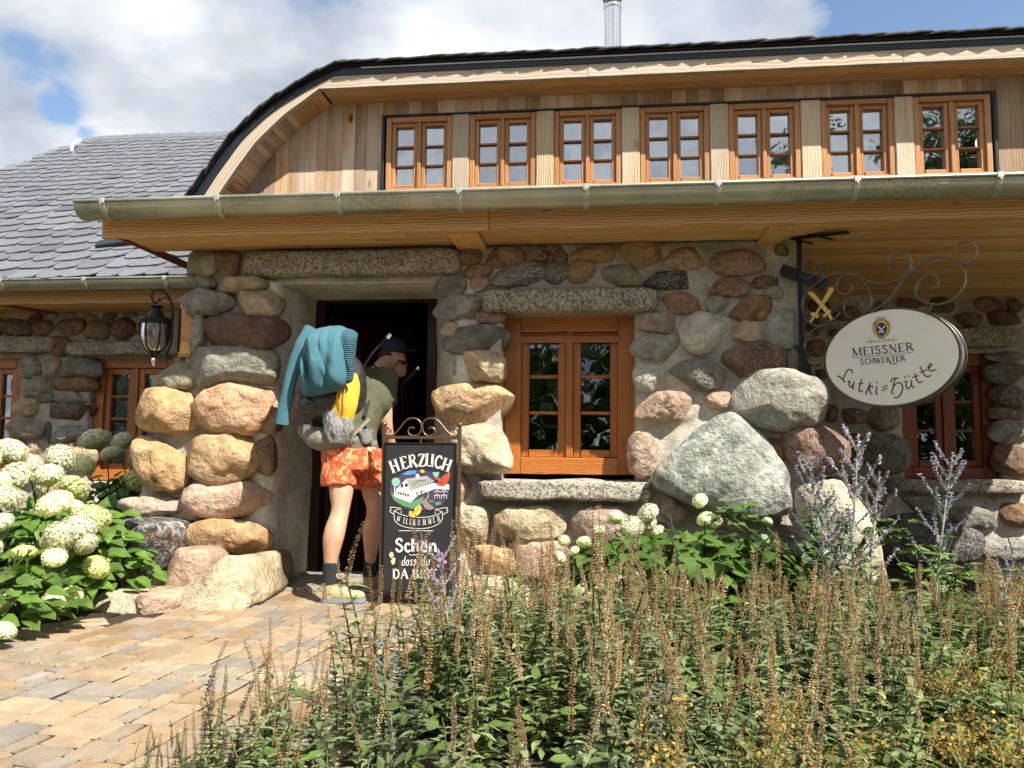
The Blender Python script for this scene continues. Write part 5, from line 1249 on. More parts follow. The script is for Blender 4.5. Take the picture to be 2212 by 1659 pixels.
SCR = [[(545, 745), (520, 800), (450, 855), (380, 880), (300, 880), (235, 820), (205, 740), (205, 650), (235, 590), (330, 510), (430, 440), (520, 415), (620, 410), (690, 425), (770, 470), (870, 500), (960, 507), (1050, 480), (1120, 440), (1175, 370), (1188, 300), (1160, 250), (1100, 228), (1030, 240), (985, 290), (985, 340), (1015, 385)],
       [(650, 500), (655, 530), (630, 590), (580, 605), (530, 580), (508, 520), (530, 460), (590, 425), (690, 425), (760, 470), (815, 560), (832, 640), (810, 720), (780, 760)],
       [(715, 735), (745, 690), (735, 640), (680, 620), (620, 640), (575, 700), (580, 760), (620, 800), (660, 810)],
       [(1370, 550), (1420, 520), (1435, 470), (1410, 425), (1350, 420), (1280, 450), (1225, 530), (1225, 600), (1270, 660), (1350, 685), (1450, 690), (1560, 650), (1640, 570), (1680, 470), (1665, 370), (1600, 300), (1500, 262), (1400, 260), (1300, 300), (1210, 365), (1130, 440), (1070, 530), (990, 640), (910, 710), (840, 755)],
       [(1600, 225), (1585, 195), (1610, 145), (1660, 120), (1720, 120), (1770, 160), (1775, 230), (1740, 295), (1690, 325), (1620, 318), (1550, 285)],
       [(610, 855), (480, 868), (380, 885), (300, 920), (240, 990), (220, 1060), (230, 1110)],
       [(325, 350), (320, 420), (280, 460), (220, 460), (195, 410), (210, 350), (270, 300), (330, 305), (385, 360), (395, 430), (360, 490)]]
for L in SCR:
    mb = MB(1); mb.bar([sp(*q) for q in chaikin(L, 2)], sn, .026, .006); mb.build('scroll', MAT['iron'], OS)
mb = MB(1); mb.tube([sp(1382, 676), sp(1325, 778)], .009, 8); mb.build('hanger_rod', MAT['iron'], OS)
mb = MB(1); mb.tube([sp(*q, .0) for q in chaikin([(230, 1195), (255, 1225), (310, 1245), (375, 1230)], 2)], .005, 6); mb.tube([sp(*q, -.05) for q in chaikin([(-110, 1030), (-60, 1075), (20, 1095), (120, 1098)], 2)], .006, 6); mb.build('cable', MAT['black_metal'], OS)
# the drum of the sign
ec = sp(975, 1165); e1, e2 = sp(377, 1165), sp(1572, 1165); ra = .5*np.linalg.norm(e2-e1); rb = .5*abs(sp(975, 730)[2]-sp(975, 1595)[2]); ez_ = np.array([0, 0, 1.])
def drum(name, rx, rz, y0, y1, mat, parent, front=True, n=56):
    V = []; Fc = []
    for off in (y0, y1):
        for i in range(n): a = 2*math.pi*i/n; V.append(ec+sd*rx*math.cos(a)+ez_*rz*math.sin(a)+sn*off)
    for i in range(n): j = (i+1) % n; Fc.append((i, j, n+j, n+i))
    if front: Fc.append([n+i for i in range(n)]); Fc.append(list(range(n))[::-1])
    return mesh_obj(name, V, Fc, mat, parent)
drum('drum', ra*1.012, rb*1.012, -.105, -.012, MAT['steel_b'] if 'steel_b' in MAT else m_plain('brushed_steel', (.36, .34, .31), .3, .9), OS)
mb = MB(1)
for off in (-.012, -.105):
    ring = [ec+sd*ra*1.018*math.cos(a)+ez_*rb*1.018*math.sin(a)+sn*off for a in np.linspace(0, 2*math.pi, 57)]; mb.tube(ring, .008, 6, cap=False)
mb.build('rim', MAT['iron'], OS, smooth=True)
face = drum('sign_face', ra*.995, rb*.995, -.011, -.004, MAT['cream'], OS)
def ss(l=.0): return Sheet('S', SP-sn*.003, sn, l)
s = ss(); s.text('MEISSNER', 652, 1158, 1207, 1103, 74, 1., 0, 1.); s.text('SCHWERTER', 724, 1233, 1132, 1197, 51, 1., 0, 1.); s.stroke([(648, 1173), (1209, 1119)], 3.5)
s.stroke([(975, 1205), (1010, 1228), (1045, 1222), (1060, 1195)], 7)
s.build('lettering', MAT['navy'], face)
s = ss(); s.text('PRIVATBRAU', 785, 1042, 1055, 1014, 23, 1., 0, .9, .25); s.disc(1016, 988, 3, 3, 8); s.disc(1028, 987, 3, 3, 8)
s.build('lettering', MAT['ink'], face)
s = ss()
for L in ([(655, 1312), (648, 1283), (625, 1272), (600, 1290), (585, 1330), (562, 1368)], [(512, 1335), (535, 1336), (552, 1352), (590, 1392)], [(612, 1388), (634, 1374), (618, 1420), (640, 1438)], [(640, 1440), (668, 1398)], [(670, 1386), (652, 1440), (668, 1454)], [(740, 1358), (718, 1425), (708, 1462), (724, 1480)], [(704, 1406), (754, 1400)], [(724, 1480), (746, 1464)],
          [(814, 1388), (788, 1465), (770, 1490), (782, 1499)], [(800, 1442), (832, 1415), (836, 1440)], [(806, 1446), (812, 1482), (832, 1501)], [(874, 1425), (862, 1482), (880, 1504)], [(920, 1442), (970, 1416)], [(918, 1472), (970, 1442)],
          [(996, 1392), (1006, 1366), (1026, 1352), (1066, 1356)], [(1040, 1358), (1024, 1400), (1018, 1450), (1002, 1484)], [(1000, 1482), (1032, 1498)], [(1024, 1424), (1060, 1392), (1090, 1396), (1107, 1428), (1102, 1476), (1078, 1514), (1050, 1532), (1026, 1522)],
          [(1120, 1388), (1142, 1375), (1134, 1430), (1155, 1454)], [(1155, 1454), (1188, 1408)], [(1186, 1370), (1184, 1428), (1212, 1441)], [(1214, 1306), (1234, 1378), (1258, 1397), (1288, 1380)], [(1192, 1348), (1252, 1328)], [(1262, 1246), (1296, 1322), (1330, 1346), (1362, 1326)], [(1258, 1304), (1330, 1274)], [(1330, 1262), (1350, 1222), (1372, 1226), (1360, 1250), (1336, 1262), (1350, 1288), (1382, 1286), (1410, 1274)]):
    s.stroke(L, 11.5, len(L) > 2, .25)
for x, y in ((872, 1392), (1126, 1344), (1160, 1335)): s.poly([(x-8, y), (x, y-10), (x+8, y), (x, y+10)])
s.build('lettering', MAT['ink'], face)
s = ss(); s.disc(913, 905, 78, 84); s.poly([(880, 960), (945, 955), (930, 995), (895, 998)]); s.poly([(838, 850), (870, 830), (870, 880), (836, 900)]); s.poly([(955, 828), (988, 845), (992, 890), (960, 870)]); s.build('crest', MAT['gold'], face)
s = ss(.002); s.disc(913, 910, 49, 58); s.build('crest', MAT['navy'], face)
s = ss(.004); s.stroke([(890, 945), (945, 882)], 9, False); s.stroke([(935, 945), (885, 882)], 9, False); s.stroke([(888, 925), (912, 945)], 5, False); s.stroke([(938, 922), (915, 945)], 5, False); s.build('crest', MAT['white'], face)
s = ss(); s.poly([(862, 832), (858, 800), (875, 812), (888, 796), (905, 810), (922, 793), (938, 808), (962, 795), (958, 828)]); s.build('crest', MAT['p_grey'], face)
s = ss(.002); s.stroke([(838, 875), (860, 840), (913, 825), (965, 838), (990, 872)], 3); s.stroke([(836, 900), (850, 960), (895, 995), (930, 993), (978, 952), (992, 885)], 3); s.build('crest', MAT['ink'], face)
s = ss(); s.text('SEIT', 785, 1003, 840, 998, 18, 1., 0, .5, .2); s.build('lettering', MAT['p_cream'], face)
# gold crossed swords in the bracket
mb = MB(1)
for P in ([(250, 585), (258, 575), (298, 573), (400, 690), (428, 728), (465, 748), (452, 770), (478, 815), (470, 832), (455, 822), (432, 782), (400, 808), (388, 795), (412, 768), (392, 738), (350, 690)],
          [(448, 540), (480, 534), (490, 560), (400, 690), (355, 742), (340, 775), (355, 800), (340, 815), (322, 800), (300, 830), (290, 850), (268, 855), (270, 838), (300, 800), (275, 775), (290, 760), (320, 765), (345, 730)]):
    mb.prism([sp(*q, .004 if P[0][0] < 300 else -.004) for q in P], sn, .006, 0)
mb.build('crossed_swords', MAT['gold'], OS)

# ================================================================== WALL LANTERN
LP = onY(*cv_('L', 800, 870), -.05)
LN = empty('wall_lantern', tuple(LP), 'black iron wall lantern with glass bell on the stone pillar', 'lantern')
LYc = -.12
def lp(x, y, Y=LYc): return onY(*cv_('L', x, y), Y)
pn = np.array([-.80, -.60, 0]); pn /= np.linalg.norm(pn); pu = np.array([pn[1], -pn[0], 0])
pc = lp(860, 870, -.02); zc_ = lp(860, 410, -.02)[2]; zb_ = lp(780, 1330, -.02)[2]; hh_ = (zc_-zb_)/2; pc[2] = (zc_+zb_)/2
def plate(name, w, h, d0, d1, mat, sh=2.6):
    P = [pc+pu*w*math.copysign(abs(math.cos(a))**(2/sh), math.cos(a))+np.array([0, 0, h*math.copysign(abs(math.sin(a))**(2/2.2), math.sin(a))])+pn*d0 for a in np.linspace(0, 2*math.pi, 32, endpoint=False)]
    mb = MB(4); mb.prism(P, pn, d1-d0, 0); return mb.build(name, mat, LN)
plate('wall_plate', .075, hh_, -.06, .012, MAT['pine_soffit'], 3.2); plate('back_plate', .052, hh_*.82, .012, .024, MAT['black_metal'])
mb = MB(1)
for sgn in (-1, 1):
    for k in range(-3, 4): c = pc+np.array([0, 0, sgn*hh_*.42])+pn*.026; mb.beam(c, c+np.array([0, 0, sgn*hh_*.30])+pu*k*.011, .006, .006)
mb.tube([pc+pn*.03+np.array([0, 0, hh_*.36]), pc+pn*.03-np.array([0, 0, hh_*.40])], .014, 10); mb.build('back_plate_relief', MAT['black_metal'], LN)
mb = MB(1); mb.tube([lp(*q) for q in chaikin([(690, 1300), (650, 1370), (600, 1330), (610, 1240), (665, 1130), (690, 960), (700, 650), (705, 480), (660, 330), (580, 220), (480, 165), (400, 165), (340, 220), (335, 300), (370, 370), (420, 400), (440, 385)], 2)], .0085, 8); mb.build('arm', MAT['black_metal'], LN, smooth=True)
mb = MB(1); mb.ball(lp(470, 345), .011, 10, 8); mb.tube([lp(*q) for q in chaikin([(500, 370), (530, 320), (580, 300), (640, 350)], 2)], .004, 6); mb.build('curl', MAT['black_metal'], LN)
lc = lp(400, 900); px1 = (lp(500, 900)[0]-lp(400, 900)[0])/100
def lz(y): return lp(400, y)[2]
mb = MB(1); mb.lathe((lc[0], LYc, 0), [(.012, lz(410)), (110*px1, lz(450)), (115*px1, lz(465)), (70*px1, lz(500)), (75*px1, lz(545)), (110*px1, lz(560)), (130*px1, lz(640)), (240*px1, lz(660)), (262*px1, lz(690)), (255*px1, lz(750)), (215*px1, lz(760)), (200*px1, lz(740))], 24); mb.build('cap', MAT['black_metal'], LN, smooth=False)
def lantern_glass():
    k = NT('lantern_glass'); gl = k.n('ShaderNodeBsdfGlossy'); gl.inputs['Roughness'].default_value = .12; tr = k.n('ShaderNodeBsdfTransparent'); tr.inputs[0].default_value = (.72, .66, .56, 1)
    fr = k.n('ShaderNodeFresnel'); fr.inputs[0].default_value = 1.6; v = k.coord('Object'); k.l(k.bump(k.noise(v, 40, 4), .6, .01), gl.inputs['Normal'])
    mx = k.n('ShaderNodeMixShader'); k.l(k.math('ADD', fr.outputs[0], .12), mx.inputs[0]); k.l(tr.outputs[0], mx.inputs[1]); k.l(gl.outputs[0], mx.inputs[2]); k.l(mx.outputs[0], k.out.inputs[0]); return k.m
prof = [(205, 750), (215, 850), (212, 980), (190, 1090), (150, 1170), (95, 1230), (60, 1255)]
mb = MB(1); mb.lathe((lc[0], LYc, 0), [(r*px1, lz(y)) for r, y in prof], 24); mb.build('glass_bell', lantern_glass(), LN, smooth=True)
for k in range(6):
    a = k*math.pi/3+.35; mb = MB(1); mb.tube([(lc[0]+(r+6)*px1*math.cos(a), LYc+(r+6)*px1*math.sin(a), lz(y)) for r, y in [(235, 720)]+prof], [.006]*(len(prof)+1), 6); mb.build('rib', MAT['black_metal'], LN, smooth=True)
mb = MB(1); mb.lathe((lc[0], LYc, 0), [(95*px1, lz(1215)), (100*px1, lz(1250)), (60*px1, lz(1290)), (22*px1, lz(1340))], 16); mb.build('base_cup', MAT['black_metal'], LN, smooth=True)
mb = MB(1); mb.lathe((lc[0], LYc, 0), [(20*px1, lz(1340)), (40*px1, lz(1365)), (36*px1, lz(1440)), (24*px1, lz(1455)), (26*px1, lz(1475)), (3*px1, lz(1495))], 12); mb.build('finial', MAT['steel'], LN, smooth=True)
mb = MB(1); mb.ball((lc[0], LYc, lz(900)), (.018, .018, .03), 10, 8); mb.build('bulb', MAT['white'], LN, smooth=True)
for sx in (-1, 1):
    mb = MB(1); x0 = lc[0]+sx*262*px1; mb.tube([(x0-sx*.004, LYc, lz(690)), (x0+sx*.012, LYc, lz(640)), (x0+sx*.014, LYc, lz(600))], [.006, .005, .003], 6); mb.tube([(x0, LYc, lz(720)), (x0+sx*.014, LYc, lz(760)), (x0+sx*.002, LYc, lz(860)), (x0+sx*.008, LYc, lz(950))], [.008, .008, .006, .004], 6); mb.build('scroll_ear', MAT['black_metal'], LN, smooth=True)
# ================================================================== PERSON
def blob(name, prims, voxel, mat, parent, smooth=6, noise=0., nsc=18., stretch=(1, 1, 1)):
    """tapered limbs and ellipsoids merged into one skin"""
    mb = MB(0)
    for p in prims:
        if p[0] == 'e': mb.ball(p[1], p[2], 20, 14, p[3] if len(p) > 3 else None)
        else:
            pts, rr = p[1], p[2]; P = np.array([list(q)+[r] for q, r in zip(pts, rr)], float)
            if len(P) > 2: P = chaikin(P, 2)
            mb.tube([q[:3] for q in P], [q[3] for q in P], 16)
            if p[0] == 'c':
                for q, r in ((pts[0], rr[0]), (pts[-1], rr[-1])): mb.ball(q, r*.99, 14, 10)
    o = mb.build(name, mat, parent, origin=tuple(np.mean(np.array(mb.v), 0)))
    m = o.modifiers.new('r', 'REMESH'); m.mode = 'VOXEL'; m.voxel_size = voxel; m.use_smooth_shade = True
    s = o.modifiers.new('s', 'SMOOTH'); s.iterations = smooth; s.factor = .5
    bpy.context.view_layer.update(); dg = bpy.context.evaluated_depsgraph_get()
    me = bpy.data.meshes.new_from_object(o.evaluated_get(dg)); o.modifiers.clear(); old = o.data; o.data = me; bpy.data.meshes.remove(old)
    if not me.materials: me.materials.append(mat)
    me.polygons.foreach_set('use_smooth', [True]*len(me.polygons))
    if noise:
        nv = len(me.vertices); nr = [v.normal.copy() for v in me.vertices]
        for v, n in zip(me.vertices, nr):
            q = Vector((v.co.x*stretch[0], v.co.y*stretch[1], v.co.z*stretch[2])); v.co += n*noise*(mnoise.noise(q*nsc)+.5*mnoise.noise(q*nsc*2.3))
        me.update()
    return o
YOFF = 0.
def M(x, y, Y): return onY(*cv_('M', x, y), Y+YOFF)
def N(x, y, Y): return onY(*cv_('N', x, y), Y)
k = NT('skin'); v = k.coord('Object', rnd=False); MAT['skin'] = k.done(k.mix(1., (.54, .315, .21), k.ramp(k.noise(v, 14, 6, .65), [(.3, .78), (.7, 1.15)]), 'MULTIPLY'), .55); k.b.inputs['Subsurface Weight'].default_value = .12; k.b.inputs['Subsurface Radius'].default_value = (.01, .004, .002)
MAT['shirt'] = m_plain('olive_shirt', (.085, .088, .050), .9, var=.12, scale=60); MAT['sock'] = m_plain('dark_sock', (.018, .019, .024), .95)
k = NT('shorts_print'); v = k.coord('Object', rnd=False); d = k.noise(v, 13, 4, .55, 2.6)
MAT['shorts'] = k.done(k.ramp(d, [(.30, (.76, .46, .20)), (.40, (.62, .10, .045)), (.50, (.48, .040, .022)), (.56, (.75, .24, .06)), (.60, (.78, .46, .22)), (.66, (.60, .09, .04)), (.74, (.80, .40, .12))]), .8)
MAN = empty('person', (-1.65, -.25, 0), 'person in olive shirt and red patterned shorts stepping through the doorway with a backpack', 'person')
hl, hr = N(560, 130, -.28), N(850, 150, -.10)
lk, la = N(548, 610, -.36), N(428, 1270, -.43); lcf = N(470, 860, -.41)
rk, ra_ = N(912, 600, -.16), N(850, 1180, -.05); rcf = N(875, 830, -.11)
pel = N(700, 60, -.20); wai = M(830, 1230, -.12); che = M(960, 900, .02); shR = M(1190, 690, .08); shL = M(800, 700, .14); nk = M(1100, 590, .22); hd = M(1260, 470, .42); YOFF = .40
el = M(1165, 1130, -.36); wr = M(1235, 1400, -.28)
toeL = N(640, 1470, -.40); heelL = N(370, 1500, -.44); toeR = N(900, 1400, .06); heelR = N(800, 1370, -.02)
body = [('l', [hl, hl*.35+lk*.65, lk, lcf, lcf*.45+la*.55, la, la-np.array([0, 0, .05])], [.090, .076, .053, .072, .046, .031, .034]),
        ('l', [hr, hr*.35+rk*.65, rk, rcf, rcf*.45+ra_*.55, ra_, ra_-np.array([0, 0, .05])], [.090, .076, .053, .070, .046, .031, .034]),
        ('e', pel, (.165, .13, .13)), ('c', [pel, wai, che], [.14, .13, .15]), ('e', che, (.18, .13, .18)), ('c', [shL, shR], [.07, .07]),
        ('c', [shR, M(1180, 900, -.32), el, wr], [.066, .060, .050, .037]), ('c', [che, nk, hd], [.07, .058, .055]),
        ('e', hd+np.array([0, 0, .025]), (.088, .098, .118)), ('e', M(1320, 600, .03), (.055, .06, .055)), ('e', M(1385, 540, .04), (.016, .014, .018)), ('e', M(1288, 500, -.06), (.018, .010, .032)), ('e', M(1352, 500, .0), (.03, .05, .02)),
        ('e', M(1362, 590, .03), (.018, .03, .008)), ('e', M(1350, 640, .03), (.03, .035, .025))]
# right hand reaching down behind the board: palm, four fingers and a thumb
hp = wr+(wr-el)/np.linalg.norm(wr-el)*.085; hdv = (wr-el)/np.linalg.norm(wr-el); hx = np.cross(hdv, [0, 1., 0]); hx /= np.linalg.norm(hx)
body.append(('e', wr+hdv*.055, (.026, .040, .05)))
for j, ln in enumerate((.062, .074, .070, .055)):
    b0 = wr+hdv*.085+np.array([0, 1., 0])*(j-1.5)*.020; b1 = b0+hdv*ln*.55+hx*.012; b2 = b1+hdv*ln*.40+hx*.028; body.append(('c', [b0, b1, b2], [.0095, .009, .0075]))
tb = wr+hdv*.04-np.array([0, 1., 0])*.034; body.append(('c', [tb, tb+hdv*.035-np.array([0, 1, 0])*.02, tb+hdv*.065+hx*.02-np.array([0, 1, 0])*.014], [.012, .0105, .009]))
blob('body', body, .0085, MAT['skin'], MAN, 5)
# clothes
blob('shirt', [('l', [N(690, 95, -.20)+np.array([0, 0, -.03]), wai, che, che*.4+nk*.6], [.175, .155, .168, .10]), ('e', che, (.20, .15, .19)), ('c', [shL, shR], [.082, .082]), ('l', [shR, M(1178, 850, -.33), M(1172, 948, -.35)], [.084, .083, .086]), ('e', wai+np.array([0, 0, .05]), (.17, .145, .16))], .010, MAT['shirt'], MAN, 4, .006, 14, (1, 1, .5))
blob('shorts', [('l', [pel+np.array([0, 0, .06]), pel-np.array([0, 0, .08])], [.165, .175]), ('l', [hl+np.array([-.01, 0, .10]), N(525, 350, -.31)], [.12, .118]), ('l', [hr+np.array([.01, 0, .10]), N(880, 370, -.14)], [.12, .128]), ('e', pel-np.array([0, 0, .02]), (.175, .16, .10))], .009, MAT['shorts'], MAN, 3, .010, 16, (1, 1, .45))
mb = MB(1)
for a in (la, ra_): pass
blob('sock', [('l', [la+np.array([0, 0, .075]), la-np.array([0, 0, .02]), la-np.array([.0, 0, .07])], [.043, .042, .046])], .006, MAT['sock'], MAN, 3); blob('sock', [('l', [ra_+np.array([0, 0, .07]), ra_-np.array([0, 0, .02]), ra_-np.array([0, 0, .07])], [.043, .042, .046])], .006, MAT['sock'], MAN, 3)
MAT['shoe'] = m_plain('tan_shoe', (.44, .35, .19), .8, var=.2, scale=70); MAT['sole'] = m_plain('grey_sole', (.20, .23, .28), .7)
def shoe(heel, toe):
    d = toe-heel; d[2] = 0; L = np.linalg.norm(d); d /= L; s_ = np.cross([0, 0, 1.], d); A = (d, s_, np.array([0, 0, 1.])); g_ = np.array([heel[0], heel[1], 0]); L = .27
    o = blob('shoe', [('e', g_+d*.035+np.array([0, 0, .06]), (.045, .036, .055), A), ('e', g_+d*.10+np.array([0, 0, .055]), (.075, .040, .050), A), ('e', g_+d*.185+np.array([0, 0, .043]), (.070, .046, .034), A), ('l', [g_+d*.04+np.array([0, 0, .06]), g_+d*.035+np.array([0, 0, .115])], [.042, .046])], .006, MAT['shoe'], MAN, 3)
    mb = MB(2); P = [g_+d*(L/2-.015+L/2*1.03*math.copysign(abs(math.cos(a))**.8, math.cos(a)))+s_*(.044+.006*math.cos(a))*math.sin(a) for a in np.linspace(0, 2*math.pi, 28, endpoint=False)]; P = [np.array([q[0], q[1], .004]) for q in P]; mb.prism(P, (0, 0, 1.), .026, 0); mb.build('sole', MAT['sole'], o)
    mb = MB(3)
    for j in range(5): c = g_+d*(.095+j*.018)+np.array([0, 0, .104-j*.008]); mb.tube([c-s_*.026, c+np.array([0, 0, .006]), c+s_*.026], .0035, 5)
    mb.build('laces', MAT['sole'], o)
shoe(heelL, toeL); shoe(heelR, toeR)
blob('cap', [('e', hd+np.array([0, 0, .062]), (.098, .106, .088)), ('e', hd+np.array([.10, .03, .055]), (.075, .06, .012))], .007, m_plain('navy_cap', (.012, .016, .05), .8), MAN, 3)
blob('hair', [('e', hd+np.array([-.03, -.02, -.005]), (.080, .096, .075))], .008, m_plain('brown_hair', (.035, .022, .014), .9, var=.5, scale=140), MAN, 2, .004, 60)
mb = MB(1); g0 = M(1375, 520, -.02); mb.ball(g0, (.022, .012, .018), 10, 8); mb.tube([M(1300, 500, -.08), g0], .0035, 6); mb.build('sunglasses', MAT['black_metal'], MAN)

YOFF = .12
# ------------------------------------------------------------------ backpack, jacket, pouch, poles
BP = empty('backpack', tuple(M(600, 1420, -.42)), 'dark grey hiking backpack with silver mesh pocket on the person in the doorway', 'backpack')
MAT['nylon'] = m_plain('black_nylon', (.022, .022, .025), .45, var=.3, scale=40, spec=.6); MAT['nylon_grey'] = m_plain('grey_nylon', (.19, .175, .145), .8, var=.2, scale=50)
k = NT('silver_mesh'); v = k.coord('Object', rnd=False); MAT['silver'] = k.done(k.mix(1., (.23, .23, .225), k.ramp(k.noise(v, 30, 6, .7), [(.3, .6), (.7, 1.3)]), 'MULTIPLY'), .45, .15, k.bump(k.noise(v, 38, 5, .7), .9, .02))
blob('pack_body', [('l', [M(590, 1100, -.36), M(620, 620, -.36), M(610, 260, -.34)], [.155, .165, .12]), ('e', M(560, 900, -.42), (.19, .15, .16)), ('e', M(740, 800, -.32), (.16, .13, .25))], .010, MAT['nylon'], BP, 4, .006, 15)
blob('base_pad', [('c', [M(330, 1230, -.40), M(560, 1340, -.46), M(840, 1330, -.40)], [.045, .085, .05]), ('e', M(600, 1330, -.46), (.16, .10, .075))], .009, MAT['nylon_grey'], BP, 4, .005, 18)
blob('mesh_pocket', [('l', [M(590, 990, -.50), M(650, 1180, -.53), M(690, 1350, -.52)], [.035, .075, .06]), ('l', [M(780, 1110, -.50), M(760, 1220, -.52), M(700, 1350, -.52)], [.045, .06, .05])], .007, MAT['silver'], BP, 2, .014, 17, (2.2, 1, .7))
blob('hip_pouch', [('l', [M(965, 1215, -.38), M(970, 1370, -.38)], [.052, .048])], .007, MAT['silver'], BP, 2, .010, 20, (2, 1, .8))
blob('bottle_net', [('e', M(400, 960, -.52), (.085, .06, .070)), ('e', M(470, 1010, -.50), (.06, .05, .05))], .008, m_plain('shiny_net', (.05, .05, .05), .25, .4, var=.5, scale=90), BP, 3, .004, 50)
mb = MB(1); mb.beam(M(820, 1300, -.47), M(1010, 1110, -.36), .02, .006, up=(0, 1, .3)); mb.beam(M(700, 1370, -.5), M(1090, 1360, -.33), .035, .006, up=(0, 1, 0)); mb.build('hip_belt', MAT['nylon_grey'], BP)
mb = MB(2); mb.bar([M(*q, Y_) for q, Y_ in (((900, 640), -.34), ((950, 600), -.28), ((1060, 545), -.06), ((1110, 620), -.10), ((1000, 900), -.25), ((960, 1080), -.36))], (0, 1, 0), .006, .04); mb.build('shoulder_strap', MAT['nylon'], BP)
mb = MB(2); mb.box(M(365, 1215, -.46), (.05, .012, .06), bev=.004); mb.build('label_tab', MAT['white'], BP)
YBG = empty('yellow_bag', tuple(M(740, 1100, -.48)), 'yellow drawstring bag tucked into the side pocket of the backpack', 'bag')
blob('bag', [('l', [M(720, 1120, -.47), M(770, 900, -.48), M(800, 760, -.45), M(850, 640, -.42)], [.075, .085, .075, .03]), ('e', M(760, 920, -.49), (.085, .055, .16))], .009, m_plain('yellow_fabric', (.72, .42, .03), .75, var=.1), YBG, 4, .010, 14, (1.6, 1, .4))
mb = MB(1); mb.tube([M(*q, -.57) for q in chaikin([(765, 760), (740, 880), (762, 1000)], 2)], .004, 6); mb.tube([M(*q, -.57) for q in chaikin([(705, 790), (700, 860), (718, 860), (720, 800)], 2)], .004, 6); mb.build('cord', m_plain('cord', (.55, .38, .12), .9), YBG)
k = NT('teal_fleece'); v = k.coord('Object', rnd=False); f = k.noise(v, 220, 3, .7)
MAT['teal'] = k.done(k.mix(1., (.050, .150, .195), k.ramp(f, [(.35, .72), (.65, 1.28)]), 'MULTIPLY'), .95, 0, k.bump(f, .3, .004))
k = NT('teal_rib'); v = k.coord('Object', rnd=False); w = k.n('ShaderNodeTexWave', bands_direction='Z'); k.l(v, w.inputs['Vector']); w.inputs['Scale'].default_value = 24
MAT['teal_rib'] = k.done(k.mix(1., (.042, .130, .172), k.ramp(w.outputs['Fac'], [(.2, .5), (.7, 1.15)]), 'MULTIPLY'), .95, 0, k.bump(w.outputs['Fac'], .8, .01))
JK = empty('jacket', tuple(M(550, 860, -.5)), 'teal fleece jacket draped over the backpack with one sleeve hanging', 'jacket')
def drape(name, poly, Y, bulge, mat, fold, seed, topback=.18):
    pts = np.array([onY(*cv_('M', *p), Y)[[0, 2]] for p in poly]); out = resample(smooth_poly(pts, 2), 72)
    if (out[:, 0]*np.roll(out[:, 1], -1)-np.roll(out[:, 0], -1)*out[:, 1]).sum() < 0: out = out[::-1]
    c = out.mean(0); R_ = out-c; V = []; K = 18; ztop = out[:, 1].max(); zh = np.ptp(out[:, 1])
    for i in range(K):
        a = i/(K-1)*math.pi/2*.97; s_ = math.cos(a)
        for q in R_:
            x, z = q*s_; yy = -bulge*math.sin(a)**.8
            up_ = max(0, (c[1]+z-(ztop-zh*.30))/(zh*.30)); yy += topback*up_**2
            yy += fold*(mnoise.noise(Vector((x*16+z*3, seed, z*3.0)))+.5*mnoise.noise(Vector((x*34+z*9, seed+4, z*7))))*(.25+.75*math.sin(a))
            V.append((c[0]+x, Y+yy, c[1]+z))
    N_ = len(out); Fc = []
    for i in range(K-1):
        for kx in range(N_): a_, b_ = i*N_+kx, i*N_+(kx+1) % N_; Fc.append((a_, a_+N_, b_+N_, b_))
    V.append(tuple(np.mean(V[-N_:], 0))); e = (K-1)*N_
    for kx in range(N_): Fc.append((e+kx, len(V)-1, e+(kx+1) % N_))
    o = mesh_obj(name, V, Fc, mat, JK, smooth=True); m = o.modifiers.new('s', 'SOLIDIFY'); m.thickness = .008; m.offset = -1; return o
drape('back_panel', [(380, 200), (440, 150), (540, 112), (610, 104), (700, 140), (745, 230), (785, 470), (778, 640), (755, 780), (600, 830), (400, 868), (335, 862), (313, 790), (325, 520), (350, 300)], -.47, .10, MAT['teal'], .075, 3)
drape('ribbed_hem', [(640, 120), (780, 168), (862, 222), (872, 262), (858, 420), (842, 560), (832, 705), (800, 730), (768, 738), (778, 560), (765, 400), (720, 230)], -.46, .05, MAT['teal_rib'], .025, 8)
sl = [((420, 180), -.46, .050), ((350, 280), -.50, .046), ((275, 430), -.52, .042), ((215, 600), -.53, .040), ((175, 800), -.54, .038), ((125, 1000), -.54, .038), ((95, 1170), -.54, .040)]
V = []; Fc = []; n_ = 18
P = chaikin([list(M(*q, y))+[r] for q, y, r in sl], 2)
for i, p in enumerate(P):
    t_ = P[min(i+1, len(P)-1)][:3]-P[max(i-1, 0)][:3]; t_ /= np.linalg.norm(t_); u = np.cross(t_, [0, 1., 0]); u /= np.linalg.norm(u); w = np.cross(u, t_)
    for kx in range(n_):
        a = 2*math.pi*kx/n_; r = p[3]*(1+.18*mnoise.noise(Vector((math.cos(a)*1.5, math.sin(a)*1.5, i*.35)))); V.append(p[:3]+u*r*math.cos(a)+w*r*.55*math.sin(a))
for i in range(len(P)-1):
    for kx in range(n_): a, b = i*n_+kx, i*n_+(kx+1) % n_; Fc.append((a, b, b+n_, a+n_))
o = mesh_obj('sleeve', V, Fc, MAT['teal'], JK, smooth=True); m = o.modifiers.new('s', 'SOLIDIFY'); m.thickness = .006
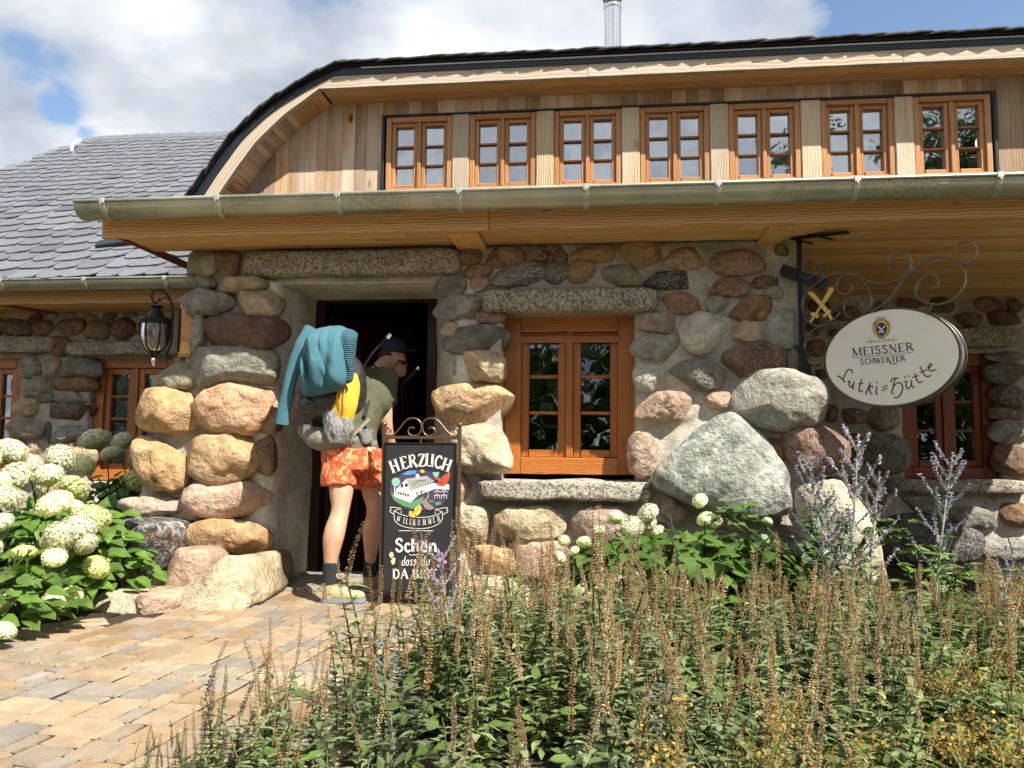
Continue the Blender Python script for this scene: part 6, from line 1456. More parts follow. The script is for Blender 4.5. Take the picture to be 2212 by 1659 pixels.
for n_, L in enumerate(([(880, 900, -.36), (900, 640, -.33), (1040, 430, -.30), (1190, 270, -.27)], [(1330, 770, .05), (1420, 680, .05), (1505, 595, .05)])):
    pts = [M(*q) for q in L]; mb = MB(1); mb.tube(pts, .009 if n_ == 0 else .011, 8); po = mb.build('trekking_pole', MAT['black_metal']); mb = MB(2); mb.tube([pts[-1], pts[-1]+(pts[-1]-pts[-2])*.25], .015, 8); mb.build('grip', MAT['steel'], po)
    tag(po, ['black trekking pole strapped to the backpack beside the head', 'short black pole held in front of the face in the doorway'][n_], 'pole')
# ================================================================== PLANTS
SHAPES = {'heart': [(0, .02), (.10, .40), (.32, .50), (.62, .36), (.86, .14), (1., 0)], 'lance': [(0, .03), (.25, .5), (.55, .42), (.80, .2), (1., 0)],
          'oval': [(0, .05), (.3, .5), (.7, .42), (1., 0)], 'tiny': [(0, .1), (.5, .5), (1., 0)], 'narrow': [(0, .1), (.4, .5), (1., 0)]}
class Leaves:
    def __init__(s): s.v = []; s.f = []; s.t = []; s.uv = []
    def add(s, p, d, n, L, W, shape='lance', droop=.25, fold=.25, t=1.):
        p, d, n = np.asarray(p, float), np.asarray(d, float), np.asarray(n, float); d = d/(np.linalg.norm(d)+1e-9)
        sd_ = np.cross(d, n); sd_ /= np.linalg.norm(sd_)+1e-9; n = np.cross(sd_, d); b = len(s.v); rows = SHAPES[shape]
        for u, w in rows:
            c = p+d*L*u-n*L*droop*u*u; e = sd_*W*w; up = n*W*w*fold
            s.v += [c-e+up, c, c+e+up]
        for i in range(len(rows)-1):
            a = b+i*3; s.f += [(a, a+1, a+4, a+3), (a+1, a+2, a+5, a+4)]; s.t += [(t, t, t, 1)]*8; s.uv += [(0, 0)]*8
    def quad(s, P, t=1.):
        b = len(s.v); s.v += [np.asarray(p, float) for p in P]; s.f.append(tuple(range(b, b+len(P)))); s.t += [(t, t, t, 1)]*len(P); s.uv += [(0, 0)]*len(P)
    def tube(s, pts, r, n=4, t=1.):
        mb = MB(0); mb.tube(pts, r, n, cap=False); b = len(s.v); s.v += mb.v; s.f += [tuple(b+i for i in f) for f in mb.f]; s.t += [(t, t, t, 1)]*len(mb.t); s.uv += mb.uv
    def mesh(s, name, mat):
        me = bpy.data.meshes.new(name); me.from_pydata([tuple(map(float, v)) for v in s.v], [], s.f)
        a = me.color_attributes.new('tint', 'FLOAT_COLOR', 'CORNER'); a.data.foreach_set('color', np.asarray(s.t, np.float32).ravel()); me.materials.append(mat)
        me.polygons.foreach_set('use_smooth', [True]*len(me.polygons)); return me
def inst(name, me, parent, loc, rot=(0, 0, 0), sc=1.):
    o = bpy.data.objects.new(name, me); link(o, parent, loc); o.rotation_euler = rot; o.scale = (sc,)*3; return o
MAT.update(hleaf=m_leaf('hydrangea_leaf', (.095, .175, .034), trans=.35), hflower=m_leaf('hydrangea_flower', (.84, .84, .70), trans=.25, rough=.8, spec=.1), hflower2=m_leaf('hydrangea_flower_lime', (.72, .76, .42), trans=.25, rough=.8, spec=.1),
           sleaf=m_leaf('salvia_leaf', (.165, .205, .105), trans=.3), sstem=m_leaf('salvia_stem', (.055, .050, .030), trans=.05), seed=m_leaf('seed_capsule', (.33, .21, .11), trans=.25, rough=.8, spec=.2), seed_pale=m_leaf('seed_capsule_pale', (.43, .33, .20), trans=.25, rough=.8, spec=.2), seed_dark=m_leaf('seed_capsule_shaded', (.06, .038, .035), trans=.15, rough=.8),
           seed_green=m_leaf('seed_capsule_green', (.12, .12, .055), trans=.2, rough=.8), silver=MAT['silver'], sage=m_leaf('sage_stem', (.30, .36, .28), trans=.15, rough=.8), purple=m_leaf('sage_flower', (.30, .28, .46), trans=.3, rough=.8), rleaf=m_leaf('rose_leaf', (.085, .155, .045), trans=.3, spec=.5), froth=m_leaf('lady_mantle_froth', (.30, .215, .070), trans=.3, rough=.9, spec=.1),
           gleaf=m_leaf('ground_leaf', (.095, .165, .042), trans=.35), yleaf=m_leaf('yellow_leaf', (.42, .44, .06), trans=.35), tleaf=m_leaf('tree_leaf', (.045, .085, .022), trans=.25), bark=m_plain('bark', (.09, .065, .045), .9, var=.4, scale=12, bump=.03))
def rdir(rr): 
    a, z = rr.uniform(0, 2*math.pi), rr.uniform(-1, 1); c = math.sqrt(1-z*z); return np.array([c*math.cos(a), c*math.sin(a), z])
# ---- hydrangea
def head_mesh(k):
    rr = random.Random(k); L = Leaves(); n = 240
    for i in range(n):
        z = 1-(i+.5)/n*1.55; a = i*2.39996+rr.uniform(-.2, .2); c = math.sqrt(max(0, 1-z*z)); d = np.array([c*math.cos(a), c*math.sin(a), z*.86]); p = d*rr.uniform(.93, 1.03)
        nn = d/np.linalg.norm(d)+rdir(rr)*.22; nn /= np.linalg.norm(nn); u = np.cross(nn, rdir(rr)); u /= np.linalg.norm(u); w = np.cross(nn, u); s_ = rr.uniform(.11, .14); t = rr.uniform(.78, 1.12)
        for q in range(4):
            b = q*math.pi/2; e = u*math.cos(b)+w*math.sin(b); g_ = u*math.cos(b+.7)+w*math.sin(b+.7); h = u*math.cos(b-.7)+w*math.sin(b-.7)
            L.quad([p, p+h*s_*.62+nn*.02, p+e*s_+nn*.0, p+g_*s_*.62+nn*.02], t)
    mb = MB(0); mb.ball((0, 0, -.02), (.88, .88, .76), 14, 9); b0 = len(L.v); L.v += mb.v; L.f += [tuple(b0+q for q in f) for f in mb.f]; L.t += [(.62, .66, .5, 1)]*len(mb.t); L.uv += mb.uv
    for i in range(9): 
        d = rdir(rr); L.tube([np.array([0, 0, -.9]), d*np.array([.6, .6, .3])], .02, 3, .5)
    return L
HEADS = [head_mesh(k).mesh('flower_head', MAT['hflower']) for k in range(3)]; HEADL = [head_mesh(k+9).mesh('flower_head', MAT['hflower2']) for k in range(2)]
def hyd_foliage(center, rad, n, seed, Ls=(.09, .15), base=None):
    rr = random.Random(seed); L = Leaves(); c = np.array(center); r = np.array(rad)
    for i in range(n):
        d = rdir(rr); d[2] = abs(d[2])*.95-.45 if rr.random() < .8 else d[2]*.6; f = rr.uniform(.45, 1.05)**.6; p = c+d*r*f
        if p[2] < .03: p[2] = rr.uniform(.03, .2)
        out = np.array([d[0], d[1], 0])+rdir(rr)*.7; out[2] = rr.uniform(-.5, .25); up = np.array([d[0]*.5, d[1]*.5-.25, 1.])+rdir(rr)*.35
        ln = rr.uniform(*Ls); L.add(p, out, up, ln, ln*.78, 'heart', rr.uniform(.1, .4), .18, rr.uniform(.72, 1.25))
    for i in range(26):
        d = rdir(rr); d[2] = abs(d[2]); e = c+d*r*.85; b = np.array([c[0]+rr.uniform(-.12, .12), c[1]+rr.uniform(-.12, .12), 0]); L.tube([b, (b+e)/2+np.array([0, 0, .08]), e], .005, 4, .7)
    return L
def hydrangea(center, rad, n, seed, heads, label, Ls=(.09, .15)):
    base = (center[0], center[1], 0); H = empty('hydrangea_bush', base, label, 'hydrangea', 'hydrangea bushes by the wall'); L = hyd_foliage(center, rad, n, seed, Ls)
    L.v = [v-np.array(base) for v in L.v]; o = inst('foliage', L.mesh('foliage', MAT['hleaf']), H, base); rr = random.Random(seed+1); c = np.array(center)
    for (vx, vy, r, Y, lime) in heads:
        p = onY(vx, vy, Y); sc = r*.88/1662*np.linalg.norm(p-CAM); d = p-c; d /= np.linalg.norm(d)+1e-6
        inst('flower_head', rr.choice(HEADL if lime else HEADS), H, p, (rr.uniform(.1, .6)+.15, rr.uniform(-.4, .4)+d[0]*.3, rr.uniform(0, 6)), sc).scale = (sc*rr.uniform(.9, 1.12), sc*rr.uniform(.9, 1.12), sc*rr.uniform(.72, .98))
    return H
h1 = [(25, 975, 34, -.35, 0), (62, 1000, 26, -.25, 0), (130, 990, 34, -.1, 0), (105, 1028, 30, -.35, 0), (32, 1030, 36, -.5, 0), (158, 1056, 36, -.35, 1), (8, 1072, 34, -.6, 0), (118, 1088, 33, -.55, 0), (160, 1098, 26, -.45, 0), (198, 1118, 38, -.5, 1), (168, 1140, 36, -.6, 0), (130, 1158, 34, -.65, 0), (188, 1176, 25, -.6, 0), (112, 1168, 22, -.6, 0), (118, 1203, 27, -.7, 0), (52, 1195, 24, -.6, 1), (0, 1130, 24, -.7, 0), (120, 1296, 28, -.9, 0), (160, 1283, 22, -.85, 0), (5, 1298, 30, -1., 0), (10, 1362, 24, -1.25, 0), (208, 1225, 28, -.45, 1), (-40, 1000, 36, -.5, 0), (-30, 1180, 34, -.7, 0), (0, 1040, 22, -.7, 0)]
h1 = [(a, b, c, d-.42-(.12 if b > 1040 else 0), e) for a, b, c, d, e in h1 if b < 1250]
hydrangea((-3.52, -.58, .33), (.74, .66, .47), 850, 3, h1, 'large white hydrangea bush in full sun beside the paved path', (.085, .14))
hydrangea((-3.02, -1.42, .20), (.34, .34, .26), 190, 33, [(120, 1296, 28, -1.35, 0), (160, 1283, 22, -1.3, 0), (5, 1298, 30, -1.5, 0), (10, 1362, 24, -1.75, 0)], 'low hydrangea shoots with few white heads at the corner of the path', (.07, .12))
h2 = [(205, 950, 34, .9, 0), (262, 955, 26, 1.0, 0), (240, 980, 24, .8, 0), (178, 1003, 26, .7, 0), (295, 1042, 28, .55, 1), (285, 1075, 20, .6, 0), (322, 1010, 18, .8, 0)]
hydrangea((-3.72, .75, .45), (.46, .5, .55), 330, 8, h2, 'shaded hydrangea bush between the stone pillar and the side window', (.09, .15))
h3 = [(1400, 1108, 26, -.55, 0), (1365, 1138, 30, -.6, 0), (1395, 1130, 24, -.5, 0), (1420, 1150, 20, -.5, 0), (1290, 1148, 18, -.7, 0), (1262, 1172, 18, -.75, 0), (1218, 1168, 16, -.7, 0), (1208, 1205, 20, -.8, 0), (1330, 1120, 22, -.55, 0), (1525, 1122, 24, -.5, 0), (1512, 1082, 20, -.45, 0), (1545, 1130, 18, -.5, 0), (1658, 1127, 12, -.5, 0), (1240, 1190, 14, -.8, 0)]
hydrangea((.48, -.62, .33), (.74, .38, .34), 720, 12, h3, 'small white hydrangea below the granite window sill', (.07, .115))
# ---- rose bush beside the standing boulder
RB = empty('rose_bush', (1.28, -.62, 0), 'leafy green rose bush in front of the standing boulder', 'rose bush'); L = Leaves(); rr = random.Random(4)
for i in range(26):
    a = rr.uniform(0, 6.28); e = np.array([rr.uniform(-.60, .36), rr.uniform(-.22, .2), rr.uniform(.25, .66)]); pts = [np.array([0, 0, 0]), e*np.array([.4, .4, .6]), e]; L.tube(pts, .004, 4, .8)
    for j in range(12):
        t = rr.uniform(.3, 1.05); p = np.array([e[0]*t**1.3, e[1]*t**1.3, e[2]*t])+rdir(rr)*.04; d = rdir(rr); d[2] *= .4
        for q in (-.6, 0, .6): dq = np.array([d[0]*math.cos(q)-d[1]*math.sin(q), d[0]*math.sin(q)+d[1]*math.cos(q), d[2]-.1]); ln = rr.uniform(.045, .075); L.add(p+dq*.02, dq, (rr.uniform(-.3, .3), -.4, 1), ln, ln*.62, 'oval', .25, .2, rr.uniform(.75, 1.35))
inst('foliage', L.mesh('foliage', MAT['rleaf']), RB, (1.28, -.62, 0)); RB['label'] = 'leafy green rose bush in front of the standing boulder'
# ---- standing boulder
bo = S_(None, 'x', 'G', 0, 0, 0, 0, 'boulder', Y=-.22, b=.24, flat=2.8, name='boulder', poly=[(735, 470), (760, 425), (900, 395), (1000, 375), (1090, 400), (1160, 450), (1230, 580), (1262, 760), (1300, 980), (1330, 1150), (1335, 1260), (1080, 1300), (850, 1290), (830, 1150), (805, 900), (770, 720), (738, 580)])
tag(bo, 'tall pale boulder standing on end at the wall corner', 'boulder')
# ---- dried salvia
def spike_mesh(k, mat, green=False):
    rr = random.Random(k); L = Leaves(); h = rr.uniform(.9, 1.1); bend = np.array([rr.uniform(-.16, .16), rr.uniform(-.16, .16)]); z = 0.
    def P(t): return np.array([bend[0]*t*t, bend[1]*t*t, t*h])
    L.tube([P(t) for t in np.linspace(0, 1, 6)], [.009, .008, .007, .006, .005, .003], 4, .55)
    t = .02; i = 0
    while t < 1:
        sz = .039*(1-.45*t)*rr.uniform(.85, 1.15)
        for q in range(5):
            if rr.random() < .12: continue
            a = q*1.257+i*.6+rr.uniform(-.25, .25); d = np.array([math.cos(a), math.sin(a), rr.uniform(.1, .7)]); p = P(t)+d*.016; c = p+d*sz*.55; u = np.cross(d, [0, 0, 1.]); u /= np.linalg.norm(u); w = np.cross(u, d); tt = rr.uniform(.6, 1.4)
            A = [p, c+u*sz*.34, c+w*sz*.34, c-u*sz*.34, c-w*sz*.34, p+d*sz*1.15]
            for m in range(4): L.quad([A[0], A[1+m], A[5], ][:3] if False else [A[0], A[1+m], A[1+(m+1) % 4]], tt); L.quad([A[5], A[1+(m+1) % 4], A[1+m]], tt)
        t += rr.uniform(.030, .046); i += 1
    return L.mesh('seed_spike', mat)
SPK = [spike_mesh(k, MAT['seed']) for k in range(4)]+[spike_mesh(k+20, MAT['seed_pale']) for k in range(5)]; SPD = [spike_mesh(k+40, MAT['seed_dark']) for k in range(4)]; SPG = [spike_mesh(k+60, MAT['seed_green']) for k in range(3)]
def salvia_mesh(k, n=5, leafy=1.):
    """stems with paired leaves; returns mesh and the stem tips (unit height 1)"""
    rr = random.Random(k); L = Leaves(); tips = []
    for s_ in range(n):
        a = rr.uniform(0, 6.28); r = rr.uniform(.02, .16); b = np.array([r*math.cos(a)*.7, r*math.sin(a)*.7, 0]); lean = np.array([math.cos(a), math.sin(a)])*rr.uniform(.0, .16)+np.array([rr.uniform(-.05, .05), rr.uniform(-.05, .05)]); H = rr.uniform(.50, .80)
        P = [b+np.array([lean[0]*t*t, lean[1]*t*t, t*H]) for t in np.linspace(0, 1, 6)]; L.tube(P, [.006, .0055, .005, .005, .0045, .004], 4, .8)
        tips.append((P[-1], lean*2/H))
        t = .05; i = 0
        while t < .98:
            p = b+np.array([lean[0]*t*t, lean[1]*t*t, t*H]); ln = rr.uniform(.10, .155)*(1.1-.5*t)
            for q in (0, 1):
                if rr.random() > leafy: continue
                aa = i*1.57+q*math.pi+rr.uniform(-.4, .4)+a; d = np.array([math.cos(aa), math.sin(aa), rr.uniform(.05, .7)]); L.add(p, d, (-d[0]*.5, -d[1]*.5, 1), ln, ln*.40, 'lance', rr.uniform(.1, .5), .35, rr.uniform(.65, 1.4))
            if rr.random() < .5:
                aa = rr.uniform(0, 6.28); d = np.array([math.cos(aa), math.sin(aa), .5]); L.add(p, d, (0, 0, 1), ln*.5, ln*.2, 'tiny', .2, .3, rr.uniform(.8, 1.5))
            t += rr.uniform(.065, .12); i += 1
    return L.mesh('salvia_plant', MAT['sleaf']), tips
SALV = [salvia_mesh(k) for k in range(7)]
G_S = 'dried salvia plants in the flower bed'; nS = [0]
def salvia(x, y, H, seed, spk=None, label=None):
    rr = random.Random(seed); me, tips = SALV[seed % len(SALV)]; o = bpy.data.objects.new('salvia_plant', me); link(o, None, (x, y, -.01)); rz = rr.uniform(0, 6.28); o.rotation_euler = (rr.gauss(0, .07), rr.gauss(0, .07), rz); o.scale = (H*1.25, H*1.25, H)
    tag(o, label or salvia_label(x, y), 'salvia', G_S); nS[0] += 1
    for p, ln in tips:
        if label is None and rr.random() < .15: continue
        s_ = bpy.data.objects.new('seed_spike', rr.choice(spk or SPK)); COL.objects.link(s_); s_.parent = o; s_.location = Vector(p)-Vector((0, 0, .01)); k_ = rr.uniform(.26, .42)*(1.4 if label else 1.); s_.scale = (k_*.9/1.15, k_*.9/1.15, k_)
        s_.rotation_euler = (-ln[1]*.5+rr.uniform(-.06, .06), ln[0]*.5+rr.uniform(-.06, .06), rr.uniform(0, 6.28))
def salvia_label(x, y):
    row = 'at the very front of the bed' if y < -2.85 else 'in the front part of the bed' if y < -2.35 else 'in the middle of the bed' if y < -1.75 else 'at the back of the bed'
    vx = 1106+1662*((x*math.cos(YAW)+(y+5.15)*math.sin(YAW))/max(.3, -x*math.sin(YAW)+(y+5.15)*math.cos(YAW)))
    col = 'next to the paving' if vx < 830 else 'by the welcome board' if vx < 1010 else 'left of the window' if vx < 1110 else 'below the window' if vx < 1360 else 'below the green boulder' if vx < 1560 else 'left of the standing boulder' if vx < 1720 else 'before the standing boulder' if vx < 1900 else 'below the oval sign' if vx < 2080 else 'near the right edge'
    return 'brown spiked salvia %s, %s' % (row, col)
rr = random.Random(77); placed = []
def bed_left(y): return np.interp(y, [-3.4, -2.9, -2.3, -1.9, -1.5, -1.15, -.7], [-.90, -.98, -.84, -.76, -.62, -.42, -.25])
tries = 0
while len(placed) < 140 and tries < 9000:
    tries += 1; y = rr.uniform(-3.35, -.85); x = rr.uniform(bed_left(y), 2.6)
    if x > .5+(y+3.3)*1.35: continue
    if x > 1.75 and rr.random() < .85: continue
    if y > -1.05 and x > -.1: continue
    if any((x-a)**2+(y-b)**2 < (.145+.06*(.5+.5*math.sin(x*4.3+y*2.9)))**2 for a, b in placed): continue
    placed.append((x, y)); far = (y+3.35)/2.5
    H = rr.uniform(.88, 1.14)*np.interp(y, [-3.4, -2.6, -1.9, -1.4, -.9], [.40, .46, .50, .40, .34])*(1.22 if x < .05 and -2.4 < y < -1.5 else 1.)
    salvia(x, y, H, rr.randrange(10**6))
for vx, vy, d in ((300, 1615, 2.1), (345, 1600, 2.05), (395, 1560, 2.1), (430, 1520, 2.1), (480, 1440, 2.2), (530, 1560, 2.1), (505, 1590, 2.0), (575, 1540, 2.15), (620, 1500, 2.3)):   # very front ones, with shade put into their dark capsule colour
    p = onY(vx, vy, d-5.15); salvia(p[0], p[1]+.02, (p[2]+rr.uniform(-.02, .02))*1.0, rr.randrange(10**6), SPD+SPG if vx < 600 else SPG+SPK, 'salvia seed spikes coloured dark for shade at the edge of the paving')
# ---- Russian sage
def sage_mesh(k):
    rr = random.Random(k); S, Fl = Leaves(), Leaves(); bend = np.array([rr.uniform(-.08, .08), rr.uniform(-.05, .05)])
    def P(t): return np.array([bend[0]*t*t, bend[1]*t*t, t])
    S.tube([P(t) for t in np.linspace(0, 1, 8)], [.008, .0075, .007, .006, .0055, .005, .004, .002], 5, 1.)
    def floret(p, d, sz):
        for q in range(3):
            e = d+rdir(rr)*.8; e /= np.linalg.norm(e); u = np.cross(e, rdir(rr)); u /= np.linalg.norm(u)+1e-9; Fl.quad([p, p+e*sz*.6+u*sz*.32, p+e*sz*1.2, p+e*sz*.6-u*sz*.32], rr.uniform(.7, 1.35))
    def branch(p0, d, ln):
        q = [p0+d*ln*t+np.array([0, 0, ln*.35*t*t]) for t in np.linspace(0, 1, 6)]; S.tube(q, [.0038, .0034, .003, .0026, .0022, .0012], 4, 1.)
        t = .25
        while t < 1:
            c = p0+d*ln*t+np.array([0, 0, ln*.35*t*t])
            for m in range(3): a = rr.uniform(0, 6.28); floret(c, np.array([math.cos(a), math.sin(a), .3]), rr.uniform(.009, .016))
            t += .075
    z = .38; i = 0
    while z < .93:
        for q in (0, 1):
            a = i*1.4+q*math.pi+rr.uniform(-.3, .3); d = np.array([math.cos(a)*.8, math.sin(a)*.8, .62]); branch(P(z), d/np.linalg.norm(d), rr.uniform(.16, .30)*(1.2-.75*z))
        z += rr.uniform(.06, .10); i += 1
    for t in np.arange(.72, 1., .022):
        for m in range(3): a = rr.uniform(0, 6.28); floret(P(t), np.array([math.cos(a), math.sin(a), .3]), .015)
    for i in range(26):
        z = rr.uniform(.05, .5); a = rr.uniform(0, 6.28); d = np.array([math.cos(a), math.sin(a), rr.uniform(.2, .8)]); ln = rr.uniform(.05, .10)
        S.add(P(z), d, (-d[0], -d[1], 1), ln, ln*.30, 'lance', .3, .2, rr.uniform(.7, 1.1))
        for w in (.35, .65):
            for sg in (-1, 1): e = np.array([d[0]*.6-sg*d[1]*.8, d[1]*.6+sg*d[0]*.8, d[2]]); S.add(P(z)+d/np.linalg.norm(d)*ln*w, e, (-d[0], -d[1], 1), ln*.36, ln*.14, 'tiny', .2, .2, rr.uniform(.7, 1.1))
    return S.mesh('stems', MAT['sage']), Fl.mesh('flowers', MAT['purple'])
SAGE = [sage_mesh(k) for k in range(4)]
LSG = ['tallest purple Russian sage in front of the standing boulder', 'purple Russian sage left of the boulder top', 'purple Russian sage before the window under the porch', 'purple Russian sage in front of the welcome board', 'hazy purple Russian sage at the right edge of the photo', 'low purple Russian sage among the seed spikes right of the boulder', 'silvery sage shoot at the bottom edge below the window', 'silvery sage shoot at the bottom edge below the welcome board', 'Russian sage leaning over the boulder from the right', 'faint Russian sage low in front of the boulder']
for n_, (vx, vy, bx, by, Y) in enumerate(((1833, 935, 1838, 1290, -1.2), (1772, 985, 1790, 1290, -1.1), (2040, 972, 2010, 1260, -1.0), (955, 1185, 985, 1640, -2.25), (2190, 1185, 2140, 1420, -1.3), (1985, 1290, 1960, 1480, -1.7), (1420, 1480, 1425, 1690, -2.9), (830, 1380, 850, 1690, -2.7), (1885, 1015, 1872, 1300, -1.0), (1805, 1080, 1800, 1290, -1.05))):
    a = onY(vx, vy, Y); rr2 = random.Random(n_); b = onY(bx, by, Y); o = empty('russian_sage', (b[0], Y, 0), LSG[n_], 'sage plant', 'Russian sage plants in the bed'); h = a[2]; lean = (a[0]-b[0])/max(h, .1)
    st, fl_ = SAGE[n_ % 4]; sc = h if h > .2 else .35; q = inst('stems', st, o, (b[0], Y, 0), (0, 0, 0), sc); q2 = inst('flowers', fl_, o, (b[0], Y, 0), (0, 0, 0), sc); o.rotation_euler = (0, math.atan(lean)*.9, 0)
# ---- lady's mantle going to seed
def mantle_mesh(k):
    rr = random.Random(k); S, Fr = Leaves(), Leaves()
    for i in range(20):
        a = rr.uniform(0, 6.28); e = np.array([math.cos(a)*rr.uniform(.05, .30), math.sin(a)*rr.uniform(.05, .30), rr.uniform(.16, .34)]); S.tube([np.zeros(3), e*np.array([.4, .4, .7]), e], .0022, 3, 1.)
        for j in range(110):
            p = e+rdir(rr)*np.array([.06, .06, .045])*rr.uniform(.2, 1); u, w = rdir(rr)*.004, rdir(rr)*.004; Fr.quad([p-u, p-w, p+u, p+w], rr.uniform(.55, 1.45))
        for j in range(5): Fr.tube([e-np.array([0, 0, .04]), e+rdir(rr)*np.array([.05, .05, .035])], .001, 3, .6)
    for i in range(10):
        a = rr.uniform(0, 6.28); p = np.array([math.cos(a)*rr.uniform(.08, .26), math.sin(a)*rr.uniform(.08, .26), rr.uniform(.06, .18)]); S.tube([np.zeros(3), p*.6, p], .002, 3, .8); r = rr.uniform(.045, .07); tl = rdir(rr)*.3; up = np.array([tl[0], tl[1]-.2, 1.]); up /= np.linalg.norm(up); u = np.cross(up, [0, 1., 0]); u /= np.linalg.norm(u); w = np.cross(up, u); ring = [p+(u*math.cos(b)+w*math.sin(b))*r*(1+.12*math.cos(b*9))+up*r*.22 for b in np.linspace(.3, 6.0, 28)]
        t = rr.uniform(.8, 1.3)
        for q in range(27): S.quad([p, ring[q], ring[q+1]], t)
    return S.mesh('leaves', MAT['gleaf']), Fr.mesh('froth', MAT['froth'])
MAN_ = [mantle_mesh(k) for k in range(3)]
for n_, (x, y) in enumerate(((1.15, -3.15), (.30, -3.5), (.80, -3.5), (1.55, -3.05), (2.05, -2.9), (1.25, -2.75), (1.5, -3.5))):
    o = empty('lady_mantle', (x, y, 0), 'yellow brown frothy lady\'s mantle at the bottom right of the bed', "lady's mantle", "lady's mantle clumps"); a, b = MAN_[n_ % 3]; rz = n_*1.3; inst('leaves', a, o, (x, y, 0), (0, 0, rz), 1.15); inst('froth', b, o, (x, y, 0), (0, 0, rz), 1.15)
# ---- leafy perennials on the right
def lobed_mesh(k, mat):
    rr = random.Random(k); L = Leaves()
    for i in range(9):
        a = rr.uniform(0, 6.28); e = np.array([math.cos(a)*rr.uniform(.05, .28), math.sin(a)*rr.uniform(.05, .28), rr.uniform(.30, .62)]); L.tube([np.zeros(3), e*np.array([.3, .3, .6]), e], .004, 4, .6)
        for j in range(10):
            t = rr.uniform(.25, 1.05); p = np.array([e[0]*t, e[1]*t, e[2]*t]); aa = rr.uniform(0, 6.28); d = np.array([math.cos(aa), math.sin(aa), rr.uniform(-.1, .5)])
            for q in (-.75, -.38, 0, .38, .75): dq = np.array([d[0]*math.cos(q)-d[1]*math.sin(q), d[0]*math.sin(q)+d[1]*math.cos(q), d[2]]); ln = rr.uniform(.07, .11)*(1-.3*abs(q)); L.add(p, dq, (0, -.3, 1), ln, ln*.34, 'narrow', .25, .2, rr.uniform(.7, 1.4))
    return L.mesh('foliage', mat)
LOB = [lobed_mesh(k, MAT['gleaf']) for k in range(3)]+[lobed_mesh(9, MAT['sleaf'])]
for n_, (x, y, s_) in enumerate(((1.75, -.75, 1.0), (2.1, -1.0, .95), (1.55, -1.35, .8), (2.0, -1.55, .85), (1.7, -1.9, .75), (2.45, -.9, .95), (2.3, -1.9, .8), (1.25, -1.55, .75), (2.75, -1.4, .9), (1.95, -2.3, .7), (1.4, -2.2, .65), (2.6, -2.3, .75), (.95, -1.15, .7), (3.0, -.7, 1.), (2.9, -2.0, .8))):
    o = bpy.data.objects.new('perennial_plant', LOB[n_ % 4]); link(o, None, (x, y, -.01)); o.rotation_euler = (0, 0, n_*1.7); o.scale = (s_,)*3; tag(o, 'cut-leaved green perennial %s, %s' % ('beside the standing boulder' if x < 1.6 else 'below the oval sign' if x < 2.2 else 'near the right edge', 'at the back of the bed' if y > -1.2 else 'in the middle of the bed' if y > -1.8 else 'in the front of the bed'), 'perennial', 'green perennials right of the boulder')
# ---- low leafy cover between the plants
L = Leaves(); rr = random.Random(15)
for i in range(6500):
    y = rr.uniform(-3.5, -.25); x = rr.uniform(bed_left(y)+.02, 3.2); z = rr.uniform(.0, .16)+.06*rr.random(); d = rdir(rr); d[2] = rr.uniform(-.1, .6); ln = rr.uniform(.03, .075)
    if rr.random() < .35 and x < .4: continue
    L.add((x, y, z), d, (rr.uniform(-.4, .4), rr.uniform(-.6, .2), 1), ln, ln*.5, 'tiny' if ln < .05 else 'oval', .25, .2, rr.uniform(.6, 1.5))
o = bpy.data.objects.new('ground_cover', L.mesh('ground_cover', MAT['gleaf'])); link(o, None, (0, 0, 0)); tag(o, 'low green leaves filling the bed between the plants', 'ground cover', kind='stuff')

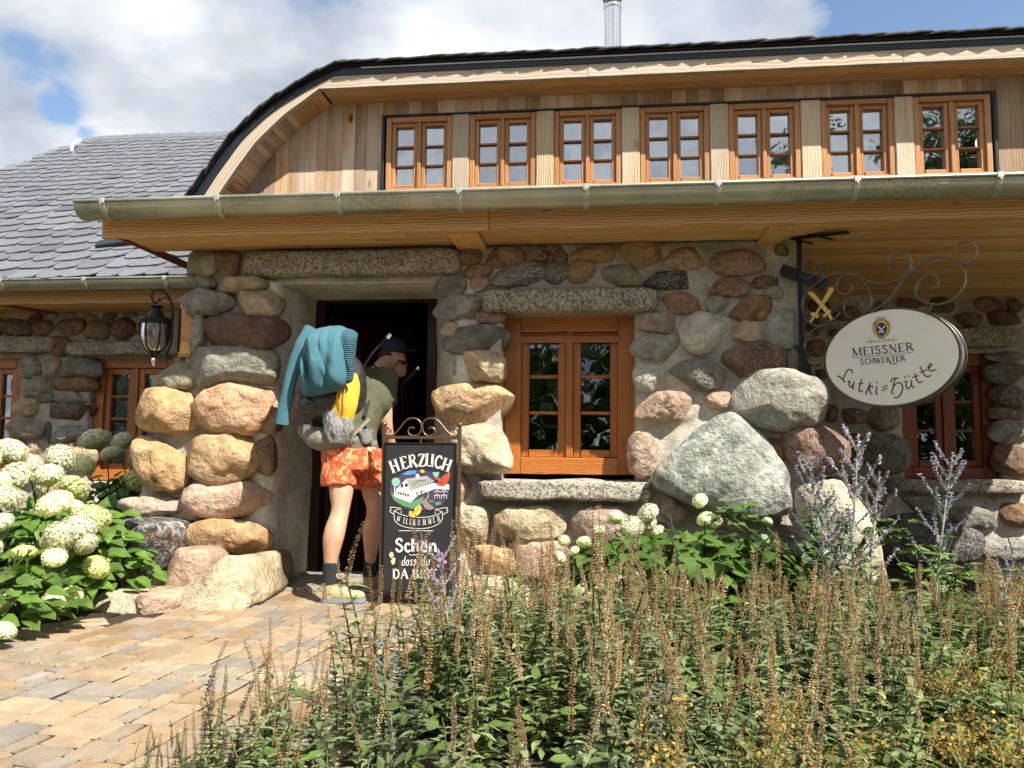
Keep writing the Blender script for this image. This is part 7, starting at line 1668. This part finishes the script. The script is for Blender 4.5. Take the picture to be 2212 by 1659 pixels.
# ================================================================== TREES BEHIND THE VIEWER (seen in the panes)
def tree_meshes(k):
    rr = random.Random(k); T = MB(k); L = Leaves(); tips = []
    T.tube([np.array([0, 0, 0]), np.array([.05, 0, 2.2]), np.array([.1, .1, 5.]), np.array([.0, .1, 8.6])], [.24, .19, .12, .03], 9)
    for i in range(26):
        z = rr.uniform(1.6, 8.2); a = i*2.4; ln = (1-(z/10.5))*2.9+.4; d = np.array([math.cos(a), math.sin(a), .35]); p = np.array([.05, .05, z]); T.tube([p, p+d*ln*.5, p+d*ln], [.06, .04, .012], 6)
        for t in (.4, .6, .8, 1.): tips.append((p+d*ln*t, .65))
    tips += [(np.array([0, .1, 8.8]), .6)]*2
    for i in range(7000):
        c, r = rr.choice(tips); p = c+rdir(rr)*r*rr.random()**.5*np.array([1, 1, .75]); d = rdir(rr); L.add(p, d, rdir(rr), rr.uniform(.12, .22), .10, 'tiny', .2, .2, rr.uniform(.6, 1.5))
    return T, L
T, L = tree_meshes(1); TR = empty('tree', (0, 0, 0), 'x', 'tree', 'trees behind the viewer'); to = T.build('trunk', MAT['bark'], TR, origin=(0, 0, 0)); inst('crown', L.mesh('crown', MAT['tleaf']), TR, (0, 0, 0))
tl = ['broad tree mirrored in the rightmost dormer panes', 'tree mirrored in the dormer panes second from the right', 'tree behind the viewer mirrored low in the front window', 'tree far behind the viewer on the left', 'tree far behind the viewer on the right', 'tree behind the viewer beyond the path', 'tall tree at the back of the garden on the left']
for n_, (x, y, s_) in enumerate(((5.2, -14, 1.05), (8.6, -13.5, 1.1), (1.2, -19, .85), (-5.5, -20, .85), (12, -17, 1.1), (-2.0, -22, .8), (-10, -17, .8))):
    if n_ == 0: TR.location = (x, y, -.06); TR.scale = (s_,)*3; TR['label'] = tl[0]
    else: copy_tree(TR, (x, y, -.06), n_*1.9, s_, tl[n_])
HG = Leaves(); rr = random.Random(2)
for i in range(16000): HG.add((rr.uniform(-16, 16), -11.5+rr.uniform(-.7, .7), rr.uniform(0, 3.2)+.3*math.sin(i)), rdir(rr), rdir(rr), rr.uniform(.2, .34), .2, 'tiny', .2, .2, rr.uniform(.6, 1.5))
o = bpy.data.objects.new('hedge', HG.mesh('hedge', MAT['tleaf'])); link(o, None, (0, 0, -.06)); tag(o, 'long green hedge behind the viewer mirrored in the window', 'hedge')
